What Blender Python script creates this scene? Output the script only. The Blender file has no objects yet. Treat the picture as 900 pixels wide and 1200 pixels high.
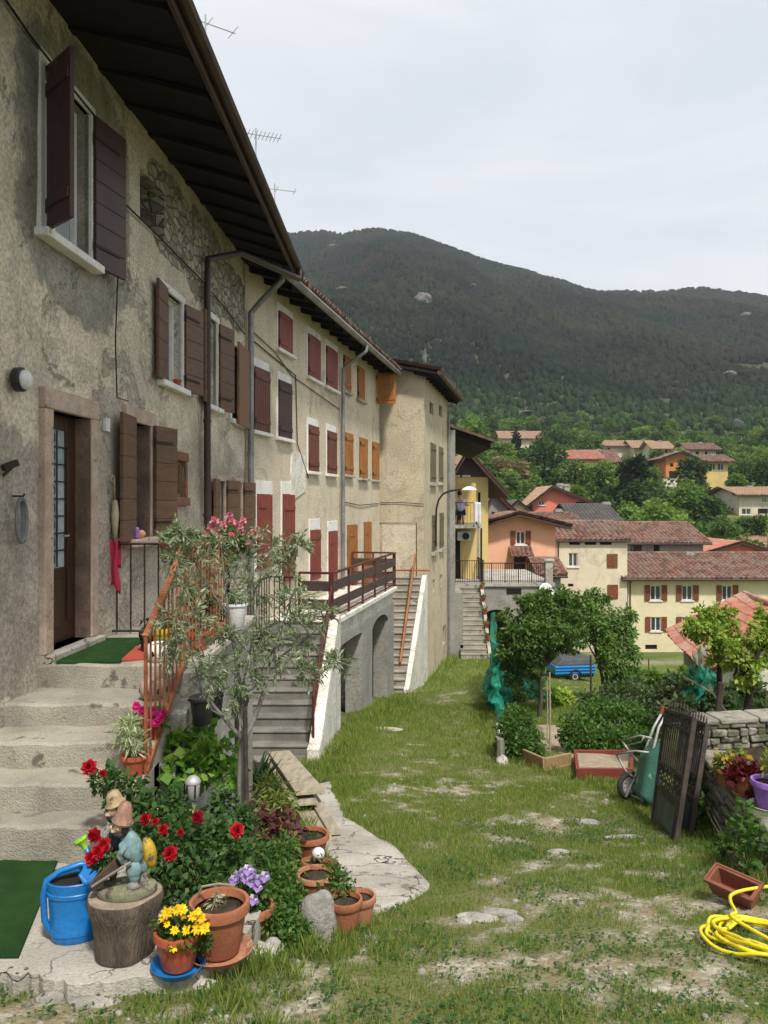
import bpy, bmesh, math, random
import numpy as np
from mathutils import Vector, Matrix
R = math.radians
random.seed(7)
RNG = np.random.default_rng(11)
sc = bpy.context.scene
COL = sc.collection

# ------------------------------------------------------------------ survey of the place (metres, camera height = 0)
F, CX, HY = 933.0, 450.0, 590.0

def at(px, py, Y):
    return Vector(((px - CX) / F * Y, Y, (HY - py) / F * Y))

def vnoise(x, y, seed=0):
    x = np.asarray(x, float); y = np.asarray(y, float)
    xi = np.floor(x).astype(np.int64); yi = np.floor(y).astype(np.int64)
    fx = x - xi; fy = y - yi
    fx = fx * fx * (3 - 2 * fx); fy = fy * fy * (3 - 2 * fy)
    def h(a, b):
        n = (a * 374761393 + b * 668265263 + seed * 974634777) & 0xffffffff
        n = ((n ^ (n >> 13)) * 1274126177) & 0xffffffff
        n = n ^ (n >> 16)
        return (n & 0xffff) / 65535.0
    return (h(xi, yi) * (1 - fx) + h(xi + 1, yi) * fx) * (1 - fy) + (h(xi, yi + 1) * (1 - fx) + h(xi + 1, yi + 1) * fx) * fy

def fbm(x, y, seed=0, oct=4):
    s = 0; a = .5; x = np.asarray(x, float); y = np.asarray(y, float)
    for k in range(oct):
        s = s + a * vnoise(x * 2 ** k, y * 2 ** k, seed + k * 17); a *= .5
    return s

def sstep(a, b, x):
    t = np.clip((np.asarray(x, float) - a) / (b - a), 0, 1)
    return t * t * (3 - 2 * t)

GY = [-10, 0, 3.6, 5.5, 8, 9.9, 12.8, 15, 18, 22, 26.4, 33, 40, 60, 75, 86, 100, 120, 150, 170, 205, 230, 250, 270, 340, 420, 700]
GZ = [-1.2, -1.75, -2.42, -2.80, -3.35, -3.68, -4.15, -4.5, -4.85, -5.3, -5.94, -6.4, -7.6, -11.2, -14, -12, -5.5, -2.8, 2.2, 5.0, 10, 12.8, 17.3, 21, 33, 50, 80]

def g(X, Y):
    X = np.asarray(X, float); Y = np.asarray(Y, float)
    z = np.interp(Y, GY, GZ)
    z = z - 1.3 * sstep(5, 12, X) * sstep(20, 34, Y) * (1 - sstep(45, 60, Y))
    z = z + .10 * (fbm(X * .5, Y * .5, 3) - .47) * (1 - sstep(40, 60, Y)) + .05 * (fbm(X * 2.1, Y * 2.1, 5) - .47) * (1 - sstep(20, 30, Y))
    z = z + .16 * np.exp(-((Y - 15) / 6) ** 2) * np.exp(-((X + .2) / .8) ** 2)
    z = z + 2 * (fbm(X * .03, Y * .03, 9) - .6) * sstep(90, 150, Y)
    return z

def gz(X, Y):
    return float(g(X, Y))

def gpt(px, py, up=0.0):
    """where the line of sight through a survey pixel meets the ground"""
    Y = 1.5
    for _ in range(4000):
        p = at(px, py, Y)
        if p.z <= gz(p.x, p.y) + up: break
        Y *= 1.004
    return Vector((p.x, p.y, gz(p.x, p.y) + up))

# ------------------------------------------------------------------ mesh builder
class MB:
    def __init__(self): self.v = []; self.f = []; self.m = []; self.mi = 0
    def add(self, vs, fs):
        o = len(self.v); self.v += [tuple(p) for p in vs]
        self.f += [tuple(i + o for i in q) for q in fs]; self.m += [self.mi] * len(fs); return self
    def box(self, x0, x1, y0, y1, z0, z1):
        return self.add([(x0, y0, z0), (x1, y0, z0), (x1, y1, z0), (x0, y1, z0), (x0, y0, z1), (x1, y0, z1), (x1, y1, z1), (x0, y1, z1)],
                        [(0, 3, 2, 1), (4, 5, 6, 7), (0, 1, 5, 4), (1, 2, 6, 5), (2, 3, 7, 6), (3, 0, 4, 7)])
    def hexa(self, b, t):
        """b, t: four corners below and four above, same order (counter-clockwise from above)"""
        return self.add(list(b) + list(t), [(0, 3, 2, 1), (4, 5, 6, 7), (0, 1, 5, 4), (1, 2, 6, 5), (2, 3, 7, 6), (3, 0, 4, 7)])
    def bar(self, a, b, w, h, up=(0, 0, 1)):
        a = Vector(a); b = Vector(b); d = (b - a).normalized(); up = Vector(up)
        if abs(d.dot(up)) > .98: up = Vector((1, 0, 0))
        s = d.cross(up).normalized() * (w / 2); u = s.cross(d).normalized() * (h / 2)
        return self.hexa([a - s - u, a + s - u, b + s - u, b - s - u], [a - s + u, a + s + u, b + s + u, b - s + u])
    def tube(self, pts, r, n=8, cap=True):
        pts = [Vector(p) for p in pts]; k = len(pts)
        rs = list(r) if hasattr(r, '__len__') else [r] * k
        vs = []; ref = None
        for i, p in enumerate(pts):
            d = (pts[min(i + 1, k - 1)] - pts[max(i - 1, 0)])
            d = d.normalized() if d.length > 1e-9 else Vector((0, 0, 1))
            if ref is None: ref = Vector((1, 0, 0)) if abs(d.x) < .8 else Vector((0, 1, 0))
            s = (ref - d * ref.dot(d)); s = s.normalized() if s.length > 1e-6 else d.orthogonal().normalized()
            ref = s; t = d.cross(s)
            for j in range(n):
                a = 2 * math.pi * j / n
                vs.append(p + s * (math.cos(a) * rs[i]) + t * (math.sin(a) * rs[i]))
        fs = [(i * n + j, i * n + (j + 1) % n, (i + 1) * n + (j + 1) % n, (i + 1) * n + j) for i in range(k - 1) for j in range(n)]
        if cap: fs += [tuple(range(n - 1, -1, -1)), tuple((k - 1) * n + j for j in range(n))]
        return self.add(vs, fs)
    def lathe(self, prof, n=24, c=(0, 0, 0), sx=1, sy=1, wob=0, seed=0):
        rr = random.Random(seed); ph = [rr.uniform(0, 6.28) for _ in range(3)]
        vs = []
        for r, z in prof:
            for j in range(n):
                a = 2 * math.pi * j / n
                q = r * (1 + wob * (math.sin(2 * a + ph[0]) + .6 * math.sin(3 * a + ph[1]) + .4 * math.sin(5 * a + ph[2])))
                vs.append((c[0] + q * math.cos(a) * sx, c[1] + q * math.sin(a) * sy, c[2] + z))
        k = len(prof)
        fs = [(i * n + j, i * n + (j + 1) % n, (i + 1) * n + (j + 1) % n, (i + 1) * n + j) for i in range(k - 1) for j in range(n)]
        if prof[0][0] > 1e-6: fs.append(tuple(range(n - 1, -1, -1)))
        if prof[-1][0] > 1e-6: fs.append(tuple((k - 1) * n + j for j in range(n)))
        return self.add(vs, fs)
    def prism(self, pts, f0, f1):
        """polygon pts (2D) lifted by f0 and f1 (functions (a,b)->xyz)"""
        n = len(pts); vs = [f0(*p) for p in pts] + [f1(*p) for p in pts]
        return self.add(vs, [tuple(range(n - 1, -1, -1)), tuple(range(n, 2 * n))] + [(i, (i + 1) % n, n + (i + 1) % n, n + i) for i in range(n)])
    def ell(self, c, r, nu=12, nv=8, rot=None, wob=0, seed=0):
        c = Vector(c); vs = []; rr = random.Random(seed); ph = [rr.uniform(0, 6) for _ in range(4)]
        M = rot.to_matrix() if hasattr(rot, 'to_matrix') else (rot if rot else Matrix.Identity(3))
        for i in range(nv + 1):
            t = math.pi * i / nv
            for j in range(nu):
                a = 2 * math.pi * j / nu
                d = Vector((math.sin(t) * math.cos(a), math.sin(t) * math.sin(a), -math.cos(t)))
                k = 1 + wob * (math.sin(3 * d.x + ph[0] + 2 * d.y) + math.sin(4 * d.z + ph[1] + d.x * 2) * .8 + .5 * math.sin(7 * d.y + ph[2]) * math.sin(6 * d.x + ph[3]))
                vs.append(c + M @ Vector((d.x * r[0] * k, d.y * r[1] * k, d.z * r[2] * k)))
        fs = [(i * nu + j, i * nu + (j + 1) % nu, (i + 1) * nu + (j + 1) % nu, (i + 1) * nu + j) for i in range(nv) for j in range(nu)]
        return self.add(vs, fs)
    def grid(self, fn, nu, nv):
        vs = [fn(i / nu, j / nv) for j in range(nv + 1) for i in range(nu + 1)]
        return self.add(vs, [(j * (nu + 1) + i, j * (nu + 1) + i + 1, (j + 1) * (nu + 1) + i + 1, (j + 1) * (nu + 1) + i) for j in range(nv) for i in range(nu)])
    def np(self, V, Fc): return self.add(V.tolist(), Fc.tolist())

MATS = {}
def matof(o): return MATS.get(o.name, Matrix.Identity(4)) if o else Matrix.Identity(4)

def tag(o, label=None, cat=None, group=None, kind=None):
    if label: o['label'] = label
    if cat: o['category'] = cat
    if group: o['group'] = group
    if kind: o['kind'] = kind
    return o

def T(name, label, cat, loc=(0, 0, 0), rz=0, group=None):
    o = bpy.data.objects.new(name, None); COL.objects.link(o)
    o.empty_display_size = .2
    o.location = loc; o.rotation_euler = (0, 0, rz)
    MATS[o.name] = Matrix.Translation(Vector(loc)) @ Matrix.Rotation(rz, 4, 'Z')
    return tag(o, label, cat, group)

def build(name, mb, mat, parent=None, smooth=False, bevel=0, world=False, loc=None, label=None, remesh=0, smooth_angle=None, fixn=False):
    me = bpy.data.meshes.new(name)
    vs = mb.v
    if world and parent is not None:
        inv = matof(parent).inverted(); vs = [inv @ Vector(p) for p in vs]
    me.from_pydata([tuple(p) for p in vs], [], mb.f)
    for m in (mat if isinstance(mat, (list, tuple)) else [mat]): me.materials.append(m)
    if any(mb.m): me.polygons.foreach_set('material_index', mb.m)
    if fixn:
        bm = bmesh.new(); bm.from_mesh(me); bmesh.ops.recalc_face_normals(bm, faces=bm.faces); bm.to_mesh(me); bm.free()
    if smooth: me.polygons.foreach_set('use_smooth', [True] * len(me.polygons))
    me.update()
    o = bpy.data.objects.new(name, me); COL.objects.link(o)
    if parent is not None: o.parent = parent
    if loc is not None:
        o.location = loc
    MATS[o.name] = matof(parent) @ Matrix.Translation(Vector(loc) if loc is not None else Vector((0, 0, 0)))
    if remesh:
        md = o.modifiers.new('remesh', 'REMESH'); md.mode = 'VOXEL'; md.voxel_size = remesh; md.use_smooth_shade = True
    if bevel:
        md = o.modifiers.new('bevel', 'BEVEL'); md.width = bevel; md.segments = 2; md.limit_method = 'ANGLE'; md.angle_limit = R(40)
    if smooth_angle:
        me.polygons.foreach_set('use_smooth', [True] * len(me.polygons))
        try: me.set_sharp_from_angle(angle=R(smooth_angle))
        except Exception: pass
    if label: o['label'] = label
    return o

def npmesh(name, V, Fc, mat, parent=None, smooth=False, world=False, attr=None):
    V = np.asarray(V, np.float32); Fc = np.asarray(Fc, np.int32)
    if world and parent is not None:
        M = np.array(matof(parent).inverted()); V = (V @ M[:3, :3].T + M[:3, 3]).astype(np.float32)
    me = bpy.data.meshes.new(name); n, k = Fc.shape
    me.vertices.add(len(V)); me.vertices.foreach_set('co', V.ravel())
    me.loops.add(n * k); me.loops.foreach_set('vertex_index', Fc.ravel())
    me.polygons.add(n); me.polygons.foreach_set('loop_start', np.arange(0, n * k, k, dtype=np.int32))
    try: me.polygons.foreach_set('loop_total', np.full(n, k, np.int32))
    except Exception: pass
    if smooth: me.polygons.foreach_set('use_smooth', np.ones(n, bool))
    if attr:
        for an, av in attr.items():
            a = me.attributes.new(an, 'FLOAT', 'POINT'); a.data.foreach_set('value', np.asarray(av, np.float32))
    for m in (mat if isinstance(mat, (list, tuple)) else [mat]): me.materials.append(m)
    me.update(calc_edges=True); me.validate()
    o = bpy.data.objects.new(name, me); COL.objects.link(o)
    if parent is not None: o.parent = parent
    MATS[o.name] = matof(parent)
    return o

def copy_tree(o, parent=None, loc=None, rz=None, scale=None, label=None):
    c = o.copy(); COL.objects.link(c)
    if parent is not None: c.parent = parent
    if loc is not None: c.location = loc
    if rz is not None: c.rotation_euler.z = rz
    if scale is not None: c.scale = scale if hasattr(scale, '__len__') else (scale,) * 3
    if label: c['label'] = label
    MATS[c.name] = Matrix.LocRotScale(c.location, c.rotation_euler, c.scale)
    for ch in list(o.children):
        copy_tree(ch, c)
    return c

# ------------------------------------------------------------------ leaves as little folded quads
def unit(a): return a / np.maximum(np.linalg.norm(a, axis=1, keepdims=True), 1e-9)

def leaves(P, D, ln, wr, rng, fold=.25, upbias=.6):
    """one folded leaf (two quads' worth of shape in one quad) at each point of P, along D"""
    N = len(P); D = unit(D); ln = np.broadcast_to(np.asarray(ln, float), (N,))
    up = rng.normal(size=(N, 3)); up[:, 2] += upbias * 2.2
    S = unit(np.cross(D, up)); Nn = np.cross(S, D)
    l = ln[:, None]; w = (ln * wr * .5)[:, None]
    a = P; b = P + D * l * .45 + S * w + Nn * w * fold; c = P + D * l; d = P + D * l * .45 - S * w + Nn * w * fold
    V = np.stack([a, b, c, d], 1).reshape(-1, 3)
    return V, np.arange(4 * N).reshape(-1, 4)

def cloud_pts(blobs, n, rng, shell=.55):
    """n points through a set of ellipsoids (c, r), denser towards their outsides; also the outward directions"""
    vol = np.array([max(r[0] * r[1], .0001) for c, r in blobs]); k = rng.choice(len(blobs), n, p=vol / vol.sum())
    C = np.array([c for c, r in blobs], float)[k]; Rr = np.array([r for c, r in blobs], float)[k]
    d = unit(rng.normal(size=(n, 3))); rad = (shell + (1 - shell) * rng.random(n))[:, None]
    rad = np.where(rng.random((n, 1)) < .25, rng.random((n, 1)), rad)
    return C + d * Rr * rad, d

def cat(parts):
    V = []; Fc = []; o = 0
    for v, f in parts:
        V.append(v); Fc.append(f + o); o += len(v)
    return np.concatenate(V), np.concatenate(Fc)

# ------------------------------------------------------------------ materials
def newmat(name):
    m = bpy.data.materials.new(name); m.use_nodes = True; nt = m.node_tree
    return m, nt, nt.nodes['Principled BSDF']

def N(nt, typ, **kw):
    n = nt.nodes.new(typ)
    for k, v in kw.items(): setattr(n, k, v)
    return n

def setin(nt, sock, v):
    if hasattr(v, 'is_output') or isinstance(v, bpy.types.NodeSocket): nt.links.new(v, sock)
    elif isinstance(v, (tuple, list)) and len(v) == 3 and sock.type == 'RGBA': sock.default_value = (*v, 1)
    else: sock.default_value = v

def mixc(nt, fac, a, b, blend='MIX'):
    n = N(nt, 'ShaderNodeMix', data_type='RGBA', blend_type=blend)
    setin(nt, n.inputs['Factor'], fac); setin(nt, n.inputs[6], a); setin(nt, n.inputs[7], b)
    return n.outputs[2]

def mathn(nt, op, a, b=0.0, clamp=False):
    n = N(nt, 'ShaderNodeMath', operation=op); n.use_clamp = clamp
    setin(nt, n.inputs[0], a); setin(nt, n.inputs[1], b); return n.outputs[0]

def ramp(nt, fac, lo, hi):
    n = N(nt, 'ShaderNodeMapRange'); n.interpolation_type = 'SMOOTHSTEP'
    setin(nt, n.inputs[0], fac); n.inputs[1].default_value = lo; n.inputs[2].default_value = hi
    return n.outputs[0]

def coords(nt, offset=True, stretch=None):
    tc = N(nt, 'ShaderNodeTexCoord'); out = tc.outputs['Object']
    if offset:
        oi = N(nt, 'ShaderNodeObjectInfo'); m = N(nt, 'ShaderNodeVectorMath', operation='MULTIPLY_ADD')
        cb = N(nt, 'ShaderNodeCombineXYZ')
        for i in range(3): nt.links.new(oi.outputs['Random'], cb.inputs[i])
        nt.links.new(cb.outputs[0], m.inputs[0]); m.inputs[1].default_value = (37, 23, 11); nt.links.new(out, m.inputs[2]); out = m.outputs[0]
    if stretch:
        m = N(nt, 'ShaderNodeVectorMath', operation='MULTIPLY'); nt.links.new(out, m.inputs[0]); m.inputs[1].default_value = stretch; out = m.outputs[0]
    return out

def noi(nt, vec, scale, detail=5, rough=.6, dist=0):
    n = N(nt, 'ShaderNodeTexNoise'); nt.links.new(vec, n.inputs['Vector'])
    n.inputs['Scale'].default_value = scale; n.inputs['Detail'].default_value = detail; n.inputs['Roughness'].default_value = rough; n.inputs['Distortion'].default_value = dist
    return n.outputs['Fac']

def bumpn(nt, h, strength, dist, prev=None):
    b = N(nt, 'ShaderNodeBump'); setin(nt, b.inputs['Height'], h)
    b.inputs['Strength'].default_value = strength; b.inputs['Distance'].default_value = dist
    if prev is not None: nt.links.new(prev, b.inputs['Normal'])
    return b.outputs[0]

def PM(name, A, B, scale=4, rough=.8, bump=.4, bscale=40, bdist=.01, metal=0, spots=None, stretch=None, spec=.3, lo=.35, hi=.65, cracks=0):
    m, nt, bs = newmat(name); v = coords(nt, True, stretch)
    f = ramp(nt, noi(nt, v, scale), lo, hi); c = mixc(nt, f, A, B)
    fine = noi(nt, v, bscale, 3)
    c = mixc(nt, .35, c, mixc(nt, ramp(nt, fine, .3, .7), (.55, .55, .55), (1.25, 1.25, 1.25)), 'MULTIPLY')
    if spots:
        sp = ramp(nt, noi(nt, v, spots[1], 6, .65), spots[2], spots[2] + .06); c = mixc(nt, sp, c, spots[0])
    ck = None
    if cracks:
        wv = N(nt, 'ShaderNodeTexNoise'); nt.links.new(v, wv.inputs['Vector']); wv.inputs['Scale'].default_value = 2.5; wv.inputs['Detail'].default_value = 6
        ad = N(nt, 'ShaderNodeVectorMath', operation='MULTIPLY_ADD'); nt.links.new(wv.outputs['Color'], ad.inputs[0]); ad.inputs[1].default_value = (.8, .8, .8); nt.links.new(v, ad.inputs[2])
        vo = N(nt, 'ShaderNodeTexVoronoi', feature='DISTANCE_TO_EDGE'); nt.links.new(ad.outputs[0], vo.inputs['Vector']); vo.inputs['Scale'].default_value = cracks
        ck = mathn(nt, 'MULTIPLY', ramp(nt, vo.outputs['Distance'], .014, .002), ramp(nt, noi(nt, v, .9, 3), .40, .55)); c = mixc(nt, ck, c, (.06, .052, .04))
        fine = mathn(nt, 'SUBTRACT', fine, mathn(nt, 'MULTIPLY', ck, 2.0))
    setin(nt, bs.inputs['Base Color'], c); bs.inputs['Roughness'].default_value = rough; bs.inputs['Metallic'].default_value = metal
    bs.inputs['Specular IOR Level'].default_value = spec
    if bump: nt.links.new(bumpn(nt, fine, bump, bdist), bs.inputs['Normal'])
    return m

def leafmat(name, A, B, C=None, trans=.35, rough=.55):
    m, nt, bs = newmat(name)
    geo = N(nt, 'ShaderNodeNewGeometry'); rnd = geo.outputs['Random Per Island']
    c = mixc(nt, rnd, A, B)
    if C:
        hit = mathn(nt, 'GREATER_THAN', mathn(nt, 'FRACT', mathn(nt, 'MULTIPLY', rnd, 7.31)), .86); c = mixc(nt, hit, c, C)
    oi = N(nt, 'ShaderNodeObjectInfo'); k = mathn(nt, 'MULTIPLY_ADD', oi.outputs['Random'], .4); 
    nt.nodes[-1].inputs[2].default_value = .8
    cc = N(nt, 'ShaderNodeCombineXYZ')
    for i in range(3): nt.links.new(k, cc.inputs[i])
    c = mixc(nt, 1.0, c, cc.outputs[0], 'MULTIPLY')
    setin(nt, bs.inputs['Base Color'], c); bs.inputs['Roughness'].default_value = rough; bs.inputs['Specular IOR Level'].default_value = .25
    tr = N(nt, 'ShaderNodeBsdfTranslucent'); nt.links.new(mixc(nt, 1.0, c, (1.15, 1.25, .6), 'MULTIPLY'), tr.inputs[0])
    mx = N(nt, 'ShaderNodeMixShader'); mx.inputs[0].default_value = trans
    nt.links.new(bs.outputs[0], mx.inputs[1]); nt.links.new(tr.outputs[0], mx.inputs[2])
    nt.links.new(mx.outputs[0], nt.nodes['Material Output'].inputs['Surface'])
    return m

def plaster(name, cols, stain, patch=.5, bump=.6, streak=True, rubble=0.0, darkness=.5, cement=None, halos=(), rubs=()):
    """old lime plaster: large patches, blotches, fine grit, rain streaks, rubble stones where it has fallen off"""
    m, nt, bs = newmat(name); v = coords(nt, False)
    big = ramp(nt, noi(nt, v, patch, 6, .62, .4), .38, .58)
    c = mixc(nt, big, cols[0], cols[1])
    mid = ramp(nt, noi(nt, v, patch * 3.1, 7, .68, .6), .47, .60); c = mixc(nt, mathn(nt, 'MULTIPLY', mid, .75), c, cols[2])
    edge = ramp(nt, noi(nt, v, patch * 1.7, 8, .72, 1.2), .56, .60); c = mixc(nt, mathn(nt, 'MULTIPLY', edge, darkness), c, stain)
    if cement:      # the lower storey and a few repairs are in grey cement render, with a ragged upper edge
        sp = N(nt, 'ShaderNodeSeparateXYZ'); nt.links.new(v, sp.inputs[0])
        lim = mathn(nt, 'SUBTRACT', mathn(nt, 'ADD', mathn(nt, 'MULTIPLY', noi(nt, v, .55, 7, .66, .5), 3.4), cement - 1.7), sp.outputs[2])
        cm = ramp(nt, lim, -.08, .10); cem = mixc(nt, ramp(nt, noi(nt, v, 1.3, 6, .65, .5), .38, .62), (.53, .465, .39), (.37, .325, .275))
        c = mixc(nt, mathn(nt, 'MULTIPLY', cm, .9), c, cem)
        pale = ramp(nt, noi(nt, v, 2.4, 7, .7, .9), .60, .66); c = mixc(nt, mathn(nt, 'MULTIPLY', pale, .7), c, (.68, .61, .47))
    def near(lst, k, nz):
        out = None
        for (hx, hz, rx, rz_) in lst:
            s_ = N(nt, 'ShaderNodeSeparateXYZ'); nt.links.new(v, s_.inputs[0])
            a_ = mathn(nt, 'POWER', mathn(nt, 'ABSOLUTE', mathn(nt, 'DIVIDE', mathn(nt, 'SUBTRACT', s_.outputs[0], hx), rx)), 3); b_ = mathn(nt, 'POWER', mathn(nt, 'ABSOLUTE', mathn(nt, 'DIVIDE', mathn(nt, 'SUBTRACT', s_.outputs[2], hz), rz_)), 3)
            q = ramp(nt, mathn(nt, 'ADD', mathn(nt, 'ADD', a_, b_), mathn(nt, 'MULTIPLY', noi(nt, v, nz, 7, .7, .5), k)), 1.0 + k * .5 + .12, 1.0 + k * .5 - .12); out = q if out is None else mathn(nt, 'MAXIMUM', out, q)
        return out
    if halos: c = mixc(nt, mathn(nt, 'MULTIPLY', near(halos, 2.2, 1.3), .92), c, mixc(nt, ramp(nt, noi(nt, v, 3.5, 6), .35, .65), (.36, .335, .29), (.25, .235, .205)))
    rubm = near(rubs, 3.0, 1.6) if rubs else None
    grit = noi(nt, v, 28, 6, .75); c = mixc(nt, .65, c, mixc(nt, ramp(nt, grit, .32, .68), (.45, .44, .42), (1.35, 1.35, 1.33)), 'MULTIPLY')
    if streak:
        sv = N(nt, 'ShaderNodeVectorMath', operation='MULTIPLY'); nt.links.new(v, sv.inputs[0]); sv.inputs[1].default_value = (5, 5, .35)
        st = ramp(nt, noi(nt, sv.outputs[0], 1, 4, .6), .56, .75); c = mixc(nt, mathn(nt, 'MULTIPLY', st, .4), c, stain)
    h = mathn(nt, 'ADD', mathn(nt, 'MULTIPLY', grit, .5), mathn(nt, 'MULTIPLY', noi(nt, v, 6, 6, .6), 1.0))
    nrm = bumpn(nt, h, bump, .03)
    h2 = mathn(nt, 'ADD', mathn(nt, 'MULTIPLY', edge, -.6), mathn(nt, 'MULTIPLY', mid, .3)); nrm = bumpn(nt, h2, bump, .02, nrm)
    if rubble:
        vo = N(nt, 'ShaderNodeTexVoronoi', feature='DISTANCE_TO_EDGE'); dv = N(nt, 'ShaderNodeVectorMath', operation='MULTIPLY'); nt.links.new(v, dv.inputs[0]); dv.inputs[1].default_value = (1, 1, 1.5)
        nt.links.new(dv.outputs[0], vo.inputs['Vector']); vo.inputs['Scale'].default_value = 5.5
        vc = N(nt, 'ShaderNodeTexVoronoi'); nt.links.new(dv.outputs[0], vc.inputs['Vector']); vc.inputs['Scale'].default_value = 5.5
        mask = ramp(nt, noi(nt, v, .62, 6, .66, .8), rubble, rubble + .05)
        if rubm is not None: mask = mathn(nt, 'MAXIMUM', mask, rubm)
        joint = ramp(nt, vo.outputs['Distance'], .01, .09)
        sr = N(nt, 'ShaderNodeSeparateColor'); nt.links.new(vc.outputs['Color'], sr.inputs[0])
        stone = mixc(nt, sr.outputs[0], (.26, .235, .195), (.54, .49, .41)); stone = mixc(nt, joint, (.24, .21, .165), stone)
        stone = mixc(nt, .6, stone, mixc(nt, grit, (.4, .4, .4), (1.4, 1.4, 1.4)), 'MULTIPLY')
        c = mixc(nt, mask, c, stone); nrm = bumpn(nt, mathn(nt, 'MULTIPLY', joint, mask), .8, .05, nrm)
    setin(nt, bs.inputs['Base Color'], c); bs.inputs['Roughness'].default_value = .95; bs.inputs['Specular IOR Level'].default_value = .12
    nt.links.new(nrm, bs.inputs['Normal'])
    return m

def tilemat(name, A, B, C, pitch=.2, row=.36):
    """old clay tiles: every tile its own tone, some lichen"""
    m, nt, bs = newmat(name); v = coords(nt, False)
    sv = N(nt, 'ShaderNodeVectorMath', operation='MULTIPLY'); nt.links.new(v, sv.inputs[0]); sv.inputs[1].default_value = (1 / pitch, 1 / row, 1 / row * .6)
    fl = N(nt, 'ShaderNodeVectorMath', operation='FLOOR'); nt.links.new(sv.outputs[0], fl.inputs[0])
    wn = N(nt, 'ShaderNodeTexWhiteNoise'); nt.links.new(fl.outputs[0], wn.inputs['Vector'])
    c = mixc(nt, wn.outputs['Value'], A, B)
    c = mixc(nt, ramp(nt, noi(nt, v, .9, 6, .7), .45, .65), c, C)
    c = mixc(nt, .6, c, mixc(nt, noi(nt, v, 14, 4, .7), (.4, .4, .4), (1.5, 1.5, 1.5)), 'MULTIPLY')
    setin(nt, bs.inputs['Base Color'], c); bs.inputs['Roughness'].default_value = .9; bs.inputs['Specular IOR Level'].default_value = .2
    nt.links.new(bumpn(nt, noi(nt, v, 20), .4, .02), bs.inputs['Normal'])
    return m

def stonemat(name, A, B, joint, scale=4, flat=2.2):
    m, nt, bs = newmat(name); v = coords(nt, False)
    w = N(nt, 'ShaderNodeVectorMath', operation='MULTIPLY'); nt.links.new(v, w.inputs[0]); w.inputs[1].default_value = (1, 1, flat)
    wob = N(nt, 'ShaderNodeTexNoise'); nt.links.new(v, wob.inputs['Vector']); wob.inputs['Scale'].default_value = 3
    ad = N(nt, 'ShaderNodeVectorMath', operation='MULTIPLY_ADD'); nt.links.new(wob.outputs['Color'], ad.inputs[0]); ad.inputs[1].default_value = (.3, .3, .3); nt.links.new(w.outputs[0], ad.inputs[2])
    vo = N(nt, 'ShaderNodeTexVoronoi', feature='DISTANCE_TO_EDGE'); nt.links.new(ad.outputs[0], vo.inputs['Vector']); vo.inputs['Scale'].default_value = scale
    vc = N(nt, 'ShaderNodeTexVoronoi'); nt.links.new(ad.outputs[0], vc.inputs['Vector']); vc.inputs['Scale'].default_value = scale
    j = ramp(nt, vo.outputs['Distance'], .0, .1); s = N(nt, 'ShaderNodeSeparateColor'); nt.links.new(vc.outputs['Color'], s.inputs[0])
    c = mixc(nt, s.outputs[0], A, B); c = mixc(nt, j, joint, c)
    gr = noi(nt, v, 25, 6, .7); c = mixc(nt, .7, c, mixc(nt, gr, (.35, .35, .35), (1.5, 1.5, 1.5)), 'MULTIPLY')
    c = mixc(nt, ramp(nt, noi(nt, v, 2.3, 5, .7), .55, .66), c, (.16, .17, .10))
    setin(nt, bs.inputs['Base Color'], c); bs.inputs['Roughness'].default_value = .95; bs.inputs['Specular IOR Level'].default_value = .12
    nt.links.new(bumpn(nt, gr, .5, .015, bumpn(nt, j, .9, .05)), bs.inputs['Normal'])
    return m

M = {}
M['plaster_old'] = plaster('plaster_old', [(.74, .65, .515), (.65, .575, .465), (.53, .475, .395)], (.28, .25, .205), .45, 1.0, True, .70, .5, cement=3.3, halos=((4.9, 5.5, 1.25, 1.35),), rubs=((7.6, 6.15, .9, .55), (9.2, 6.0, 1.0, .7), (10.8, 5.95, 1.2, .5)))
M['plaster_beige'] = plaster('plaster_beige', [(.66, .575, .445), (.60, .525, .41), (.53, .465, .365)], (.27, .24, .185), .4, .35, True, 0, .35)
M['plaster_sand'] = plaster('plaster_sand', [(.57, .49, .355), (.52, .45, .33), (.45, .385, .285)], (.25, .215, .16), .35, .45, True, .66, .4)
M['plaster_cream'] = plaster('plaster_cream', [(.74, .66, .50), (.68, .60, .46), (.58, .52, .40)], (.38, .33, .25), .25, .3, True, 0, .35)
M['plaster_yellow'] = plaster('plaster_yellow', [(.80, .71, .48), (.77, .68, .46), (.71, .63, .43)], (.54, .47, .33), .22, .15, True, 0, .45)
M['plaster_peach'] = plaster('plaster_peach', [(.86, .46, .30), (.87, .49, .33), (.80, .44, .29)], (.68, .40, .28), .2, .1, True, 0, .25)
M['plaster_ochre'] = plaster('plaster_ochre', [(.70, .52, .20), (.68, .52, .23), (.60, .46, .21)], (.48, .37, .18), .2, .1, True, 0, .3)
M['plaster_coral'] = plaster('plaster_coral', [(.76, .23, .16), (.74, .24, .17), (.68, .22, .16)], (.52, .18, .14), .2, .1, True, 0, .25)
M['plaster_orange'] = plaster('plaster_orange', [(.62, .24, .06), (.60, .25, .08), (.50, .22, .08)], (.36, .17, .07), .2, .1, True, 0, .25)
M['plaster_grey'] = plaster('plaster_grey', [(.36, .345, .31), (.30, .29, .26), (.26, .25, .225)], (.17, .16, .14), .5, .4, True, 0, .4)
M['white_plaster'] = plaster('white_plaster', [(.78, .75, .68), (.70, .67, .60), (.56, .53, .465)], (.30, .275, .23), .9, .4, True, 0, .4)
M['concrete'] = PM('concrete', (.40, .37, .30), (.27, .25, .21), 1.6, .95, .9, 70, .012, spots=((.15, .135, .11), 3.0, .60), spec=.12)
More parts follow.
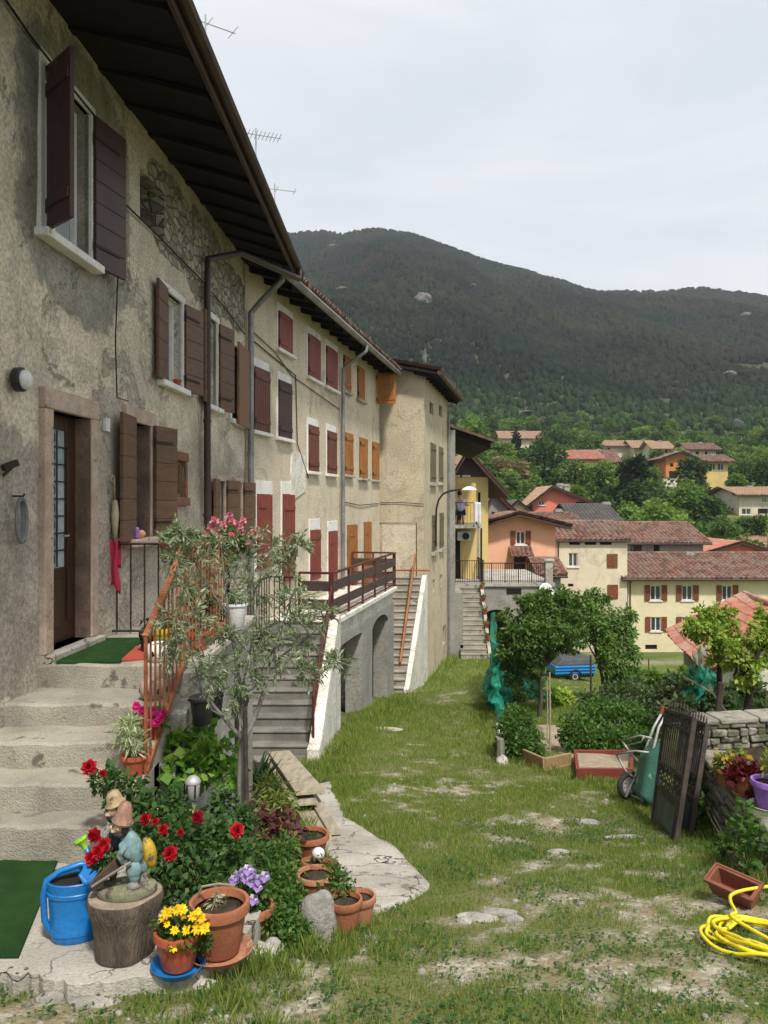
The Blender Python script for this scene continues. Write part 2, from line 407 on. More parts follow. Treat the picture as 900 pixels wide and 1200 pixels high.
M['concrete_pale'] = PM('concrete_pale', (.50, .47, .41), (.36, .335, .285), 1.3, .95, .8, 55, .012, spots=((.22, .195, .155), 4.0, .58), spec=.12, cracks=1.7)
M['concrete_dark'] = PM('concrete_dark', (.25, .24, .205), (.16, .155, .135), 1.8, .95, .8, 60, .012, spots=((.09, .085, .065), 3.0, .60), spec=.12)
M['marble'] = PM('pink_marble', (.52, .41, .325), (.40, .30, .235), 5, .6, .4, 45, .006, spots=((.20, .145, .115), 9, .60))
M['marble_dark'] = PM('brown_reveal', (.23, .15, .11), (.14, .10, .08), 5, .8, .6, 30, .008)  # browner and darker than the marble surround
M['white_stone'] = PM('white_stone', (.80, .785, .75), (.70, .685, .64), 3, .8, .3, 60, .004, spots=((.33, .30, .26), 6, .63))
M['white_paint'] = PM('white_paint', (.78, .78, .76), (.70, .70, .68), 3, .5, .1, 60, .002)
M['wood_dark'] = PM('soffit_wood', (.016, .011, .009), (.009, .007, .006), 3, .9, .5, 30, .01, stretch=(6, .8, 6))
M['fascia'] = PM('fascia_wood', (.075, .045, .035), (.045, .028, .024), 4, .6, .2, 40, .004)
M['shutter_brown'] = PM('shutter_brown', (.155, .085, .050), (.11, .060, .037), 5, .5, .3, 50, .004, stretch=(1, 1, 5))
M['shutter_maroon'] = PM('shutter_maroon', (.075, .036, .033), (.055, .028, .027), 5, .45, .3, 50, .004)
M['shutter_tan'] = PM('shutter_tan', (.27, .15, .075), (.19, .105, .053), 5, .55, .3, 50, .004, stretch=(5, 5, 1))
M['shutter_red'] = PM('shutter_red', (.235, .050, .038), (.185, .042, .034), 4, .5, .25, 50, .004)
M['shutter_redbrown'] = PM('shutter_redbrown', (.155, .048, .030), (.115, .036, .026), 4, .5, .25, 50, .004)
M['shutter_plum'] = PM('shutter_plum', (.05, .027, .026), (.04, .022, .022), 4, .5, .25, 50, .004)
M['shutter_orange'] = PM('shutter_orange', (.36, .135, .026), (.27, .095, .022), 4, .5, .25, 50, .004)
M['shutter_olive'] = PM('shutter_olive', (.16, .125, .075), (.12, .095, .06), 4, .7, .25, 50, .004)
M['shutter_far'] = PM('shutter_far', (.23, .075, .03), (.17, .055, .026), 4, .6, .1, 30, .004)
M['door_wood'] = PM('door_wood', (.06, .026, .015), (.038, .017, .011), 4, .35, .2, 40, .003, stretch=(8, 8, 1))
M['iron'] = PM('black_iron', (.028, .022, .02), (.05, .032, .025), 8, .6, .3, 60, .002, metal=.4)
M['gate_iron'] = PM('weathered_iron', (.042, .036, .032), (.085, .065, .052), 5, .7, .5, 50, .004, metal=.3, spots=((.075, .11, .09), 3.2, .60))
M['gate_panel'] = PM('verdigris_panel', (.075, .115, .10), (.06, .07, .06), 5, .7, .4, 40, .004, metal=.2)
M['orange_paint'] = PM('orange_paint', (.34, .115, .05), (.23, .075, .036), 6, .5, .25, 60, .002, spots=((.16, .06, .03), 9, .62))
M['rust'] = PM('rust_paint', (.36, .13, .05), (.24, .085, .04), 4, .6, .3, 50, .003)
M['darkred_metal'] = PM('dark_red_metal', (.105, .028, .024), (.075, .022, .02), 5, .45, .2, 50, .002)
M['plank_brown'] = PM('plank_brown', (.085, .058, .05), (.055, .038, .034), 4, .6, .4, 40, .004, stretch=(1, 1, 6))
M['pipe_brown'] = PM('pipe_brown', (.06, .035, .028), (.045, .028, .023), 3, .4, .1, 30, .002)
M['zinc'] = PM('zinc_pipe', (.30, .30, .30), (.20, .20, .205), 3, .45, .15, 30, .002, metal=.5)
M['tile'] = tilemat('clay_tile', (.17, .09, .065), (.10, .06, .048), (.15, .125, .10))
M['tile_far'] = tilemat('clay_tile_far', (.30, .15, .105), (.12, .07, .055), (.24, .19, .15), .4, .5)
M['tile_pale'] = tilemat('clay_tile_pale', (.46, .29, .19), (.35, .20, .13), (.40, .31, .23), .3, .5)
M['tile_red'] = tilemat('clay_tile_red', (.50, .19, .12), (.34, .14, .10), (.42, .27, .20), .3, .5)
M['slate'] = tilemat('grey_slate', (.12, .108, .10), (.09, .083, .08), (.14, .125, .115), .3, .4)
def glassmat(name, A, B, rough=.08):
    m = PM(name, A, B, 1.2, rough, 0, 20, .001, spec=.6); return m
M['glass'] = glassmat('window_glass', (.05, .055, .06), (.09, .095, .10))
M['glass_curtain'] = glassmat('curtained_glass', (.48, .49, .49), (.36, .37, .38), .3)
M['glass_door'] = glassmat('door_glass', (.30, .36, .39), (.46, .52, .55), .35)
M['dark'] = PM('dark_inside', (.012, .011, .010), (.02, .018, .016), 2, .95, 0)
M['terracotta'] = PM('terracotta', (.36, .135, .065), (.28, .10, .05), 7, .8, .3, 60, .003, spots=((.46, .27, .18), 6, .64))
M['terracotta_pale'] = PM('terracotta_pale', (.44, .20, .115), (.35, .15, .085), 7, .85, .3, 60, .003, spots=((.52, .36, .27), 5, .61))
M['plastic_terra'] = PM('plastic_terracotta', (.40, .095, .045), (.36, .085, .042), 5, .4, .05, 40, .001)
M['planter_brown'] = PM('planter_brown', (.24, .085, .05), (.19, .068, .042), 6, .5, .2, 50, .002)
M['blue_plastic'] = PM('blue_plastic', (.012, .165, .46), (.010, .145, .42), 3, .33, .05, 50, .001, spec=.5)
M['lime_plastic'] = PM('lime_plastic', (.30, .60, .04), (.26, .54, .04), 3, .35, 0)
M['white_plastic'] = PM('white_plastic', (.75, .75, .74), (.66, .66, .66), 3, .35, 0)
M['black_plastic'] = PM('black_plastic', (.02, .02, .021), (.03, .03, .03), 3, .4, .05)
M['yellow_plastic'] = PM('yellow_plastic', (.55, .42, .02), (.48, .36, .02), 3, .4, 0)
M['purple_plastic'] = PM('purple_plastic', (.32, .16, .52), (.27, .13, .46), 3, .4, .05)
M['hose'] = PM('hose_yellow', (.80, .68, .02), (.72, .58, .02), 6, .35, 0, spec=.5)
M['brick'] = PM('old_brick', (.26, .12, .075), (.18, .085, .055), 9, .9, .6, 40, .006)
M['soil'] = PM('soil', (.045, .033, .024), (.075, .055, .04), 12, 1, 1.0, 40, .02, spec=.05)
M['bark'] = PM('bark', (.13, .105, .075), (.075, .06, .045), 4, .95, 1.0, 22, .02, stretch=(3, 3, .6), spec=.1)
M['bark_grey'] = PM('bark_grey', (.25, .235, .20), (.15, .14, .12), 5, .95, .8, 30, .01, stretch=(3, 3, .8), spec=.1)
M['bark_dark'] = PM('bark_dark', (.05, .04, .032), (.03, .025, .02), 5, .95, .8, 24, .02, spec=.1)
M['stump_wood'] = PM('stump_wood', (.17, .135, .10), (.085, .068, .053), 2.2, .95, 1.0, 26, .02, stretch=(3, 3, .45), spec=.1)
M['stump_top'] = PM('stump_top', (.36, .29, .215), (.24, .19, .14), 5, .95, .6, 50, .006)
M['timber'] = PM('old_timber', (.43, .375, .28), (.31, .265, .19), 2, .9, .6, 26, .006, stretch=(8, .7, 8), spots=((.24, .195, .14), 1.2, .60))
M['timber_warm'] = PM('warm_timber', (.36, .24, .12), (.28, .18, .09), 3, .8, .5, 30, .006, stretch=(1, 6, 6))
M['stake'] = PM('dark_stake', (.07, .055, .042), (.04, .032, .026), 6, .85, .5, 30, .006)
M['rock'] = PM('rock', (.37, .35, .31), (.23, .22, .195), 5, .95, 1.0, 16, .03, spots=((.15, .155, .10), 4, .60), spec=.1)
M['drystone'] = stonemat('dry_stone', (.27, .255, .215), (.45, .43, .375), (.07, .065, .05), 4.2, 2.2)
M['rubble'] = stonemat('rubble_stone', (.22, .20, .165), (.46, .42, .345), (.20, .175, .135), 8, 1.4)
M['turf'] = PM('artificial_turf', (.030, .075, .022), (.022, .056, .018), 5, .95, 1.0, 160, .01, spec=.05)
M['red_mat'] = PM('red_mat', (.42, .085, .05), (.36, .07, .045), 5, .95, .8, 120, .006)
M['red_cloth'] = PM('red_cloth', (.43, .03, .065), (.34, .025, .05), 4, .9, .3, 80, .003)
M['green_metal'] = PM('green_tray', (.035, .12, .085), (.05, .15, .11), 4, .5, .2, 40, .003, spots=((.35, .36, .32), 3.5, .58))
M['grey_metal'] = PM('grey_metal', (.45, .45, .43), (.33, .33, .31), 5, .5, .2, 40, .002, metal=.3)
M['rubber'] = PM('rubber', (.03, .03, .03), (.05, .048, .045), 6, .85, .3, 40, .004)
M['red_wood'] = PM('red_wood', (.22, .045, .035), (.17, .038, .03), 4, .7, .4, 30, .005, stretch=(1, 5, 5))
M['sand'] = PM('sand', (.40, .33, .23), (.31, .25, .17), 6, 1, .9, 60, .01, spec=.05)
M['trailer_blue'] = PM('trailer_blue', (.022, .23, .56), (.018, .20, .50), 3, .35, .05, 30, .001, spec=.5)
M['tarp'] = PM('grey_tarp', (.075, .08, .085), (.055, .058, .062), 3, .6, .3, 12, .02)
M['net'] = PM('green_net', (.005, .20, .13), (.006, .15, .10), 5, .7, .3, 60, .004)
M['skin'] = PM('skin', (.50, .29, .20), (.46, .26, .18), 5, .6, .05, 60, .001)
M['shirt'] = PM('lilac_shirt', (.60, .58, .72), (.52, .50, .66), 5, .9, .2, 30, .004)
M['hair'] = PM('dark_hair', (.02, .014, .011), (.03, .02, .016), 8, .6, .3, 60, .004)
M['jeans'] = PM('dark_trousers', (.03, .035, .06), (.025, .03, .05), 5, .9, .2, 60, .002)
M['white_cloth'] = PM('white_cloth', (.74, .74, .75), (.64, .64, .66), 4, .9, .2, 30, .004)
M['wicker'] = PM('straw', (.42, .29, .15), (.30, .20, .10), 8, .9, .5, 60, .004)
M['wire_grey'] = PM('grey_wire', (.22, .23, .25), (.14, .15, .165), 8, .5, .2, 60, .002)
# foliage
L = {}
L['rose'] = leafmat('rose_leaf', (.030, .078, .022), (.070, .14, .036), (.12, .18, .05))
L['olive'] = leafmat('olive_leaf', (.13, .19, .085), (.25, .30, .165), (.38, .41, .29), .25)
L['bright'] = leafmat('bright_leaf', (.07, .17, .022), (.15, .28, .04), (.22, .33, .06))
L['mid'] = leafmat('mid_leaf', (.04, .105, .018), (.085, .165, .03), (.13, .20, .05))
L['lime'] = leafmat('lime_leaf', (.19, .29, .04), (.30, .40, .065), (.42, .48, .10))
L['yellowgreen'] = leafmat('yellowgreen_leaf', (.17, .22, .05), (.27, .30, .08), (.08, .14, .03))
L['variegated'] = leafmat('variegated_leaf', (.42, .46, .26), (.16, .25, .10), (.58, .58, .42))
L['dark'] = leafmat('dark_leaf', (.014, .034, .012), (.032, .062, .02))
L['heuchera'] = leafmat('heuchera_leaf', (.065, .022, .024), (.12, .045, .038), (.16, .09, .05))
L['burgundy'] = leafmat('burgundy_leaf', (.09, .010, .018), (.15, .016, .025))
L['yucca'] = leafmat('yucca_leaf', (.02, .05, .02), (.045, .085, .035), None, .15)
L['treeA'] = leafmat('tree_leaf_dark', (.034, .074, .024), (.068, .118, .036), (.10, .155, .05))
L['treeB'] = leafmat('tree_leaf_mid', (.050, .105, .024), (.095, .165, .038), (.14, .21, .05))
L['treeC'] = leafmat('tree_leaf_light', (.10, .18, .035), (.165, .245, .055), (.21, .29, .075))
L['treeD'] = leafmat('tree_leaf_conifer', (.012, .028, .012), (.026, .046, .018))
L['treeE'] = leafmat('tree_leaf_rust', (.17, .13, .075), (.26, .18, .12), (.10, .12, .04))
L['forest'] = leafmat('forest_leaf', (.016, .028, .016), (.026, .040, .020), (.04, .050, .026), .06, .9)
def forestmat():
    m, nt, bs = newmat('mountain_forest'); v = coords(nt, False); geo = N(nt, 'ShaderNodeNewGeometry'); r = geo.outputs['Random Per Island']
    c = mixc(nt, ramp(nt, noi(nt, v, .008, 6, .65, .6), .42, .60), (.009, .016, .012), (.020, .028, .016)); c = mixc(nt, ramp(nt, noi(nt, v, .006, 6, .7, .3), .56, .66), c, (.026, .022, .018))
    sp = N(nt, 'ShaderNodeSeparateXYZ'); nt.links.new(v, sp.inputs[0]); low = ramp(nt, mathn(nt, 'ADD', sp.outputs[2], mathn(nt, 'MULTIPLY', noi(nt, v, .012, 5), 70)), 100, 55); c = mixc(nt, low, c, (.032, .058, .022))
    k = mathn(nt, 'ADD', mathn(nt, 'MULTIPLY', r, .7), .65); cc = N(nt, 'ShaderNodeCombineXYZ')
    for i in range(3): nt.links.new(k, cc.inputs[i])
    setin(nt, bs.inputs['Base Color'], mixc(nt, 1.0, c, cc.outputs[0], 'MULTIPLY')); bs.inputs['Roughness'].default_value = 1; bs.inputs['Specular IOR Level'].default_value = .03; return m
L['forest'] = forestmat()
L['grass'] = leafmat('grass_blade', (.13, .205, .036), (.245, .305, .066), (.37, .36, .15), .4)
L['clover'] = leafmat('clover_leaf', (.03, .095, .018), (.06, .14, .03), None, .3)
L['red'] = leafmat('red_petal', (.48, .008, .022), (.34, .006, .016), (.56, .03, .06), .25)
L['pink'] = leafmat('pink_petal', (.68, .20, .34), (.78, .34, .47), (.85, .52, .60), .3)
L['magenta'] = leafmat('magenta_petal', (.42, .008, .13), (.55, .02, .20), None, .3)
L['yellow'] = leafmat('yellow_petal', (.85, .50, .01), (.90, .62, .015), None, .25)
L['violet'] = leafmat('violet_petal', (.22, .12, .42), (.36, .24, .56), (.80, .76, .86), .25)
L['orange'] = leafmat('orange_petal', (.62, .28, .03), (.70, .42, .06), (.34, .28, .06), .25)
# ------------------------------------------------------------------ ground: one sheet out to the foot of the mountain
def axis(segs):
    out = []
    for a, b, st in segs: out += list(np.arange(a, b, st))
    out.append(segs[-1][1]); return np.array(out)

BARE = [(1.5, 6.6, 1.0, 3.2, .52), (.9, 4.4, 1.6, 1.0, .5), (2.4, 4.6, 1.0, 1.4, .6), (1.6, 4.2, 1.3, 1.2, .9), (2.3, 5.5, 1.1, .9, .8), (.7, 3.6, 1.0, .5, .65), (1.9, 3.4, 1.5, .7, 1.0), (.9, 10.3, .9, 1.0, .75), (1.9, 8.7, .8, .8, .7), (.2, 5.0, .5, .35, .5), (.5, 8.1, .35, .35, .55),
        (3.0, 8.0, .8, .6, .55), (2.8, 6.4, .5, .7, .6), (-1.7, 3.75, .9, .28, .85), (.9, 13, .5, 2.2, .35), (1.5, 20, .5, 4, .35), (3.1, 15, .5, 2.6, 1.0), (.25, 11.3, .3, .8, .45), (3.0, 7.0, .4, .4, .5)]
def bareness(X, Y):
    b = np.zeros_like(np.asarray(X, float))
    for x, y, rx, ry, k in BARE: b = np.maximum(b, k * np.exp(-(((X - x) / rx) ** 2 + ((Y - y) / ry) ** 2) * 1.1))
    n = fbm(np.asarray(X) * 2.3, np.asarray(Y) * 2.3, 21, 5); n2 = fbm(np.asarray(X) * 9, np.asarray(Y) * 9, 33, 3)
    return np.clip((b * .72 + (n - .47) * 1.9 + (n2 - .45) * 2.2 - .36) * 1.9, 0, 1)

xs = axis([(-900, -200, 60), (-200, -60, 14), (-60, -12, 3), (-12, -4, .5), (-4, 7, .11), (7, 16, .5), (16, 70, 3), (70, 260, 12), (260, 900, 60)])
ys = axis([(-12, 2, .6), (2, 16, .11), (16, 40, .35), (40, 130, 1.8), (130, 420, 9), (420, 760, 40)])
GX, GYm = np.meshgrid(xs, ys)
Zg = g(GX, GYm); Zg = Zg + .03 * (fbm(GX * 6, GYm * 6, 41, 3) - .45) * (GYm < 20)
V = np.stack([GX, GYm, Zg], -1).reshape(-1, 3); nx = len(xs); ny = len(ys)
ii = (np.arange(ny - 1)[:, None] * nx + np.arange(nx - 1)[None]).ravel()
Fq = np.stack([ii, ii + 1, ii + 1 + nx, ii + nx], 1)
def groundmat():
    m, nt, bs = newmat('meadow_ground'); v = coords(nt, False)
    at_ = N(nt, 'ShaderNodeAttribute', attribute_name='bare')
    turf = mixc(nt, ramp(nt, noi(nt, v, 1.5, 6), .35, .65), (.10, .125, .035), (.17, .165, .075))
    far = mixc(nt, ramp(nt, noi(nt, v, .35, 5), .35, .65), (.09, .125, .03), (.15, .175, .05))
    sp = N(nt, 'ShaderNodeSeparateXYZ'); nt.links.new(v, sp.inputs[0])
    turf = mixc(nt, ramp(nt, sp.outputs[1], 14, 30), turf, far)
    vo = N(nt, 'ShaderNodeTexVoronoi'); nt.links.new(v, vo.inputs['Vector']); vo.inputs['Scale'].default_value = 26
    s = N(nt, 'ShaderNodeSeparateColor'); nt.links.new(vo.outputs['Color'], s.inputs[0])
    peb = mixc(nt, s.outputs[0], (.24, .215, .155), (.50, .46, .37)); peb = mixc(nt, ramp(nt, noi(nt, v, 4, 6), .42, .62), peb, (.27, .22, .14))
    c = mixc(nt, at_.outputs['Fac'], turf, peb); c = mixc(nt, .5, c, mixc(nt, noi(nt, v, 45, 4), (.4, .4, .4), (1.5, 1.5, 1.5)), 'MULTIPLY')
    setin(nt, bs.inputs['Base Color'], c); bs.inputs['Roughness'].default_value = 1; bs.inputs['Specular IOR Level'].default_value = .05
    h = mathn(nt, 'ADD', mathn(nt, 'MULTIPLY', vo.outputs['Distance'], -.7), noi(nt, v, 30, 5)); nt.links.new(bumpn(nt, h, .8, .02), bs.inputs['Normal'])
    return m
npmesh('ground', V, Fq, groundmat(), smooth=True, attr={'bare': bareness(V[:, 0], V[:, 1])})
tag(bpy.data.objects['ground'], 'sloping green meadow ground falling away to the village', 'ground', kind='structure')

# ------------------------------------------------------------------ mountain and its forest
RPX = [-900, -300, 0, 200, 300, 340, 380, 450, 480, 520, 560, 590, 620, 660, 700, 740, 770, 800, 850, 900, 960, 1100, 1500, 2200]
RPY = [420, 330, 300, 292, 285, 280, 275, 277, 284, 297, 316, 324, 329, 337, 344, 340, 339, 340, 348, 359, 372, 385, 420, 470]
def mount(X, Y):
    X = np.asarray(X, float); Y = np.asarray(Y, float)
    px = CX + F * X / np.maximum(Y, 50)
    Rr = 950 + 120 * (fbm(px * .004, px * 0, 51, 3) - .5)
    zr = (HY - np.interp(px, RPX, RPY)) / F * Rr
    t = (Y - 290) / (Rr - 290)
    base = 26 + (zr - 26) * np.where(t < 1, np.clip(t, -.3, 1) ** 1.08 if False else np.sign(t) * np.abs(np.clip(t, -.3, 1)) ** 1.1, 1 - (t - 1) * 1.2)
    rav = (fbm(X * .008 + Y * .0015, Y * .0022, 61, 5) - .47)
    amp = 150 * np.clip(t, 0, 1) * np.clip(1.12 - t, 0, 1) * 2.0
    return base + rav * amp + 7 * (fbm(X * .03, Y * .03, 71, 3) - .47) * np.clip(t * 3, 0, 1) * np.clip((1.05 - t) * 6, 0, 1)
mx = axis([(-700, -200, 40), (-200, 700, 9), (700, 1500, 40)]); my = axis([(285, 1000, 9), (1000, 1400, 40)])
MX, MY = np.meshgrid(mx, my); V = np.stack([MX, MY, mount(MX, MY)], -1).reshape(-1, 3); nx = len(mx); ny = len(my)
ii = (np.arange(ny - 1)[:, None] * nx + np.arange(nx - 1)[None]).ravel(); Fq = np.stack([ii, ii + 1, ii + 1 + nx, ii + nx], 1)
npmesh('mountain', V, Fq, PM('mountain_soil', (.045, .06, .03), (.075, .08, .045), .02, 1, .5, .4, .5, spec=.05), smooth=True)
tag(bpy.data.objects['mountain'], 'long wooded mountain ridge behind the village', 'mountain', kind='structure')

ROCKS = [(495, 354, 9, 8), (748, 0, 0, 0), (381, 343, 7, 4), (348, 270, 0, 0)]
def rockmask(px, py):
    m = np.zeros_like(px)
    for x, y, w, h in [(495, 353, 10, 8), (400, 342, 9, 4), (390, 292, 8, 3), (497, 425, 3, 14), (553, 338, 4, 5), (858, 508, 4, 16), (872, 372, 9, 4), (610, 485, 10, 4), (563, 412, 4, 3), (850, 442, 5, 7), (785, 380, 5, 4), (640, 492, 16, 3), (740, 488, 14, 4)]:
        m = np.maximum(m, np.exp(-(((px - x) / w) ** 2 + ((py - y) / h) ** 2) * 1.2 * (.4 + 1.4 * vnoise(px * .35, py * .35, 5))))
    return m
def onmount(px, py):
    Y = 300.0
    while Y < 1100:
        p = at(px, py, Y)
        if p.z < float(mount(p.x, p.y)): break
        Y += 3
    return p
for i, (px, py, w_, h_, lb) in enumerate([(495, 353, 9, 8, 'largest pale rock outcrop high on the wooded mountain'), (400, 343, 9, 4, 'pale rock outcrop on the mountain just above the far roofs'), (391, 291, 7, 3, 'small pale rock near the left summit of the mountain'), (497, 424, 2.5, 11, 'thin vertical pale rock streak low on the mountain'), (553, 338, 3, 4, 'small pale rock near the middle of the ridge'), (858, 508, 4, 14, 'tall pale rock face low on the mountain at the right'), (872, 371, 8, 3, 'pale rock just under the ridge at the right'), (850, 442, 4, 6, 'faint rock face midway up the mountain at the right'), (612, 486, 8, 3, 'pale scree among trees at the foot of the mountain')]):
    p = onmount(px, py); k = p.y / F; mb = MB(); mb.ell((0, 0, 0), (w_ * k, 7, h_ * k), 22, 14, wob=.13, seed=i); mb.ell((w_ * k * .7, 2, -h_ * k * .5), (w_ * k * .6, 6, h_ * k * .5), 16, 10, wob=.16, seed=i + 20)
    tag(build('rock_outcrop', mb, PM('pale_cliff', (.27, .265, .245), (.15, .15, .135), .25, 1, 1.0, .8, 1.5, spots=((.07, .08, .055), .12, .56), spec=.05), loc=(p.x, p.y - 3, p.z)), lb, 'rock')
rng = np.random.default_rng(5)
n = 100000
px = rng.uniform(250, 1060, n); ty = 292 + (1010 - 292) * rng.random(n) ** .75
X = (px - CX) / F * ty; Zt = mount(X, ty); py = HY - F * Zt / ty
keep = (rockmask(px, py) < .5) & (fbm(X * .02, ty * .02, 81, 3) > .18)
X, ty, Zt = X[keep], ty[keep], Zt[keep]; n = len(X)
hgt = rng.uniform(3.0, 7.6, n) * (.62 + .38 * sstep(290, 620, ty)) * (1 + .4 * (fbm(X * .012, ty * .012, 91, 3) - .5)); con = rng.random(n) < .55
# each crown: a jagged closed lump of three rings, pointed for conifers, domed for the others
k = 6; ring = np.arange(k) * 2 * math.pi / k
prof_c = np.array([[.05, .05], [.62, .25], [.40, .60], [0, 1.0]]); prof_b = np.array([[.15, .0], [.95, .35], [.75, .78], [0, 1.0]])
prof = np.where(con[:, None, None], prof_c[None], prof_b[None])
rad = hgt * np.where(con, .38, .46)
Vt = np.zeros((n, 4, k, 3)); jit = rng.uniform(.45, 1.4, (n, 4, k)); ph = rng.uniform(0, 6, n)
for i in range(4):
    rr = prof[:, i, 0][:, None] * rad[:, None] * jit[:, i]
    Vt[:, i, :, 0] = X[:, None] + rr * np.cos(ring[None] + ph[:, None] + i * .5)
    Vt[:, i, :, 1] = ty[:, None] + rr * np.sin(ring[None] + ph[:, None] + i * .5)
    Vt[:, i, :, 2] = (Zt - 1)[:, None] + hgt[:, None] * (prof[:, i, 1][:, None] + (jit[:, i] - .95) * .16 * (i in (1, 2)))
base = (np.arange(n) * 4 * k)[:, None, None]
q = np.array([[[i * k + j, i * k + (j + 1) % k, (i + 1) * k + (j + 1) % k, (i + 1) * k + j] for j in range(k)] for i in range(3)]).reshape(1, -1, 4)
npmesh('forest', Vt.reshape(-1, 3), (base + q).reshape(-1, 4), L['forest'])
tag(bpy.data.objects['forest'], 'dense dark mixed forest covering the whole mountainside', 'forest', kind='stuff')

# ------------------------------------------------------------------ walls
class Wall:
    def __init__(s, a, d, L=None):
        s.a = Vector((a[0], a[1])); s.d = Vector(d).normalized(); s.rz = math.atan2(s.d.y, s.d.x)
    def s(s_, px):
        k = (px - CX) / F                     # X = kY
        return (k * s_.a.y - s_.a.x) / (s_.d.x - k * s_.d.y)
    def Y(s_, px): return s_.a.y + s_.d.y * s_.s(px)
    def z(s_, px, py): return (HY - py) / F * s_.Y(px)
    def w(s_, s, out=0, z=0):                 # world point: s along, out metres outwards (to the street)
        return Vector((s_.a.x + s_.d.x * s + s_.d.y * out, s_.a.y + s_.d.y * s - s_.d.x * out, z))
    def rect(s_, x0, x1, yt, yb):             # pixel rectangle (heights read at its left edge) -> s0,s1,z0,z1
        return [s_.s(x0), s_.s(x1), s_.z(x0, yb), s_.z(x0, yt)]

def wall_mesh(mb, Lx, z0, z1, holes, depth=.3, cell=.35, amp=.018, seed=0, back=.01, x_start=0.0):
    def cuts(a, b, hs):
        hs = sorted(set(round(h, 4) for h in hs if a < h < b)); out = [a] + hs + [b]; res = [a]
        for p, q in zip(out[:-1], out[1:]):
            k = max(1, int(round((q - p) / cell))); res += [p + (q - p) * i / k for i in range(1, k + 1)]
        return res
    X = cuts(x_start, Lx, [h[0] for h in holes] + [h[1] for h in holes]); Z = cuts(z0, z1, [h[2] for h in holes] + [h[3] for h in holes])
    XX, ZZ = np.meshgrid(X, Z); D = (fbm(XX * .7 + seed, ZZ * .7, 13 + seed, 4) - .47) * amp * 3
    o = len(mb.v); nx = len(X)
    vs = [(X[i], D[j, i], Z[j]) for j in range(len(Z)) for i in range(nx)]; fs = []
    inh = lambda x, z: any(h[0] < x < h[1] and h[2] < z < h[3] for h in holes)
    for j in range(len(Z) - 1):
        for i in range(nx - 1):
            if not inh((X[i] + X[i + 1]) / 2, (Z[j] + Z[j + 1]) / 2): fs.append((j * nx + i, j * nx + i + 1, (j + 1) * nx + i + 1, (j + 1) * nx + i))
    mb.add(vs, fs)
    for h in holes:
        a, b, c, d = h[:4]; y = -amp * .0; dd = h[4] if len(h) > 4 else depth; e = .02
        mb.add([(a, -e * 0, c), (a, dd, c), (a, dd, d), (a, 0, d)], [(0, 1, 2, 3)]); mb.add([(b, 0, c), (b, dd, c), (b, dd, d), (b, 0, d)], [(3, 2, 1, 0)])
        mb.add([(a, 0, d), (a, dd, d), (b, dd, d), (b, 0, d)], [(0, 1, 2, 3)]); mb.add([(a, 0, c), (a, dd, c), (b, dd, c), (b, 0, c)], [(3, 2, 1, 0)])
    return mb

def shell(mb, Lx, z0, z1, D, x_start=0.0):
    """the other three walls of a house"""
    mb.add([(x_start, 0, z0), (x_start, D, z0), (x_start, D, z1), (x_start, 0, z1)], [(0, 3, 2, 1)])
    mb.add([(Lx, 0, z0), (Lx, D, z0), (Lx, D, z1), (Lx, 0, z1)], [(0, 1, 2, 3)])
    mb.add([(x_start, D, z0), (Lx, D, z0), (Lx, D, z1), (x_start, D, z1)], [(0, 3, 2, 1)])
    return mb

def shutter(house, s, z0, z1, w, ang, mat, y=-.02, style='v', straps=True, th=.04):
    """one leaf hinged at (s, y); ang is the direction it points to, in degrees (0 along the wall, -90 straight out)"""
    mb = MB(); h = z1 - z0
    if style == 'h':
        n = max(3, int(round(h / .22)))
        for i in range(n):
            mb.box(.004, w, -th / 2, th / 2, i * h / n + .006, (i + 1) * h / n - .006)
        mb.box(.012, w - .01, -th * .32, th * .32, .01, h - .01)
    else:
        n = max(2, int(round(w / .13)))
        for i in range(n):
            mb.box(.004 + i * w / n, (i + 1) * w / n - .003, -th / 2, th / 2, 0, h)
        for zz in (h * .12, h * .82): mb.box(.02, w - .02, -th * .9, -th * .45, zz, zz + .09)
    o = build('shutter', mb, mat, house, bevel=.004 if h > .9 else 0, loc=(s, y, z0)); o.rotation_euler.z = R(ang)
    if straps:
        for zz in (h * .13, h * .84):
            sb = MB(); sb.box(-.02, w * .75, -th * .5 - .012, -th * .5 + .004, zz, zz + .03); sb.tube([(-.01, -th * .4, zz - .04), (-.01, -th * .4, zz + .07)], .012, 6)
            build('hinge_strap', sb, M['iron'], o)
    return o

def window(house, s0, s1, z0, z1, depth=.16, glass='glass', frame='white_paint', sill=None, surround=None, bars=1, sillmat='white_stone', fw=.055, curtain=False):
    mb = MB(); mb.add([(s0, depth, z0), (s1, depth, z0), (s1, depth, z1), (s0, depth, z1)], [(0, 1, 2, 3)])
    w = build('window', mb, M[glass], house)
    fb = MB(); y0, y1 = depth - .05, depth - .004
    fb.box(s0, s1, y0, y1, z0, z0 + fw); fb.box(s0, s1, y0, y1, z1 - fw, z1); fb.box(s0, s0 + fw, y0, y1, z0 + fw, z1 - fw); fb.box(s1 - fw, s1, y0, y1, z0 + fw, z1 - fw)
    for b in range(bars):
        c = s0 + (s1 - s0) * (b + 1) / (bars + 1); fb.box(c - fw * .6, c + fw * .6, y0 + .003, y1, z0 + fw, z1 - fw)
    build('window_frame', fb, M[frame], w)
    if sill:
        sb = MB(); sb.box(s0 - .12, s1 + .12, -sill, .05, z0 - .075, z0 + .002); build('window_sill', sb, M[sillmat], w, bevel=.012)
    if surround:
        t = surround; sb = MB()
        sb.box(s0 - t, s0, -.035, .05, z0, z1); sb.box(s1, s1 + t, -.035, .05, z0, z1); sb.box(s0 - t, s1 + t, -.037, .05, z1, z1 + t)
        build('window_surround', sb, M[sillmat], w, bevel=.008)
    return w

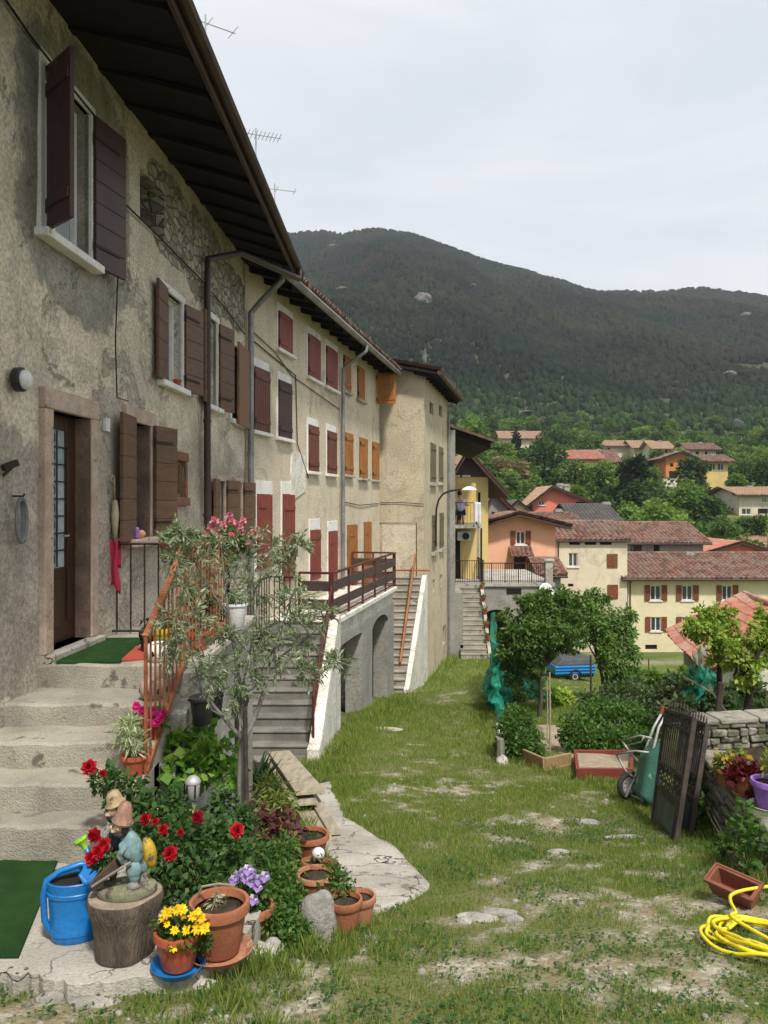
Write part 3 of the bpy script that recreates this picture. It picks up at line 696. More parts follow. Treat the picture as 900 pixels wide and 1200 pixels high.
def tile_sheet(mb, x0, x1, ye, ze, yr, zr, pitch=.2, row=.36, th=.06, seed=0, sag=.03, sub=4):
    """a pitched field of barrel tiles from the eave (ye, ze) up to the ridge (yr, zr)"""
    nu = max(4, int((x1 - x0) / pitch)) * sub; L_ = math.hypot(yr - ye, zr - ze); nr = max(2, int(L_ / row))
    rr = np.random.default_rng(seed); us = np.linspace(x0, x1, nu + 1); dy, dz = (yr - ye) / L_, (zr - ze) / L_; sg = 1 if dy > 0 else -1
    tj = rr.normal(0, .010, (nr, nu // sub + 2)); vs = []; fs = []
    prof = np.abs(np.cos(np.arange(nu + 1) * math.pi / sub)) * pitch * .42
    for r in range(nr):
        for e in (0, 1):
            l = L_ * (r + e) / nr + (-.04 if e == 0 else 0); up = th * .55 * (1 - e) + .02
            for i in range(nu + 1):
                h = prof[i] + up + tj[r, i // sub]; s = -sag * math.sin(math.pi * (us[i] - x0) / (x1 - x0)) + sag * .5 * math.sin(us[i] * 1.3 + seed)
                vs.append((us[i], ye + dy * (l + (tj[r, i // sub] * 2 if e == 0 else 0)) - dz * h * sg, ze + dz * l + abs(dy) * h + s))
    w = nu + 1
    for r in range(nr):
        for i in range(nu): a = (2 * r) * w + i; fs.append((a, a + 1, a + 1 + w, a + w))
        if r: 
            for i in range(nu): a = (2 * r - 1) * w + i; fs.append((a, a + 1, a + 1 + w, a + w))
    # eave ends (short drop under the first course)
    o = len(vs); vs += [(us[i], ye - dy * .02, ze - .01) for i in range(w)]; fs += [(o + i, o + i + 1, i + 1, i) for i in range(nu)]
    return mb.add(vs, fs)

# ================================================================== the row of houses on the left
W1 = Wall((-3.24, 2.9), (.0589, 1)); W2 = Wall((-2.55, 14.6), (.2036, 1))
DEPTH = 8.0
# ---- first house: rough old render
S_END = (14.6 - 2.9) / W1.d.y
h1 = T('stone_house', 'old rough rendered stone house with dark overhanging eaves, nearest of the row', 'house', W1.w(0, 0, -2.4), W1.rz)
Z0 = -2.4
def loc1(r): return [r[0], r[1], r[2] - Z0, r[3] - Z0]
wA = loc1([W1.s(49), W1.s(104), 2.39, 3.88]); wB = loc1([W1.s(187), W1.s(212), 1.55, 2.73]); wC = loc1([W1.s(241), W1.s(253), 1.5, 2.86]); wD = loc1([W1.s(270), W1.s(286), 1.44, 2.70])
dr = loc1([W1.s(58), W1.s(103), -1.33, .84]); wE = loc1([W1.s(150), W1.s(174), -.40, .93]); wF = loc1([W1.s(201), W1.s(216), .08, .58])
wG = loc1([W1.s(254), W1.s(262), -.75, .36]); wH = loc1([W1.s(274), W1.s(282), -.75, .36])
vent = loc1([W1.s(164), W1.s(192), 3.35, 3.95])
holes = [wA + [.22], wB + [.2], wC + [.2], wD + [.2], dr + [.42], wE + [.4], wF + [.15], wG + [.2], wH + [.2], vent + [.35]]
ZT = 4.72 - Z0
mb = MB(); wall_mesh(mb, S_END, -.9, ZT, holes, cell=.22, amp=.024, seed=1); shell(mb, S_END, -.9, ZT, DEPTH); build('wall', mb, M['plaster_old'], h1)
mb = MB(); mb.add([(vent[0], .34, vent[2]), (vent[1], .34, vent[2]), (vent[1], .34, vent[3]), (vent[0], .34, vent[3])], [(0, 1, 2, 3)]); build('attic_opening', mb, M['dark'], h1)
# eaves: boarded soffit on rafters, fascia, gutter, tiles
OV0, OV1 = 1.25, .92                       # overhang at the near and at the far end
def ov(s): return OV0 + (OV1 - OV0) * (s - 3.7) / (S_END - 3.7)
ZE = 4.18 - Z0; zin = 4.5 - Z0
mb = MB(); s0, s1 = 0, S_END + .12
mb.hexa([(s0, -ov(s0), ZE), (s1, -ov(s1), ZE), (s1, .1, zin), (s0, .1, zin)], [(s0, -ov(s0), ZE + .04), (s1, -ov(s1), ZE + .04), (s1, .1, zin + .04), (s0, .1, zin + .04)])
k = 0
sx = .3
while sx < s1:
    mb.hexa([(sx - .06, -ov(sx) + .04, ZE - .05), (sx + .06, -ov(sx) + .04, ZE - .05), (sx + .06, .0, zin - .05), (sx - .06, .0, zin - .05)],
            [(sx - .06, -ov(sx) + .04, ZE + .01), (sx + .06, -ov(sx) + .04, ZE + .01), (sx + .06, .05, zin + .01), (sx - .06, .05, zin + .01)]); sx += .72
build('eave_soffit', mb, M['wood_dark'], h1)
mb = MB(); mb.bar((s0, -ov(s0) - .02, ZE + .02), (s1, -ov(s1) - .02, ZE + .02), .04, .2); build('fascia_board', mb, M['fascia'], h1)
mb = MB(); gp = [(s0 + (s1 - s0) * i / 12, -ov(s0 + (s1 - s0) * i / 12) - .10, ZE + .05) for i in range(13)]; mb.tube(gp, .065, 8); build('gutter', mb, M['fascia'], h1)
mb = MB(); tile_sheet(mb, s0, s1, -1.15, ZE + .10, 4, ZE + 2.1, seed=1); mb.v = [(x, y + (1.15 - ov(x) + .06) * (4 - y) / 5.15, z) for x, y, z in mb.v]; tile_sheet(mb, s0, s1, 9, ZE + .2, 4, ZE + 2.1, seed=2); build('roof', mb, M['tile'], h1)
for s_ in (W1.s(90), W1.s(200)):
    mb = MB(); mb.box(s_, s_ + .7, 2.6, 3.2, ZE + 1.2, ZE + 2.6); mb.box(s_ - .08, s_ + .78, 2.52, 3.28, ZE + 2.6, ZE + 2.7); build('chimney', mb, M['rubble'], h1)
# door
w_ = MB(); t = .16
w_.box(dr[0] - t, dr[0], -.045, .42, dr[2], dr[3]); w_.box(dr[1], dr[1] + t, -.045, .42, dr[2], dr[3]); w_.box(dr[0] - t, dr[1] + t, -.05, .42, dr[3], dr[3] + .19)
build('door_surround', w_, M['marble'], h1, bevel=.012)
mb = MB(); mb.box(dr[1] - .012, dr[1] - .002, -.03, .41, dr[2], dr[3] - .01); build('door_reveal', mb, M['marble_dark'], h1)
mb = MB(); mb.box(dr[0] - t, dr[1] + t, -.12, .42, dr[2] - .1, dr[2]); build('door_step', mb, M['concrete_pale'], h1, bevel=.012)
mb = MB(); y = .12; a, b, c, d = dr; b -= .014
mb.box(a, a + .10, y, y + .07, c + .01, d); mb.box(b - .20, b, y, y + .07, c + .01, d); mb.box(a + .10, b - .20, y, y + .07, d - .14, d); mb.box(a + .10, b - .20, y, y + .07, c + .01, c + .72)
mb.box(a + .16, b - .34, y - .02, y, c + .16, c + .60); mb.box(b - .2, b - .08, y - .015, y, c + .2, d - .3)
do = build('door', mb, M['door_wood'], h1, bevel=.008)
mb = MB(); mb.box(a + .10, b - .20, y + .02, y + .03, c + .72, d - .14); dp = build('door_pane', mb, M['glass_door'], do)
mb = MB()
for i in range(1, 4): x = a + .10 + (b - .38 - a) * i / 4; mb.tube([(x, y + .005, c + .73), (x, y + .005, d - .15)], .008, 5)
for i in range(1, 8): z = c + .72 + (d - c - .86) * i / 8; mb.tube([(a + .10, y + .005, z), (b - .20, y + .005, z)], .007, 5)
for i in range(8):
    z = c + .72 + (d - c - .86) * (i + .5) / 8; x = a + .10 + (b - .38 - a) * .5
    mb.tube([(x + .05 * math.cos(q * .7), y, z + .05 * math.sin(q * .7)) for q in range(10)], .005, 4)
build('door_grille', mb, M['iron'], do)
mb = MB(); mb.tube([(b - .25, y, c + 1.02), (b - .25, y - .05, c + 1.02), (b - .36, y - .055, c + 1.02)], .01, 6); build('door_handle', mb, M['grey_metal'], do)
# upper windows
window(h1, *wA, depth=.17, glass='glass_curtain', sill=.12, surround=.085, bars=1)
shutter(h1, wA[0] + .04, wA[2] + .02, wA[3] - .03, .46, -130, M['shutter_maroon'], style='v', y=-.04)
shutter(h1, wA[1] + .02, wA[2] - .02, wA[3] - .0, .55, -10, M['shutter_maroon'], style='h', y=-.05)
window(h1, *wB, depth=.15, glass='glass_curtain', sill=.11, surround=.09, bars=1)
shutter(h1, wB[0] + .17, wB[2] - .01, wB[3] + .02, .5, -174, M['shutter_brown'], style='h', y=-.04)
shutter(h1, wB[1] + .03, wB[2] - .02, wB[3] - .0, .52, -10, M['shutter_brown'], style='h', y=-.05)
window(h1, *wC, depth=.15, glass='glass_curtain', sill=.11, surround=.09, bars=1)
shutter(h1, wC[0] + .04, wC[2] - .01, wC[3], .45, -174, M['shutter_brown'], style='h', y=-.05)
shutter(h1, wC[1] + .03, wC[2] - .02, wC[3], .5, -12, M['shutter_brown'], style='h', y=-.05)
window(h1, *wD, depth=.15, glass='glass', sill=.09, surround=.08, bars=1)
shutter(h1, wD[1] + .02, wD[2] - .08, wD[3] + .06, .98, 183, M['shutter_tan'], style='v', y=-.08)
# ground floor windows
window(h1, *wE, depth=.36, glass='dark', frame='shutter_tan', bars=0, sillmat='marble')
w_ = MB(); a, b, c, d = wE
w_.box(a - .15, a, -.04, .3, c, d); w_.box(b, b + .15, -.04, .3, c, d); w_.box(a - .15, b + .15, -.045, .3, d, d + .17); build('window_surround', w_, M['marble'], h1, bevel=.01)
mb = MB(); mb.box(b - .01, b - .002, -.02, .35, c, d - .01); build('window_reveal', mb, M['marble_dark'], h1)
mb = MB(); mb.box(a - .18, b + .18, -.17, .3, c - .09, c); build('window_sill', mb, M['marble'], h1, bevel=.012)
mb = MB(); 
for i in range(5): mb.tube([(a + .02, .20, d - .05 - i * .045), (b - .02, .20, d - .05 - i * .045)], .02, 6)
build('roller_blind', mb, M['timber_warm'], h1)
shutter(h1, a + .06, c - .02, d + .05, .54, -174, M['shutter_brown'], style='h', y=-.06)
shutter(h1, b + .03, c - .02, d + .02, .50, -12, M['shutter_brown'], style='h', y=-.07)
a, b, c, d = wF; window(h1, a, b, c, d, depth=.09, glass='glass_curtain', frame='shutter_tan', bars=0)
mb = MB(); mb.box(a - .12, b + .12, -.03, .06, d, d + .12); mb.box(a - .12, b + .12, -.05, .06, c - .11, c); mb.box(a - .09, a, -.025, .06, c, d); mb.box(b, b + .09, -.025, .06, c, d); build('brick_surround', mb, M['brick'], h1, bevel=.008)
for q in (wG, wH):
    window(h1, *q, depth=.15, surround=.09, bars=1, sill=.1, sillmat='marble'); m_ = q[3] - q[2]
    shutter(h1, q[0] - .04, q[2], q[3] + .03, .42, -174, M['shutter_brown'], style='h', y=-.05)
    shutter(h1, q[1] + .04, q[2], q[3] + .03, .44, -14, M['shutter_brown'], style='h', y=-.05)
# downpipe of the first house, cable and small fittings
sp = W1.s(236); ef = W1.s(262)
mb = MB(); mb.tube([(ef + 1.2, -ov(ef) - .08, ZE + .0), (ef + 1.15, -ov(ef) - .08, ZE - .18), (sp + .6, -.45, ZE - .28), (sp, -.10, ZE - .55), (sp, -.09, ZE - 1.0), (sp, -.09, 3.0), (sp + .03, -.09, .2)], .052, 10)
for z in (5.0, 3.6, 2.2): mb.lathe([(.06, 0), (.06, .05)], 10, (sp, -.09, z))
build('downpipe', mb, M['pipe_brown'], h1, smooth_angle=40)
def cable(house, pts, r=.011, name='wall_cable', mat='iron'):
    mb = MB(); mb.tube(pts, r, 5); return build(name, mb, M[mat], house)
def pw(px, py, out=.02): return (W1.s(px), -out - .02, W1.z(px, py) - Z0)
cable(h1, [pw(-30, -60), pw(2, 2), pw(30, 42), pw(60, 80), pw(108, 138), pw(136, 205), pw(138, 235), pw(180, 275), pw(228, 323), pw(262, 362), pw(284, 392)])
cable(h1, [pw(136, 235), pw(134, 320), pw(131, 400), pw(133, 466), pw(146, 470)], .008)
mb = MB(); a = pw(123, 498); mb.box(a[0] - .05, a[0] + .05, a[1], .0, a[2] - .07, a[2] + .07); build('bell_plate', mb, M['white_plastic'], h1, bevel=.005)
a = pw(15, 445); mb = MB(); mb.lathe([(.10, 0), (.10, .055), (.085, .068)], 20); o = build('lamp_rim', mb, M['black_plastic'], None)
lamp = T('wall_lamp', 'round bulkhead lamp with pale glass fixed on the rough wall beside the door', 'wall lamp', W1.w(a[0], .03, a[2] + Z0), W1.rz)
o.parent = lamp; o.rotation_euler = (R(90), 0, 0)
mb = MB(); mb.lathe([(.083, 0), (.078, .04), (.045, .065), (0, .072)], 20); o = build('lamp_glass', mb, M['white_plastic'], lamp, smooth=True, loc=(0, -.055, 0)); o.rotation_euler = (R(90), 0, 0)

# ---- second and third houses: smooth beige render
L2 = (26.4 - 14.6) / W2.d.y; LM = W2.s(398)
def mk(name, label, s0, s1, Zt):
    return T(name, label, 'house', W2.w(s0, 0, -5.5), W2.rz)
ZE2 = 4.26
h2 = mk('plaster_house', 'beige rendered terraced house with dark red shutters above the concrete staircase', 0, LM, 0); h2b = mk('plaster_house', 'beige terraced house with orange shutters between the red shutters and the jutting gable', LM, L2, 0)
B2 = -5.5
def r2(x0, x1, yt, yb, sh=0.0):
    a = W2.rect(x0, x1, yt, yb); return [a[0] - sh, a[1] - sh, a[2] - B2, a[3] - B2]
red = [(325, 341, 363, 408, 'shutter_red'), (360, 374, 390, 441, 'shutter_red'), (381, 394, 404, 452, 'shutter_red'),
       (296, 313, 428, 504, 'shutter_redbrown'), (325, 339, 444, 512, 'shutter_plum'), (360.5, 371, 497, 552, 'shutter_redbrown'), (382.5, 392, 504, 555, 'shutter_redbrown'),
       (300, 317, 579, 668, 'shutter_red'), (330, 342.5, 579, 683, 'shutter_red'), (362.5, 373, 621.5, 681, 'shutter_red'), (384, 394, 623, 703, 'shutter_red')]
ora = [(402, 409, 415, 457, 'shutter_orange'), (418.5, 426, 428, 467, 'shutter_orange'), (403.5, 411.5, 506, 556, 'shutter_orange'), (421, 429.5, 512, 560, 'shutter_orange'), (436, 443.2, 517, 562, 'shutter_orange'),
       (407, 417.5, 615.5, 690, 'shutter_orange'), (426, 434, 612, 690, 'shutter_orange')]
def plaster_house(h, s0, s1, lst, seed, extra=None):
    hs = []; info = []
    for x0, x1, yt, yb, mt in lst:
        a = r2(x0, x1, yt, yb, s0); hs.append(a + [.18]); info.append((a, mt, yb))
    mb = MB(); zt = 4.62 - B2; wall_mesh(mb, s1 - s0, -.9, zt, hs, cell=.4, amp=.012, seed=seed); shell(mb, s1 - s0, -.9, zt, DEPTH); build('wall', mb, M['plaster_beige'], h)
    for a, mt, yb in info:
        low = a[2] - .04; wd = a[1] - a[0]; door = yb > 665
        mb = MB(); mb.box(a[0], a[1], .14, .17, a[2], a[3]); win = build('window', mb, M['dark'], h)
        sb = MB(); t = .06
        if mt != 'shutter_orange':
            sb.box(a[0] - t, a[0], -.022, .05, a[2], a[3]); sb.box(a[1], a[1] + t, -.022, .05, a[2], a[3]); sb.box(a[0] - t, a[1] + t, -.024, .05, a[3], a[3] + .16 + (.1 if yb > 600 else 0)); build('window_surround', sb, M['white_stone'], win, bevel=.006)
        if not door:
            sb = MB(); sb.box(a[0] - .12, a[1] + .12, -.1, .04, a[2] - .07, a[2]); build('window_sill', sb, M['white_stone' if mt != 'shutter_orange' else 'concrete_pale'], win, bevel=.008)
        n = 2 if wd > .8 else 1; style = 'v'
        if n == 2:
            shutter(h, a[0] + .01, a[2] + .01, a[3] - .01, wd / 2 - .012, -2, M[mt], y=-.03, style=style, straps=yb < 600); shutter(h, a[1] - .01, a[2] + .01, a[3] - .01, wd / 2 - .012, 182, M[mt], y=-.03, style=style, straps=yb < 600)
        else: shutter(h, a[0] + .01, a[2] + .01, a[3] - .01, wd - .02, -2, M[mt], y=-.03, style=style, straps=yb < 600)
    OV = .62; ze = ZE2 - B2
    x1 = s1 - s0; x0 = -.25 if s0 == 0 else .0
    mb = MB(); mb.hexa([(x0, -OV, ze - .02), (x1, -OV, ze - .02), (x1, .1, ze + .18), (x0, .1, ze + .18)], [(x0, -OV, ze + .03), (x1, -OV, ze + .03), (x1, .1, ze + .23), (x0, .1, ze + .23)])
    q = .2
    while q < x1 - .1: mb.hexa([(q, -OV + .05, ze - .12), (q + .1, -OV + .05, ze - .12), (q + .1, .05, ze + .06), (q, .05, ze + .06)], [(q, -OV + .05, ze - .01), (q + .1, -OV + .05, ze - .01), (q + .1, .05, ze + .18), (q, .05, ze + .18)]); q += .8
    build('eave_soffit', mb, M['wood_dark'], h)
    mb = MB(); tile_sheet(mb, x0, x1, -OV - .08, ze + .08, 4, ze + 1.75, seed=seed); tile_sheet(mb, x0, x1, 8.5, ze + .1, 4, ze + 1.75, seed=seed + 5); build('roof', mb, M['tile'], h)
    mb = MB(); mb.tube([(x0, -OV - .07, ze), (x1, -OV - .07, ze)], .075, 8); build('gutter', mb, M['zinc'], h, smooth_angle=40)
plaster_house(h2, 0, LM, red, 3); plaster_house(h2b, LM, L2, ora, 4)
ze = ZE2 - B2
mb = MB(); s_ = W2.s(291); mb.tube([(.0, -.72, ze - .02), (.0, -.72, ze - .2), (.05, -.3, ze - .55), (.07, -.09, ze - .75), (.07, -.09, ze - 1.5), (.07, -.09, .9)], .055, 10)
for z in (8, 6.4, 4.6, 2.4): mb.lathe([(.065, 0), (.065, .05)], 10, (.07, -.09, z))
build('downpipe', mb, M['zinc'], h2, smooth_angle=40)
mb = MB(); mb.tube([(.1, -.72, ze - .02), (.06, -.72, ze - .2), (.04, -.35, ze - .45), (.03, -.09, ze - .65), (.03, -.09, ze - 1.5), (.03, -.09, 1.0)], .05, 10); build('downpipe', mb, M['zinc'], h2b, smooth_angle=40)
def pw2(px, py, out=.02, s0=0): return (W2.s(px) - s0, -out - .01, W2.z(px, py) - B2)
a = W2.rect(339, 357, 528, 588); mb = MB(); mb.prism([(a[0], a[2] - B2), (a[1], a[2] - B2 + .25), (a[1] - .05, a[3] - B2 - .02), (a[0] + .1, a[3] - B2)], lambda p, q: (p, -.03, q), lambda p, q: (p, .0, q)); build('render_patch', mb, M['white_plaster'], h2)
cable(h2, [pw2(290, 395), pw2(330, 428), pw2(345, 440), pw2(347, 520), pw2(360, 560)], .012)
cable(h2, [pw2(296, 390), pw2(320, 412), pw2(340, 440), pw2(397, 480)], .010)
cable(h2b, [pw2(401, 588, .02, LM), pw2(420, 592, .02, LM), pw2(443, 590, .02, LM)], .012)
a = r2(441, 446, 440, 474, LM); shutter(h2b, a[0] - .15, a[2], a[3] + .05, .62, -78, M['shutter_orange'], style='v', y=-.05)

# ---- fourth house: the one that juts out
cx, cy = 1.33, 26.4; W3 = Wall((cx, cy), (.2036, 1)); L3 = 6.3
h3 = T('plaster_house', 'tall sand coloured house jutting forward at the end of the row with narrow windows', 'house', W3.w(0, 0, -6.6), W3.rz); B3 = -6.6
def r3(x0, x1, yt, yb): a = W3.rect(x0, x1, yt, yb); return [a[0], a[1], a[2] - B3, a[3] - B3]
w3 = [r3(504, 510, 518, 565), r3(514, 518.5, 523, 565), r3(506, 510.5, 604, 647), r3(515, 519, 601, 643)]; v3 = [r3(507, 509.5, 680, 695), r3(516, 518.5, 674, 689), r3(519, 522, 735, 756), r3(503.5, 508, 470, 484), r3(514.5, 518, 474, 487)]
mb = MB(); zt = 11.15; wall_mesh(mb, L3, -.9, zt, [w + [.12] for w in w3 + v3], cell=.4, amp=.015, seed=6)
# side facing up the street
D3 = 1.5
def side(p, q): return (0, p, q)
nz, nyy = 28, 5
mb.grid(lambda u, v: (-.015 + .03 * vnoise(u * 4, v * 16, 3).item(), 8 * (1 - u) if False else 8.0 * u, -.9 + (zt + .9) * v), 10, 28)
mb.add([(L3, 0, -.9), (L3, 8, -.9), (L3, 8, zt), (L3, 0, zt)], [(0, 1, 2, 3)])
build('wall', mb, M['plaster_sand'], h3)
for w in w3:
    m_ = MB(); m_.box(w[0], w[1], .09, .11, w[2], w[3]); wi = build('window', m_, M['dark'], h3)
    sb = MB(); sb.box(w[0] - .1, w[1] + .1, -.1, .03, w[2] - .12, w[2]); build('window_sill', sb, M['concrete_pale'], wi)
    shutter(h3, w[0] + .01, w[2], w[3], w[1] - w[0] - .02, 0, M['shutter_olive'], y=-.02, straps=False)
for w in v3: m_ = MB(); m_.box(w[0], w[1], .10, .11, w[2], w[3]); build('vent_opening', m_, M['dark'], h3)
ze = 10.9
mb = MB(); mb.hexa([(-.45, -.45, ze - .1), (L3 + .3, -.45, ze - .1), (L3 + .3, 8, ze + 1.7), (-.45, 8, ze + 1.7)], [(-.45, -.45, ze - .02), (L3 + .3, -.45, ze - .02), (L3 + .3, 8, ze + 1.78), (-.45, 8, ze + 1.78)]); 
for q in np.arange(-.3, L3 + .2, .75): mb.hexa([(q, -.4, ze - .22), (q + .1, -.4, ze - .22), (q + .1, .3, ze - .05), (q, .3, ze - .05)], [(q, -.4, ze - .11), (q + .1, -.4, ze - .11), (q + .1, .3, ze + .07), (q, .3, ze + .07)])
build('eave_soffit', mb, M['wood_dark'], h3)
mb = MB(); tile_sheet(mb, -.5, L3 + .35, -.55, ze + .0, 8, ze + 1.82, seed=8); build('roof', mb, M['tile'], h3)
mb = MB(); mb.tube([(-.5, -.56, ze - .06), (L3 + .35, -.56, ze - .06)], .07, 8); build('gutter', mb, M['fascia'], h3)
mb = MB(); mb.tube([(L3 + .1, -.5, ze - .1), (L3 - .1, -.4, ze - .35), (L3 - .12, -.08, ze - .6), (L3 - .12, -.08, .4)], .05, 8); build('downpipe', mb, M['zinc'], h3, smooth_angle=40)
# plaster field on the side that faces us, with its thin border
o_ = MB(); o_.box(-.028, -.0, .28, 1.42, 3.75, 5.9); build('render_patch', o_, M['plaster_beige'], h3)
mb = MB(); mb.tube([(-.03, 1.55, 6.62), (-.03, .9, 6.64), (-.04, -.02, 6.58)], .012, 5); mb.tube([(-.03, 1.5, 5.95), (-.03, .25, 5.95), (-.03, .25, 3.75)], .01, 5); build('wall_cable', mb, M['iron'], h3)
mb = MB(); mb.tube([(-.05, .9, 10.9), (-.05, 1.1, 10.55)], .04, 6); build('beam_end', mb, M['timber'], h3)
# street lamp on a bent arm
b0 = W3.s(507); ll = T('street_lamp', 'street lamp on a curved arm bracketed to the jutting house', 'street lamp', W3.w(b0, .02, W3.z(507, 620)), W3.rz)
Y = W3.Y(507); k = Y / F
mb = MB(); pts = []
for (px, py) in [(507, 640), (507, 612), (507.5, 596), (510, 586), (515, 579), (523, 575.5), (533, 574), (541, 573)]:
    pts.append(((0, -(px - 507) * k * 1.0 - .1, (620 - py) * k)))
mb.tube(pts, .035, 8); mb.tube([(0, .02, .1), (0, -.12, .1)], .03, 6); mb.tube([(0, .02, -.45), (0, -.12, -.45)], .03, 6); build('lamp_arm', mb, M['iron'], ll, smooth_angle=60)
mb = MB(); e = pts[-1]; mb.lathe([(.015, .09), (.07, .075), (.15, .015), (.19, -.045), (.175, -.055), (.07, -.02), (0, -.02)], 16, (0, e[1] - .14, e[2] - .0), sx=.75, sy=1.5); build('lamp_shade', mb, M['white_plastic'], ll, smooth_angle=50)

# ---- television aerials on the roofs
def aerial(px, py, Y, hh, els, yaw, label):
    p = at(px, py, Y); t_ = T('television_aerial', label, 'aerial', (p.x, p.y, p.z - hh), yaw)
    mb = MB(); mb.tube([(0, 0, 0), (0, 0, hh + .1)], .011, 6); build('mast', mb, M['grey_metal'], t_)
    mb = MB(); mb.tube([(-.32, 0, hh), (.38, 0, hh)], .007, 5)
    for i in range(els): x = -.29 + .64 * i / (els - 1); mb.tube([(x, -.15 - .08 * (i == 0), hh), (x, .15 + .08 * (i == 0), hh)], .004, 4)
    build('aerial_bar', mb, M['grey_metal'], t_)
aerial(241, 27, 9.5, 1.2, 3, .6, 'television aerial at the top of the near roof edge, highest of the three')
aerial(300, 158, 11.8, 1.1, 12, .35, 'many pronged television aerial half way down the near roof edge')
aerial(322, 222, 14.0, 1.0, 3, .3, 'small thin aerial at the far end of the near roof, lowest of the three')

# ================================================================== stairs up to the first house
st = T('stone_staircase', 'worn concrete stairs rising along the rough wall to the brown door', 'staircase', (-2.4, 5.4, -2.45))
XR = -1.72
ED = [(5.36, -2.17), (5.62, -1.98), (5.97, -1.79), (6.40, -1.61), (6.93, -1.40)]
for i, (y, z) in enumerate(ED):
    mb = MB(); y1 = ED[i + 1][0] + .12 if i < 4 else 9.7; x0 = -3.06 - .14 + .0589 * (y - 7) + .16; lo = -2.75
    nu = 34
    xr = XR if i < 4 else -1.66
    top = []
    for j in range(nu + 1):
        x = x0 - .25 + (xr - x0 + .25) * j / nu; wv = .012 * math.sin(x * 7 + i * 2) + .03 * (vnoise(x * 11, i * 3.3, 2).item() - .5)
        top.append((x, y + wv, z + .006 * math.sin(x * 11 + i * 3)))
    vs = []; fs = []
    for (x, yy, z_) in top: vs += [(x, yy - .012 + .012 * (vnoise(x * 17, i, 5).item() - .5), z_ - .10), (x, yy - .004, z_ - .014 - .012 * vnoise(x * 14, i, 6).item()), (x, yy + .010 + .014 * vnoise(x * 14, i, 6).item(), z_), (x, y1, z_ + .004), (x, yy + .012, lo)]
    for j in range(nu):
        a = j * 5; b = a + 5; fs += [(a, b, b + 1, a + 1), (a + 1, b + 1, b + 2, a + 2), (a + 2, b + 2, b + 3, a + 3), (a + 4, b + 4, b, a)]
    e = len(vs) - 5; vs.append((vs[e][0], y1, lo)); fs.append((e + 4, len(vs) - 1, e + 3, e + 2, e + 1, e))
    mb.add(vs, fs); build('step' if i < 4 else 'landing', mb, M['concrete'] if i < 4 else M['concrete'], st, world=True, smooth_angle=35)
# side wall under the landing with a flat niche, its shade put into dark plates
mb = MB(); pts = [(5.34, -3.1), (9.7, -3.6), (9.7, -1.43), (6.72, -1.43), (6.72, -1.64), (6.42, -1.70), (6.42, -1.95), (6.1, -2.0), (6.1, -2.2), (5.34, -2.25)]
mb.prism(pts, lambda p, q: (-1.86, p, q), lambda p, q: (-1.60, p, q)); build('side_wall', mb, M['plaster_grey'], st, world=True)
mb = MB(); mb.prism([(6.9, -1.425), (9.7, -1.425), (9.7, -1.36), (6.9, -1.36)], lambda p, q: (-1.78, p, q), lambda p, q: (-1.56, p, q)); build('slab_edge', mb, M['concrete_pale'], st, world=True, bevel=.01)
ny0, ny1 = 8.55, 9.35
pts = [(ny0, -3.3), (ny1, -3.4), (ny1, -2.35)] + [((ny0 + ny1) / 2 + .4 * math.cos(a), -2.35 + .22 * math.sin(a)) for a in np.linspace(.3, 2.8, 6)] + [(ny0, -2.35)]
mb = MB(); mb.prism(pts, lambda p, q: (-1.62, p, q), lambda p, q: (-1.594, p, q)); build('niche_lining', mb, M['rubble'], st, world=True)
mb = MB(); pts2 = [((ny0 + ny1) / 2 + .42 * math.cos(a), -2.33 + .24 * math.sin(a)) for a in np.linspace(0, math.pi, 9)] + [(ny0, -2.4), (ny0 + .03, -2.42), (ny0 + .2, -2.40), (ny1 - .2, -2.52)]
mb.prism([((ny0 + ny1) / 2 + .42 * math.cos(a), -2.33 + .24 * math.sin(a)) for a in np.linspace(0, math.pi, 9)], lambda p, q: (-1.60, p, q), lambda p, q: (-1.586, p, q)); mb.prism([(ny0 - .02, -3.3), (ny0 + .16, -3.3), (ny0 + .16, -2.36), (ny0 - .02, -2.33)], lambda p, q: (-1.60, p, q), lambda p, q: (-1.588, p, q)); build('niche_shade', mb, M['dark'], st, world=True)

# railings of the landing
ra = T('iron_railing', 'thin black iron railing across the end of the landing with a red cloth on it', 'railing', (-2.3, 8.5, -1.4))
mb = MB(); xa, xb, zt_, zb_ = -2.90, -1.66, -.43, -1.36
mb.tube([(xa, 8.5, zt_), (xb, 8.5, zt_)], .014, 6); mb.tube([(xa, 8.5, zb_), (xb, 8.5, zb_)], .013, 6)
for i in range(9): x = xa + .05 + (xb - xa - .06) * i / 8; mb.tube([(x, 8.5, zb_), (x, 8.5, zt_)], .0095, 6)
mb.tube([(xb, 8.5, -1.42), (xb, 8.5, zt_ + .02)], .017, 6); build('railing_bars', mb, M['iron'], ra, world=True)
rb = T('orange_railing', 'orange painted sloping stair railing of thin vertical bars beside the steps', 'railing', (-1.73, 6.3, -2.2))
A0 = Vector((-1.735, 5.80, -.98)); A1 = Vector((-1.70, 6.78, -.36)); B0 = Vector((-1.735, 5.80, -1.96)); B1 = Vector((-1.70, 6.78, -1.33))
mb = MB(); mb.bar(A0, A1, .05, .05); build('handrail', mb, M['orange_paint'], rb, world=True, bevel=.006)
mb = MB(); mb.bar(B0, B1, .035, .04); build('bottom_rail', mb, M['orange_paint'], rb, world=True)
mb = MB()
for i in range(10): p = B0.lerp(B1, i / 9); q = A0.lerp(A1, i / 9); mb.tube([p, q], .0085, 6)
mb.tube([A0 + Vector((0, 0, .01)), B0 + Vector((0, 0, -.35))], .015, 6); build('railing_bars', mb, M['orange_paint'], rb, world=True)
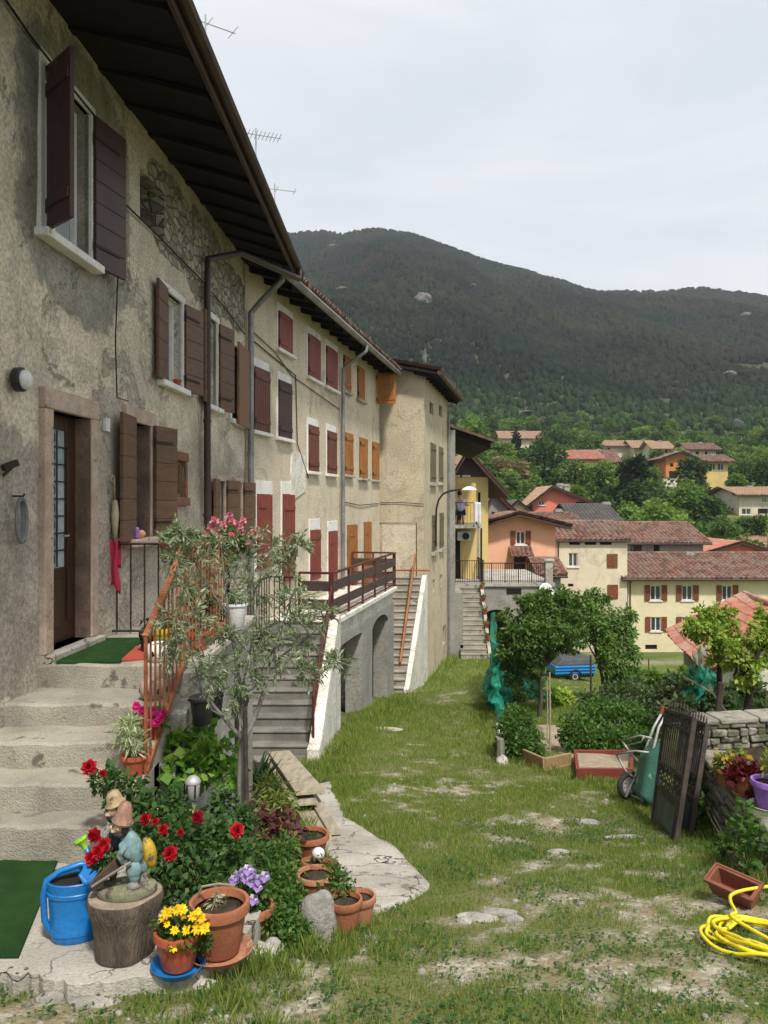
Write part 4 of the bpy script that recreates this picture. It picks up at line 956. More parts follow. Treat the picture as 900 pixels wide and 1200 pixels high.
mb = MB(); mb.tube([(-1.69, 6.78, -.37), (-1.66, 8.5, -.37)], .016, 6); mb.tube([(-1.69, 6.78, -1.30), (-1.66, 8.5, -1.30)], .013, 6)
for i in range(16): t_ = i / 15; mb.tube([(-1.69 + .03 * t_, 6.78 + 1.72 * t_, -1.34), (-1.69 + .03 * t_, 6.78 + 1.72 * t_, -.37)], .0085, 6)
build('level_rail', mb, M['orange_paint'], rb, world=True)

# ================================================================== concrete staircase and terrace below the second house
s2 = T('concrete_staircase', 'grey concrete staircase with white parapet rising to the terrace of the red shutter house', 'staircase', (-1.8, 13, -4.2))
NS = 12; ya, za, yb_, zb2 = 12.75, -4.28, 15.9, -2.32
for i in range(NS):
    y = ya + (yb_ - ya) * i / NS; z = za + (zb2 - za) * (i + 1) / NS; y1 = y + (yb_ - ya) / NS + .06
    xl = -2.92 + (y - 12.75) * .12; xr = -1.22 + (y - 12.75) * .045
    mb = MB(); mb.hexa([(xl, y, z - .6), (xr, y, z - .6), (xr, y1, z - .6), (xl, y1, z - .6)], [(xl, y, z - .035), (xr, y, z - .035), (xr, y1, z - .035), (xl, y1, z - .035)])
    mb.hexa([(xl, y - .02, z - .035), (xr, y - .02, z - .035), (xr, y1, z - .035), (xl, y1, z - .035)], [(xl, y - .02, z), (xr, y - .02, z), (xr, y1, z), (xl, y1, z)])
    build('step', mb, M['concrete_dark'], s2, world=True, bevel=.012)
mb = MB(); pts = [(12.6, -4.75), (16.05, -5.1), (16.05, -2.22), (15.7, -2.22), (12.85, -3.86), (12.6, -3.88)]
mb.prism(pts, lambda p, q: (-1.22 + (p - 12.75) * .045, p, q), lambda p, q: (-1.02 + (p - 12.75) * .045, p, q)); build('parapet', mb, M['white_plaster'], s2, world=True, bevel=.02)
mb = MB(); p0 = Vector((-1.15, 12.95, -3.86)); mb.tube([p0, p0 + Vector((0, 0, .72)), Vector((-1.03, 15.6, -1.62)), Vector((-1.03, 15.6, -2.3))], .022, 6); mb.tube([p0 + Vector((0, 0, .4)), Vector((-1.03, 15.6, -1.95))], .016, 6); build('handrail', mb, M['darkred_metal'], s2, world=True)

te = T('terrace', 'raised concrete terrace on arched openings with dark red plank railing', 'terrace', (-.7, 19, -5.1))
def tw(s, off, z): return W2.w(s, off, z)
ta, tb = (15.85 - 14.6) / W2.d.y, (22.4 - 14.6) / W2.d.y
mb = MB()
for (o0, o1, z0_, z1_, e) in [(-.05, 1.36, -2.42, -2.30, 0), (-.05, 1.24, -2.74, -2.42, .05)]:
    mb.hexa([tw(ta + e, o1, z0_), tw(tb - e, o1, z0_), tw(tb - e, o0, z0_), tw(ta + e, o0, z0_)], [tw(ta + e, o1, z1_), tw(tb - e, o1, z1_), tw(tb - e, o0, z1_), tw(ta + e, o0, z1_)])
build('slab', mb, M['white_plaster'], te, world=True, bevel=.02)
# arched front
def fr(sx): return sx
mb = MB(); TL = tb - ta; op = [(.36, 2.8), (3.9, 5.85)]
poly = []
def arch(a, b, zs, n=8): r_ = (b - a) / 2; return [((a + b) / 2 - r_ * math.cos(t), zs + (.04 if a < 2 else .26) * r_ * math.sin(t)) for t in np.linspace(0, math.pi, n)]
zb_ = -5.9; ztp = -2.74
segs = [(0, op[0][0]), (op[0][1], op[1][0]), (op[1][1], TL)]
for a, b in segs: mb.prism([(a, zb_), (b, zb_), (b, ztp), (a, ztp)], lambda p, q: tw(ta + p, 1.26, q), lambda p, q: tw(ta + p, .86, q))
for a, b in op:
    ap = arch(a, b, -2.98 if a < 2 else -3.12)
    for (p, q), (p2, q2) in zip(ap[:-1], ap[1:]): mb.prism([(p, q), (p2, q2), (p2, ztp), (p, ztp)], lambda p, q: tw(ta + p, 1.26, q), lambda p, q: tw(ta + p, .86, q))
build('arched_wall', mb, M['plaster_grey'], te, world=True)
mb = MB(); mb.prism([(0, zb_), (TL, zb_), (TL, ztp), (0, ztp)], lambda p, q: tw(ta + p, .12, q), lambda p, q: tw(ta + p, .03, q)); build('back_wall', mb, M['rubble'], te, world=True)
for e0 in (.0, TL - .25): mb = MB(); mb.prism([(e0, zb_), (e0 + .25, zb_), (e0 + .25, ztp), (e0, ztp)], lambda p, q: tw(ta + p, .855, q), lambda p, q: tw(ta + p, .125, q)); build('added_end_wall', mb, M['plaster_grey'], te, world=True)  # end walls added to close the void and darken the openings
tr = T('plank_railing', 'dark red metal railing with brown planks along the raised terrace edge', 'railing', (-.5, 19, -2.3))
def rail(p, q, n, posts=True):
    p = Vector(p); q = Vector(q); up = Vector((0, 0, 1)); mbp = MB(); mbb = MB()
    for i in range(n + 1): a = p.lerp(q, i / n); mbp.bar(a, a + up * .92, .05, .05)
    mbp.bar(p + up * .92, q + up * .92, .06, .045); mbp.bar(p + up * .06, q + up * .06, .03, .03)
    build('railing_posts', mbp, M['darkred_metal'], tr, world=True)
    for z in (.30, .66): mbb.bar(p + up * z, q + up * z, .03, .2)
    build('railing_planks', mbb, M['plank_brown'], tr, world=True, bevel=.006)
rail(tw(ta + .05, 1.3, -2.29), tw(tb - .05, 1.3, -2.29), 5); rail(tw(tb - .05, .1, -2.29), tw(tb - .05, 1.26, -2.29), 2); rail(tw(ta + .05, .62, -2.29), tw(ta + .05, 1.26, -2.29), 1)
mb = MB(); p = tw(ta + .0, .1, -2.3); q = tw(ta + .0, .62, -2.3); up = Vector((0, 0, 1))
pg = T('iron_railing', 'plain iron railing with thin bars at the top of the concrete stairs', 'railing', tuple(p))
for i in range(6): a = p.lerp(q, i / 5) + Vector((0, -.6, 0)) ; mb.tube([a, a + up * .9], .012, 5)
mb.tube([p + up * .9 + Vector((0, -.6, 0)), q + up * .9 + Vector((0, -.6, 0))], .02, 6); mb.tube([p + up * .9 + Vector((0, -.6, 0)), p + Vector((-.1, -2.4, .9))], .02, 6)
for i in range(9): a = (p + Vector((0, -.6, 0))).lerp(p + Vector((-.1, -2.4, 0)), i / 8); mb.tube([a + up * (-.3), a + up * .9], .01, 5)
build('railing_bars', mb, M['iron'], pg, world=True)

s3 = T('concrete_staircase', 'steep narrow flight of stairs between the arched terrace and the jutting house', 'staircase', (.2, 24, -5.5))
NS = 16; ya, za, yb_, zb2 = 22.75, -5.45, 26.15, -2.4
for i in range(NS):
    y = ya + (yb_ - ya) * i / NS; z = za + (zb2 - za) * (i + 1) / NS; y1 = y + (yb_ - ya) / NS + .05
    o = W2.a.x + .2036 * (y - 14.6); mb = MB(); xl, xr = o - .1, o + 1.46
    mb.hexa([(xl, y, z - .7), (xr, y, z - .7), (xr, y1, z - .7), (xl, y1, z - .7)], [(xl, y, z - .04), (xr, y, z - .04), (xr, y1, z - .04), (xl, y1, z - .04)]); mb.hexa([(xl, y - .03, z - .04), (xr, y - .03, z - .04), (xr, y1, z - .04), (xl, y1, z - .04)], [(xl, y - .03, z), (xr, y - .03, z), (xr, y1, z), (xl, y1, z)])
    build('step', mb, M['concrete'], s3, world=True, bevel=.01)
mb = MB(); pts = [(22.7, -6.1), (26.38, -6.4), (26.38, -2.36), (26.1, -2.36), (22.95, -5.2), (22.7, -5.3)]
fx = lambda p: W2.a.x + .2036 * (p - 14.6)
mb.prism(pts, lambda p, q: (fx(p) + 1.45, p, q), lambda p, q: (fx(p) + 1.60, p, q)); build('side_wall', mb, M['white_plaster'], s3, world=True, bevel=.015)
mb = MB(); P0 = Vector((.47, 23.4, -4.75)); P1 = Vector((1.02, 26.2, -1.75)); mb.bar(P0, P1, .06, .3, up=(0, -.7, .7)); build('leaning_board', mb, M['rust'], s3, world=True, bevel=.01)
mb = MB(); mb.tube([(.35, 26.2, -2.38), (.35, 26.2, -2.2), (1.5, 26.2, -2.2)], .03, 6); build('handrail', mb, M['rust'], s3, world=True)
# ================================================================== the village beyond the garden
def far_house(name, label, x0, x1, Y, ye, yb, depth, wall, tiles, roof='slope', yr=None, wins=(), ov=.5, apex=None, yer=None, yaw=0, shmat='shutter_far', chim=(), group=None, pitch=.4, sub=4, cat='house', base_extra=3, ytop=None):
    k = Y / F; W = (x1 - x0) * k; p = at(x0, HY, Y); zb = (HY - yb) * k; ze = (HY - ye) * k
    t = T(name, label, cat, (p.x, Y, zb), R(yaw), group); H = ze - zb
    def lx(px): return (px - x0) * k
    def lz(py): return (HY - py) * k - zb
    info = [(lx(a), lx(b), lz(d), lz(c), kd) for a, b, c, d, kd in wins]
    mb = MB(); hl = [(a, b, c, d, .18) for a, b, c, d, kd in info if kd != 'c']
    zt = H if roof == 'slope' else H
    wall_mesh(mb, W, -base_extra, zt, hl, cell=2.0, amp=.0, seed=1)
    dd = depth
    mb.add([(0, 0, -base_extra), (0, dd, -base_extra), (0, dd, H), (0, 0, H)], [(0, 3, 2, 1)]); mb.add([(W, 0, -base_extra), (W, dd, -base_extra), (W, dd, H), (W, 0, H)], [(0, 1, 2, 3)]); mb.add([(0, dd, -base_extra), (W, dd, -base_extra), (W, dd, H), (0, dd, H)], [(0, 3, 2, 1)])
    rb = MB()
    if roof == 'slope':
        kr = (Y + depth / 2) / F; zr = (HY - yr) * kr - zb; sl = (zr - H) / (depth / 2)
        mb.add([(0, 0, H), (0, dd, H), (0, dd / 2, zr - .05)], [(0, 2, 1)]); mb.add([(W, 0, H), (W, dd, H), (W, dd / 2, zr - .05)], [(0, 1, 2)])
        tile_sheet(rb, -ov, W + ov, -ov, H - sl * ov + .06, dd / 2, zr + .06, pitch, .5, seed=int(x0), sub=sub); tile_sheet(rb, -ov, W + ov, dd + ov, H - sl * ov + .06, dd / 2, zr + .06, pitch, .5, seed=int(x0) + 3, sub=sub)
        rb.tube([(-ov, dd / 2, zr + .1), (W + ov, dd / 2, zr + .1)], .14, 6)
        sf = MB(); sf.hexa([(-ov, -ov, H - sl * ov - .10), (W + ov, -ov, H - sl * ov - .10), (W + ov, .2, H - .06), (-ov, .2, H - .06)], [(-ov, -ov, H - sl * ov), (W + ov, -ov, H - sl * ov), (W + ov, .2, H + .04), (-ov, .2, H + .04)])
    else:
        ax = lx(apex); za = lz(yr); zl = H; zr_ = lz(yer) if yer else H
        mb.add([(0, 0, H), (W, 0, H), (W, 0, zr_), (ax, 0, za - .05), (0, 0, zl)], [(0, 1, 3), (1, 2, 3)] if zr_ > H + .01 else [(0, 1, 3)])
        mb.add([(0, dd, H), (W, dd, H), (ax, dd, za - .05)], [(0, 2, 1)])
        def slope(xa, zA, xb, zB, sd):
            q = MB(); tile_sheet(q, -ov, dd + ov, 0, 0, 1, 1, pitch, .5, seed=sd, sub=sub)
            Lh = math.hypot(xb - xa, zB - zA); q = MB(); tile_sheet(q, -ov, dd + ov, 0, 0, Lh, 0.0001, pitch, .5, seed=sd, sub=sub)
            ux, uz = (xb - xa) / Lh, (zB - zA) / Lh; s = 1 if ux > 0 else -1
            rb.add([(xa + ux * y - abs(uz) * 0 * z, x, zA + uz * y + z + .06) for x, y, z in q.v], q.f)
        sl = (za - H) / max(ax, .1); sr = (za - zr_) / max(W - ax, .1)
        slope(-ov, H - sl * ov, ax, za, int(x0) + 1); slope(W + ov, zr_ - sr * ov, ax, za, int(x0) + 2)
        sf = MB()
        for xa, zA in ((-ov, H - sl * ov), (W + ov, zr_ - sr * ov)):
            e = .12; sf.add([(xa, -ov, zA - e), (ax, -ov, za - e), (ax, dd + ov, za - e), (xa, dd + ov, zA - e), (xa, -ov, zA + .02), (ax, -ov, za + .02), (ax, dd + ov, za + .02), (xa, dd + ov, zA + .02)], [(0, 1, 2, 3), (4, 5, 6, 7), (0, 1, 5, 4), (0, 3, 7, 4), (2, 3, 7, 6)])
    build('wall', mb, M[wall], t); ro = build('roof', rb, M[tiles], t); build('eave', sf, M['fascia'], t)
    if roof == 'slope' and Y < 110:
        gm = MB(); gy = -ov - .07; gzz = H - sl * ov - .02; gm.tube([(-ov, gy, gzz), (W + ov, gy, gzz)], .07, 6); gm.tube([(.15, gy, gzz), (.15, -.08, gzz - .35), (.15, -.08, 0)], .05, 6); build('gutter', gm, M['fascia'], t)
    for a, b, c, d, kd in info:
        w = b - a
        if kd == 'c': shutter(t, a, c, d, w / 2 - .01, -3, M[shmat], y=-.05, straps=False); shutter(t, b, c, d, w / 2 - .01, 183, M[shmat], y=-.05, straps=False); continue
        mb = MB(); mb.add([(a, .14, c), (b, .14, c), (b, .14, d), (a, .14, d)], [(0, 1, 2, 3)])
        wi = build('door' if kd == 'd' else 'window', mb, M['dark' if kd == 'o' else ('glass' if kd != 'd' else 'door_wood')], t)
        if kd in 'sp':
            fb = MB(); f = .07; y0, y1 = .08, .135
            fb.box(a, b, y0, y1, c, c + f); fb.box(a, b, y0, y1, d - f, d); fb.box(a, a + f, y0, y1, c + f, d - f); fb.box(b - f, b, y0, y1, c + f, d - f); fb.box((a + b) / 2 - f * .6, (a + b) / 2 + f * .6, y0, y1, c + f, d - f); build('window_frame', fb, M['white_paint'], wi)
            sb = MB(); sb.box(a - .12, b + .12, -.1, .05, c - .1, c); build('window_sill', sb, M['white_stone'], wi)
        if kd == 's':
            shutter(t, a - .03, c - .03, d + .03, w * .52, 183, M[shmat], y=-.06, straps=False); shutter(t, b + .03, c - .03, d + .03, w * .52, -3, M[shmat], y=-.06, straps=False)
    for (cxp, cyt, cw) in chim:
        mb = MB(); x = lx(cxp); z1 = lz(cyt); ym = depth * .45; mb.box(x, x + cw, ym, ym + cw, z1 - 2.2, z1); mb.box(x - .08, x + cw + .08, ym - .08, ym + cw + .08, z1 - .22, z1 - .1); mb.box(x + .04, x + cw - .04, ym + .05, ym + cw - .05, z1, z1 + .12); build('chimney', mb, M['plaster_grey'], ro)
    return t

# big pale yellow house and the old cream house beside it
yh = far_house('village_house', 'long pale yellow house with two rows of brown shuttered windows under a broad roof', 736, 985, 66, 676, 763, 13, 'plaster_yellow', 'tile_far', 'slope', 649,
    wins=[(762, 774.5, 686, 703.5, 's'), (799, 811.5, 686, 703.5, 's'), (762.5, 774.5, 723, 739.5, 's'), (799, 811.5, 723, 739.5, 's'), (756, 770, 755.5, 761, 'o'), (846, 858, 686, 703.5, 's'), (846, 858, 723, 739.5, 's')], ov=.7, chim=[(836, 654, .8)])
far_house('village_house', 'tall weathered cream house with closed shutters and brown tiled roof beside the yellow house', 652, 735, 65.6, 633, 745, 10, 'plaster_cream', 'tile_far', 'slope', 612,
    wins=[(666, 677, 648, 664, 'p'), (711, 723.5, 649, 665, 'c'), (711.5, 724, 685, 701.5, 'c'), (665.5, 672, 684, 687.5, 'o'), (667, 680, 633.6, 638.5, 'o'), (685, 699, 633.6, 638.5, 'o'), (703, 717, 633.6, 638.5, 'o')], ov=.22)
far_house('village_house', 'low grey house with a brown attic door behind the yellow house roof', 738, 824, 77, 635, 700, 12, 'plaster_grey', 'tile_far', 'slope', 613, wins=[(742, 752, 633.5, 646, 'd'), (766, 773, 637, 646, 'o')], ov=.6)
# red roofed group on the right
far_house('village_house', 'coral house with a low pale gable roof at the right beyond the yellow house', 824, 905, 84, 648, 690, 13, 'plaster_coral', 'tile_red', 'gable', 636, apex=866, wins=[(836, 842, 652, 660, 'o')], ov=.8)
far_house('village_house', 'pale tiled long roofed house behind the coral gable at the right edge', 852, 940, 98, 641, 690, 13, 'plaster_coral', 'tile_pale', 'slope', 626, ov=.8, chim=[(868, 626, .9)])
# peach house with its lean-to
ph = far_house('village_house', 'peach orange house with one shuttered window and a small tiled canopy over its door', 561, 651, 54, 616, 690, 11, 'plaster_peach', 'tile_far', 'gable', 603, apex=607, yer=614,
    wins=[(604.5, 615.5, 622.5, 638, 's'), (602, 616, 652, 673, 'd')], ov=.9)
k = 54 / F
mb = MB(); a = (596 - 561) * k; b = (622 - 561) * k; z = (690 - 647) * k
tile_sheet(mb, a, b, -1.1, z - .25, .1, z + .3, .28, .3, seed=3); build('door_canopy', mb, M['tile_far'], ph)
far_house('garage', 'small grey lean-to with a tiled roof between the peach and cream houses', 633, 657, 50, 673, 705, 5, 'plaster_grey', 'tile_far', 'slope', 656, ov=.35, cat='outbuilding')
# roofs between peach house and hillside
far_house('village_house', 'coral red house with flat pitched roof and one small window, above the peach house', 624, 688, 102, 588, 612, 12, 'plaster_coral', 'tile_pale', 'gable', 571, apex=646, wins=[(631, 638, 582, 592, 'p'), (675, 686, 582, 596, 'o')], ov=1.0, chim=[(664, 566, .9), (671, 567, .9)])
far_house('village_house', 'grey slate roofed house behind the cream house', 676, 722, 90, 611, 640, 12, 'plaster_grey', 'slate', 'slope', 592, ov=.7, chim=[(722, 589, .9)])
far_house('village_house', 'house with a long red tiled roof just behind the peach gable', 614, 676, 78, 613, 640, 11, 'plaster_cream', 'tile_far', 'slope', 602, wins=[(656, 662, 616, 622, 'o')], ov=.7, chim=[(664, 598, .7)])
far_house('village_house', 'small pale yellow house with a dark pitched roof left of the coral red house', 588, 626, 86, 603, 640, 8, 'plaster_yellow', 'slate', 'gable', 588, apex=606, ov=.6)
far_house('village_house', 'narrow grey stone house with red tiled roof beside the balcony', 570, 596, 60, 594, 640, 8, 'plaster_grey', 'tile_red', 'gable', 577, apex=579, wins=[(576, 580, 600, 612, 'o'), (583, 587, 600, 612, 'o')], ov=.5)
# tall house behind the balcony
tg = far_house('village_house', 'tall ochre cream house with dark timber gable rising behind the balcony', 529, 572, 50, 559, 690, 9, 'plaster_ochre', 'tile_pale', 'gable', 531, apex=546, wins=[(533, 539, 544, 557, 'p'), (541, 549, 544, 557, 'p'), (560, 563, 577, 593, 'o')], ov=1.1)
k = 50 / F; mb = MB(); mb.prism([(-.2, (690 - 559) * k), (2.3, (690 - 559) * k), ((546 - 529) * k, (690 - 533) * k)], lambda p, q: (p, -.05, q), lambda p, q: (p, -.01, q)); build('gable_boards', mb, M['plank_brown'], tg)
# houses on the hillside
HILL = [
 ('long low house half hidden by trees at the top left of the hillside', 588, 634, 250, 513, 520, 12, 'plaster_cream', 'tile_pale', 'slope', 506, []),
 ('wide cream house with terracotta roof among trees on the hillside', 657, 702, 170, 537, 556, 11, 'plaster_ochre', 'tile_red', 'slope', 529, [(661, 666, 541, 547, 'o'), (670, 675, 541, 547, 'o')]),
 ('cream house with brown roof stepping behind the wide cream house', 680, 722, 185, 540, 556, 10, 'plaster_cream', 'tile_far', 'slope', 528, [(710, 714, 543, 551, 'o')]),
 ('flat roofed cream house in the upper middle of the hillside', 705, 737, 230, 522, 536, 11, 'plaster_cream', 'tile_pale', 'slope', 517, [(712, 715, 525, 529, 'o')]),
 ('pale house with two chimneys on the hillside skyline', 743, 768, 225, 524, 536, 10, 'plaster_cream', 'tile_pale', 'slope', 517, []),
 ('cream villa with windows beside the pale house on the skyline', 766, 786, 215, 525, 538, 10, 'plaster_cream', 'tile_pale', 'slope', 518, [(772, 775, 527, 531, 'o'), (779, 782, 527, 531, 'o')]),
 ('bright orange house with two small windows on the hillside', 780, 811, 165, 536, 562, 10, 'plaster_orange', 'tile_far', 'gable', 530, [(785, 789, 543, 547, 'o'), (797, 800, 542, 546, 'o'), (784, 793, 552, 561, 'o')]),
 ('cream house with hipped brown roof above the orange house', 808, 839, 205, 526, 540, 10, 'plaster_cream', 'tile_far', 'slope', 520, [(815, 819, 529, 533, 'o'), (826, 829, 529, 533, 'o')]),
 ('yellow house with a glazed corner porch right of the orange house', 828, 853, 160, 540, 560, 10, 'plaster_ochre', 'tile_far', 'slope', 534, [(832, 838, 543, 551, 'p'), (841, 848, 543, 551, 'p')]),
 ('beige house with wide eaves and balcony at the right edge of the hillside', 866, 910, 125, 579, 606, 11, 'plaster_cream', 'tile_pale', 'slope', 572, [(869, 880, 596, 603, 'p'), (893, 898, 583, 589, 'p'), (888, 900, 596, 602, 'o')]),
 ('little grey shed roofed house left of the beige house', 848, 867, 135, 590, 602, 8, 'plaster_grey', 'slate', 'slope', 585, [])]
for lb, x0, x1, Y, ye, yb, dp, wl, tl, rf, yr, wn in HILL:
    far_house('hillside_house', lb, x0, x1, Y, ye, yb, dp, wl, tl, rf, yr, wins=wn, apex=(x0 + x1) / 2 + 3, ov=1.1, pitch=.5, base_extra=8, chim=[(x0 + (x1 - x0) * .6, yr - 3, 1.0)])
# pale garden walls on the hill
def hill_wall(label, x0, x1, Y, yt, yb):
    mb = MB(); k = Y / F; mb.box(0, (x1 - x0) * k, 0, .5, -3, (yb - yt) * k); mb.box(-.08, (x1 - x0) * k + .08, -.08, .58, (yb - yt) * k, (yb - yt) * k + .15); p = at(x0, yb, Y); tag(build('garden_wall', mb, M['white_plaster'], loc=p), label, 'wall')
hill_wall('pale retaining wall below the orange hillside house', 775, 793, 158, 562, 574); hill_wall('grey retaining wall on the slope at the far right edge', 890, 925, 150, 556, 567)

# ------------------------------------------------------------------ balcony house, retaining wall with arch and the far stairs
bh = T('balcony_house', 'yellow house with two stacked black railed balconies beside the far stairs', 'house', (3.0, 36, -6.9))
mb = MB(); mb.box(2.6, 4.55, 38, 42, -8, -1.0); mb.box(2.6, 3.3, 33.2, 38.0, -7.4, -3.72); build('wall', mb, M['plaster_grey'], bh, world=True)
mb = MB(); mb.box(3.35, 4.42, 37.93, 38.01, -3.6, -1.12); mb.box(2.9, 4.5, 39, 42, -1.0, 1.0); build('yellow_wall', mb, M['plaster_ochre'], bh, world=True)
mb = MB(); mb.box(2.95, 4.42, 36, 38, -1.12, -.97); build('balcony_slab', mb, M['concrete_pale'], bh, world=True)
mb = MB(); mb.box(2.95, 4.50, 35.6, 38, -3.78, -3.56); build('balcony_slab', mb, M['concrete_pale'], bh, world=True)
mb = MB(); mb.box(3.40, 3.62, 37.86, 37.93, -3.56, -1.3); build('doorway', mb, M['dark'], bh, world=True)
def balc(z, y0, x0, x1, h=1.0, n=14, rb=.012):
    mb = MB()
    mb.tube([(x0, 38, z + h), (x0, y0, z + h), (x1, y0, z + h), (x1, 38, z + h)], .025, 5); mb.tube([(x0, y0, z + .08), (x1, y0, z + .08), (x1, 38, z + .08)], .018, 5)
    for i in range(n + 1): x = x0 + (x1 - x0) * i / n; mb.tube([(x, y0, z), (x, y0, z + h)], rb, 4)
    for i in range(1, 10): mb.tube([(x1, y0 + (38 - y0) * i / 10, z), (x1, y0 + (38 - y0) * i / 10, z + h)], .012, 4)
    build('balcony_railing', mb, M['iron'], bh, world=True)
balc(-.97, 36.03, 3.0, 4.38, 1.0, 9, .007); balc(-3.56, 35.65, 3.0, 4.46)
mb = MB(); mb.tube([(4.40, 36.05, -3.56), (4.40, 36.05, -1.1)], .045, 6); build('balcony_post', mb, M['iron'], bh, world=True)
mb = MB(); mb.box(3.45, 4.1, 37.5, 37.9, -1.75, -1.32); o = build('air_conditioner', mb, M['white_plastic'], bh, world=True, bevel=.02)
mb = MB(); mb.lathe([(.17, 0), (.17, .012), (0, .012)], 16, (0, 0, 0)); f_ = build('fan_grille', mb, M['black_plastic'], o); f_.location = (.85, 1.49, 5.36); f_.rotation_euler = (R(90), 0, 0)
# dark sloping eave high on the left
mb = MB(); mb.hexa([(2.7, 34, 3.05), (4.55, 34, 2.35), (4.55, 42, 2.35), (2.7, 42, 3.05)], [(2.7, 34, 3.35), (4.55, 34, 2.62), (4.55, 42, 2.62), (2.7, 42, 3.35)]); build('overhanging_roof', mb, M['wood_dark'], bh, world=True)
mb = MB(); mb.hexa([(2.5, 33.8, 3.36), (4.7, 33.8, 2.60), (4.7, 42, 2.60), (2.5, 42, 3.36)], [(2.5, 33.8, 3.46), (4.7, 33.8, 2.72), (4.7, 42, 2.72), (2.5, 42, 3.46)]); build('roof', mb, M['tile'], bh, world=True)
mb = MB(); mb.box(2.55, 2.95, 33, 42, -7.4, 3.05); build('side_wall', mb, M['plaster_grey'], bh, world=True)
# washing hung over the balcony
p = at(552, 572, 36.0); mb = MB()
def cl(u, v): return (-.16 + .30 * u, -.10 - .05 * math.sin(u * 9) * (.3 + v) - .02 * v, .62 - 1.15 * v * (1 - .25 * abs(math.sin(u * 3.5 + .5))))
mb.grid(cl, 12, 14); mb.grid(lambda u, v: (-.16 + .30 * u, .0 - .02 * math.sin(u * 8), .62 - .4 * v), 10, 5); mb.grid(lambda u, v: (-.16 + .30 * u, -.10 - .05 * math.sin(u * 9) * .3 + (.1) * v, .62 + .015 * math.sin(v * 3.14)), 10, 3)
o = build('hanging_cloth', mb, M['white_cloth'], loc=(4.22, 36.03, -.58), smooth=True); md = o.modifiers.new('thick', 'SOLIDIFY'); md.thickness = .012
tag(o, 'white cloth hung to dry over the upper balcony railing', 'laundry')

s4 = T('concrete_staircase', 'far flight of grey concrete steps below the stacked balconies', 'staircase', (3.8, 33, -6.6))
NS = 16
for i in range(NS):
    y = 32.6 + 3.2 * i / NS; z = -6.55 + 2.75 * (i + 1) / NS; mb = MB(); mb.box(3.18, 4.28, y, y + .3, z - .6, z - .03); mb.box(3.17, 4.29, y - .02, y + .3, z - .03, z); build('step', mb, M['concrete'], s4, world=True)
mb = MB(); mb.prism([(32.4, -7.6), (35.9, -7.6), (35.9, -3.6), (35.6, -3.6), (32.6, -6.3), (32.4, -6.35)], lambda p, q: (4.29, p, q), lambda p, q: (4.42, p, q)); build('side_wall', mb, M['concrete_pale'], s4, world=True)
for i in range(5):
    y = 33.2 + i * .55; z = -6.2 + .86 * (y - 32.75) + .12; P = T('flower_pot', 'small terracotta pot in the row on the edge of the far stairs', 'flower pot', (4.36, y, z), 0, 'pots along the far stairs')
    mb = MB(); mb.lathe([(.06, 0), (.09, .16), (.10, .16), (.10, .2), (.08, .2), (.07, .17), (0, .17)], 10); build('pot', mb, M['plastic_terra'], P)
    rr = np.random.default_rng(i); v, f = leaves(np.tile([[0, 0, .17]], (26, 1)) + rr.normal(size=(26, 3)) * .04, rr.normal(size=(26, 3)) + [0, 0, .9], .16, .4, rr); npmesh('plant', v, f, L['mid'], P)

rw = T('retaining_wall', 'grey retaining wall with a dark archway and railed terrace in front of the peach house', 'wall', (6.5, 38, -7))
mb = MB(); ax0, ax1 = 4.86, 5.86
def P2(poly): mb.prism(poly, lambda p, q: (p, 38.0, q), lambda p, q: (p, 38.6, q))
P2([(4.42, -8), (ax0, -8), (ax0, -3.95), (4.42, -3.95)]); P2([(ax1, -8), (8.05, -8), (8.05, -3.95), (ax1, -3.95)])
ap = [(ax0 + (ax1 - ax0) * (1 - math.cos(t)) / 2, -5.28 + .22 * math.sin(t)) for t in np.linspace(0, math.pi, 9)]
for (p, q), (p2, q2) in zip(ap[:-1], ap[1:]): P2([(p, q), (p2, q2), (p2, -3.95), (p, -3.95)])
build('wall', mb, M['plaster_grey'], rw, world=True)
mb = MB(); mb.box(4.42, 8.15, 37.9, 46, -3.95, -3.80); build('terrace_slab', mb, M['concrete_pale'], rw, world=True)
mb = MB(); mb.box(ax0 - .1, ax1 + .1, 41, 41.2, -8, -5.0); mb.box(ax0 - .15, ax0, 38.6, 41, -8, -5); mb.box(ax1, ax1 + .15, 38.6, 41, -8, -5); mb.box(ax0 - .15, ax1 + .15, 38.6, 41, -5.05, -4.95); build('archway_inside', mb, M['plaster_grey'], rw, world=True)
mb = MB(); mb.box(5.85, 6.55, 37.97, 38.01, -4.32, -4.05); build('vent_slot', mb, M['dark'], rw, world=True)
mb = MB(); n = 30
for i in range(n + 1): x = 4.5 + 3.2 * i / n; mb.tube([(x, 38.05, -3.8), (x, 38.05, -2.85)], .012 if i % 6 else .025, 4)
mb.tube([(4.5, 38.05, -2.85), (7.7, 38.05, -2.85)], .025, 5); mb.tube([(4.5, 38.05, -3.7), (7.7, 38.05, -3.7)], .018, 5)
for i in range(1, 14): mb.tube([(4.5, 38.05 + i * .3, -3.8), (4.5, 38.05 + i * .3, -2.85)], .012, 4)
build('railing', mb, M['iron'], rw, world=True)
mb = MB(); mb.box(7.7, 8.05, 37.95, 38.3, -3.8, -2.75); mb.box(7.64, 8.11, 37.89, 38.36, -2.75, -2.66); build('pier', mb, M['concrete_pale'], rw, world=True)
d = T('satellite_dish', 'white satellite dish on a bracket at the corner of the railed terrace', 'satellite dish', (7.65, 37.85, -4.3), R(-20))
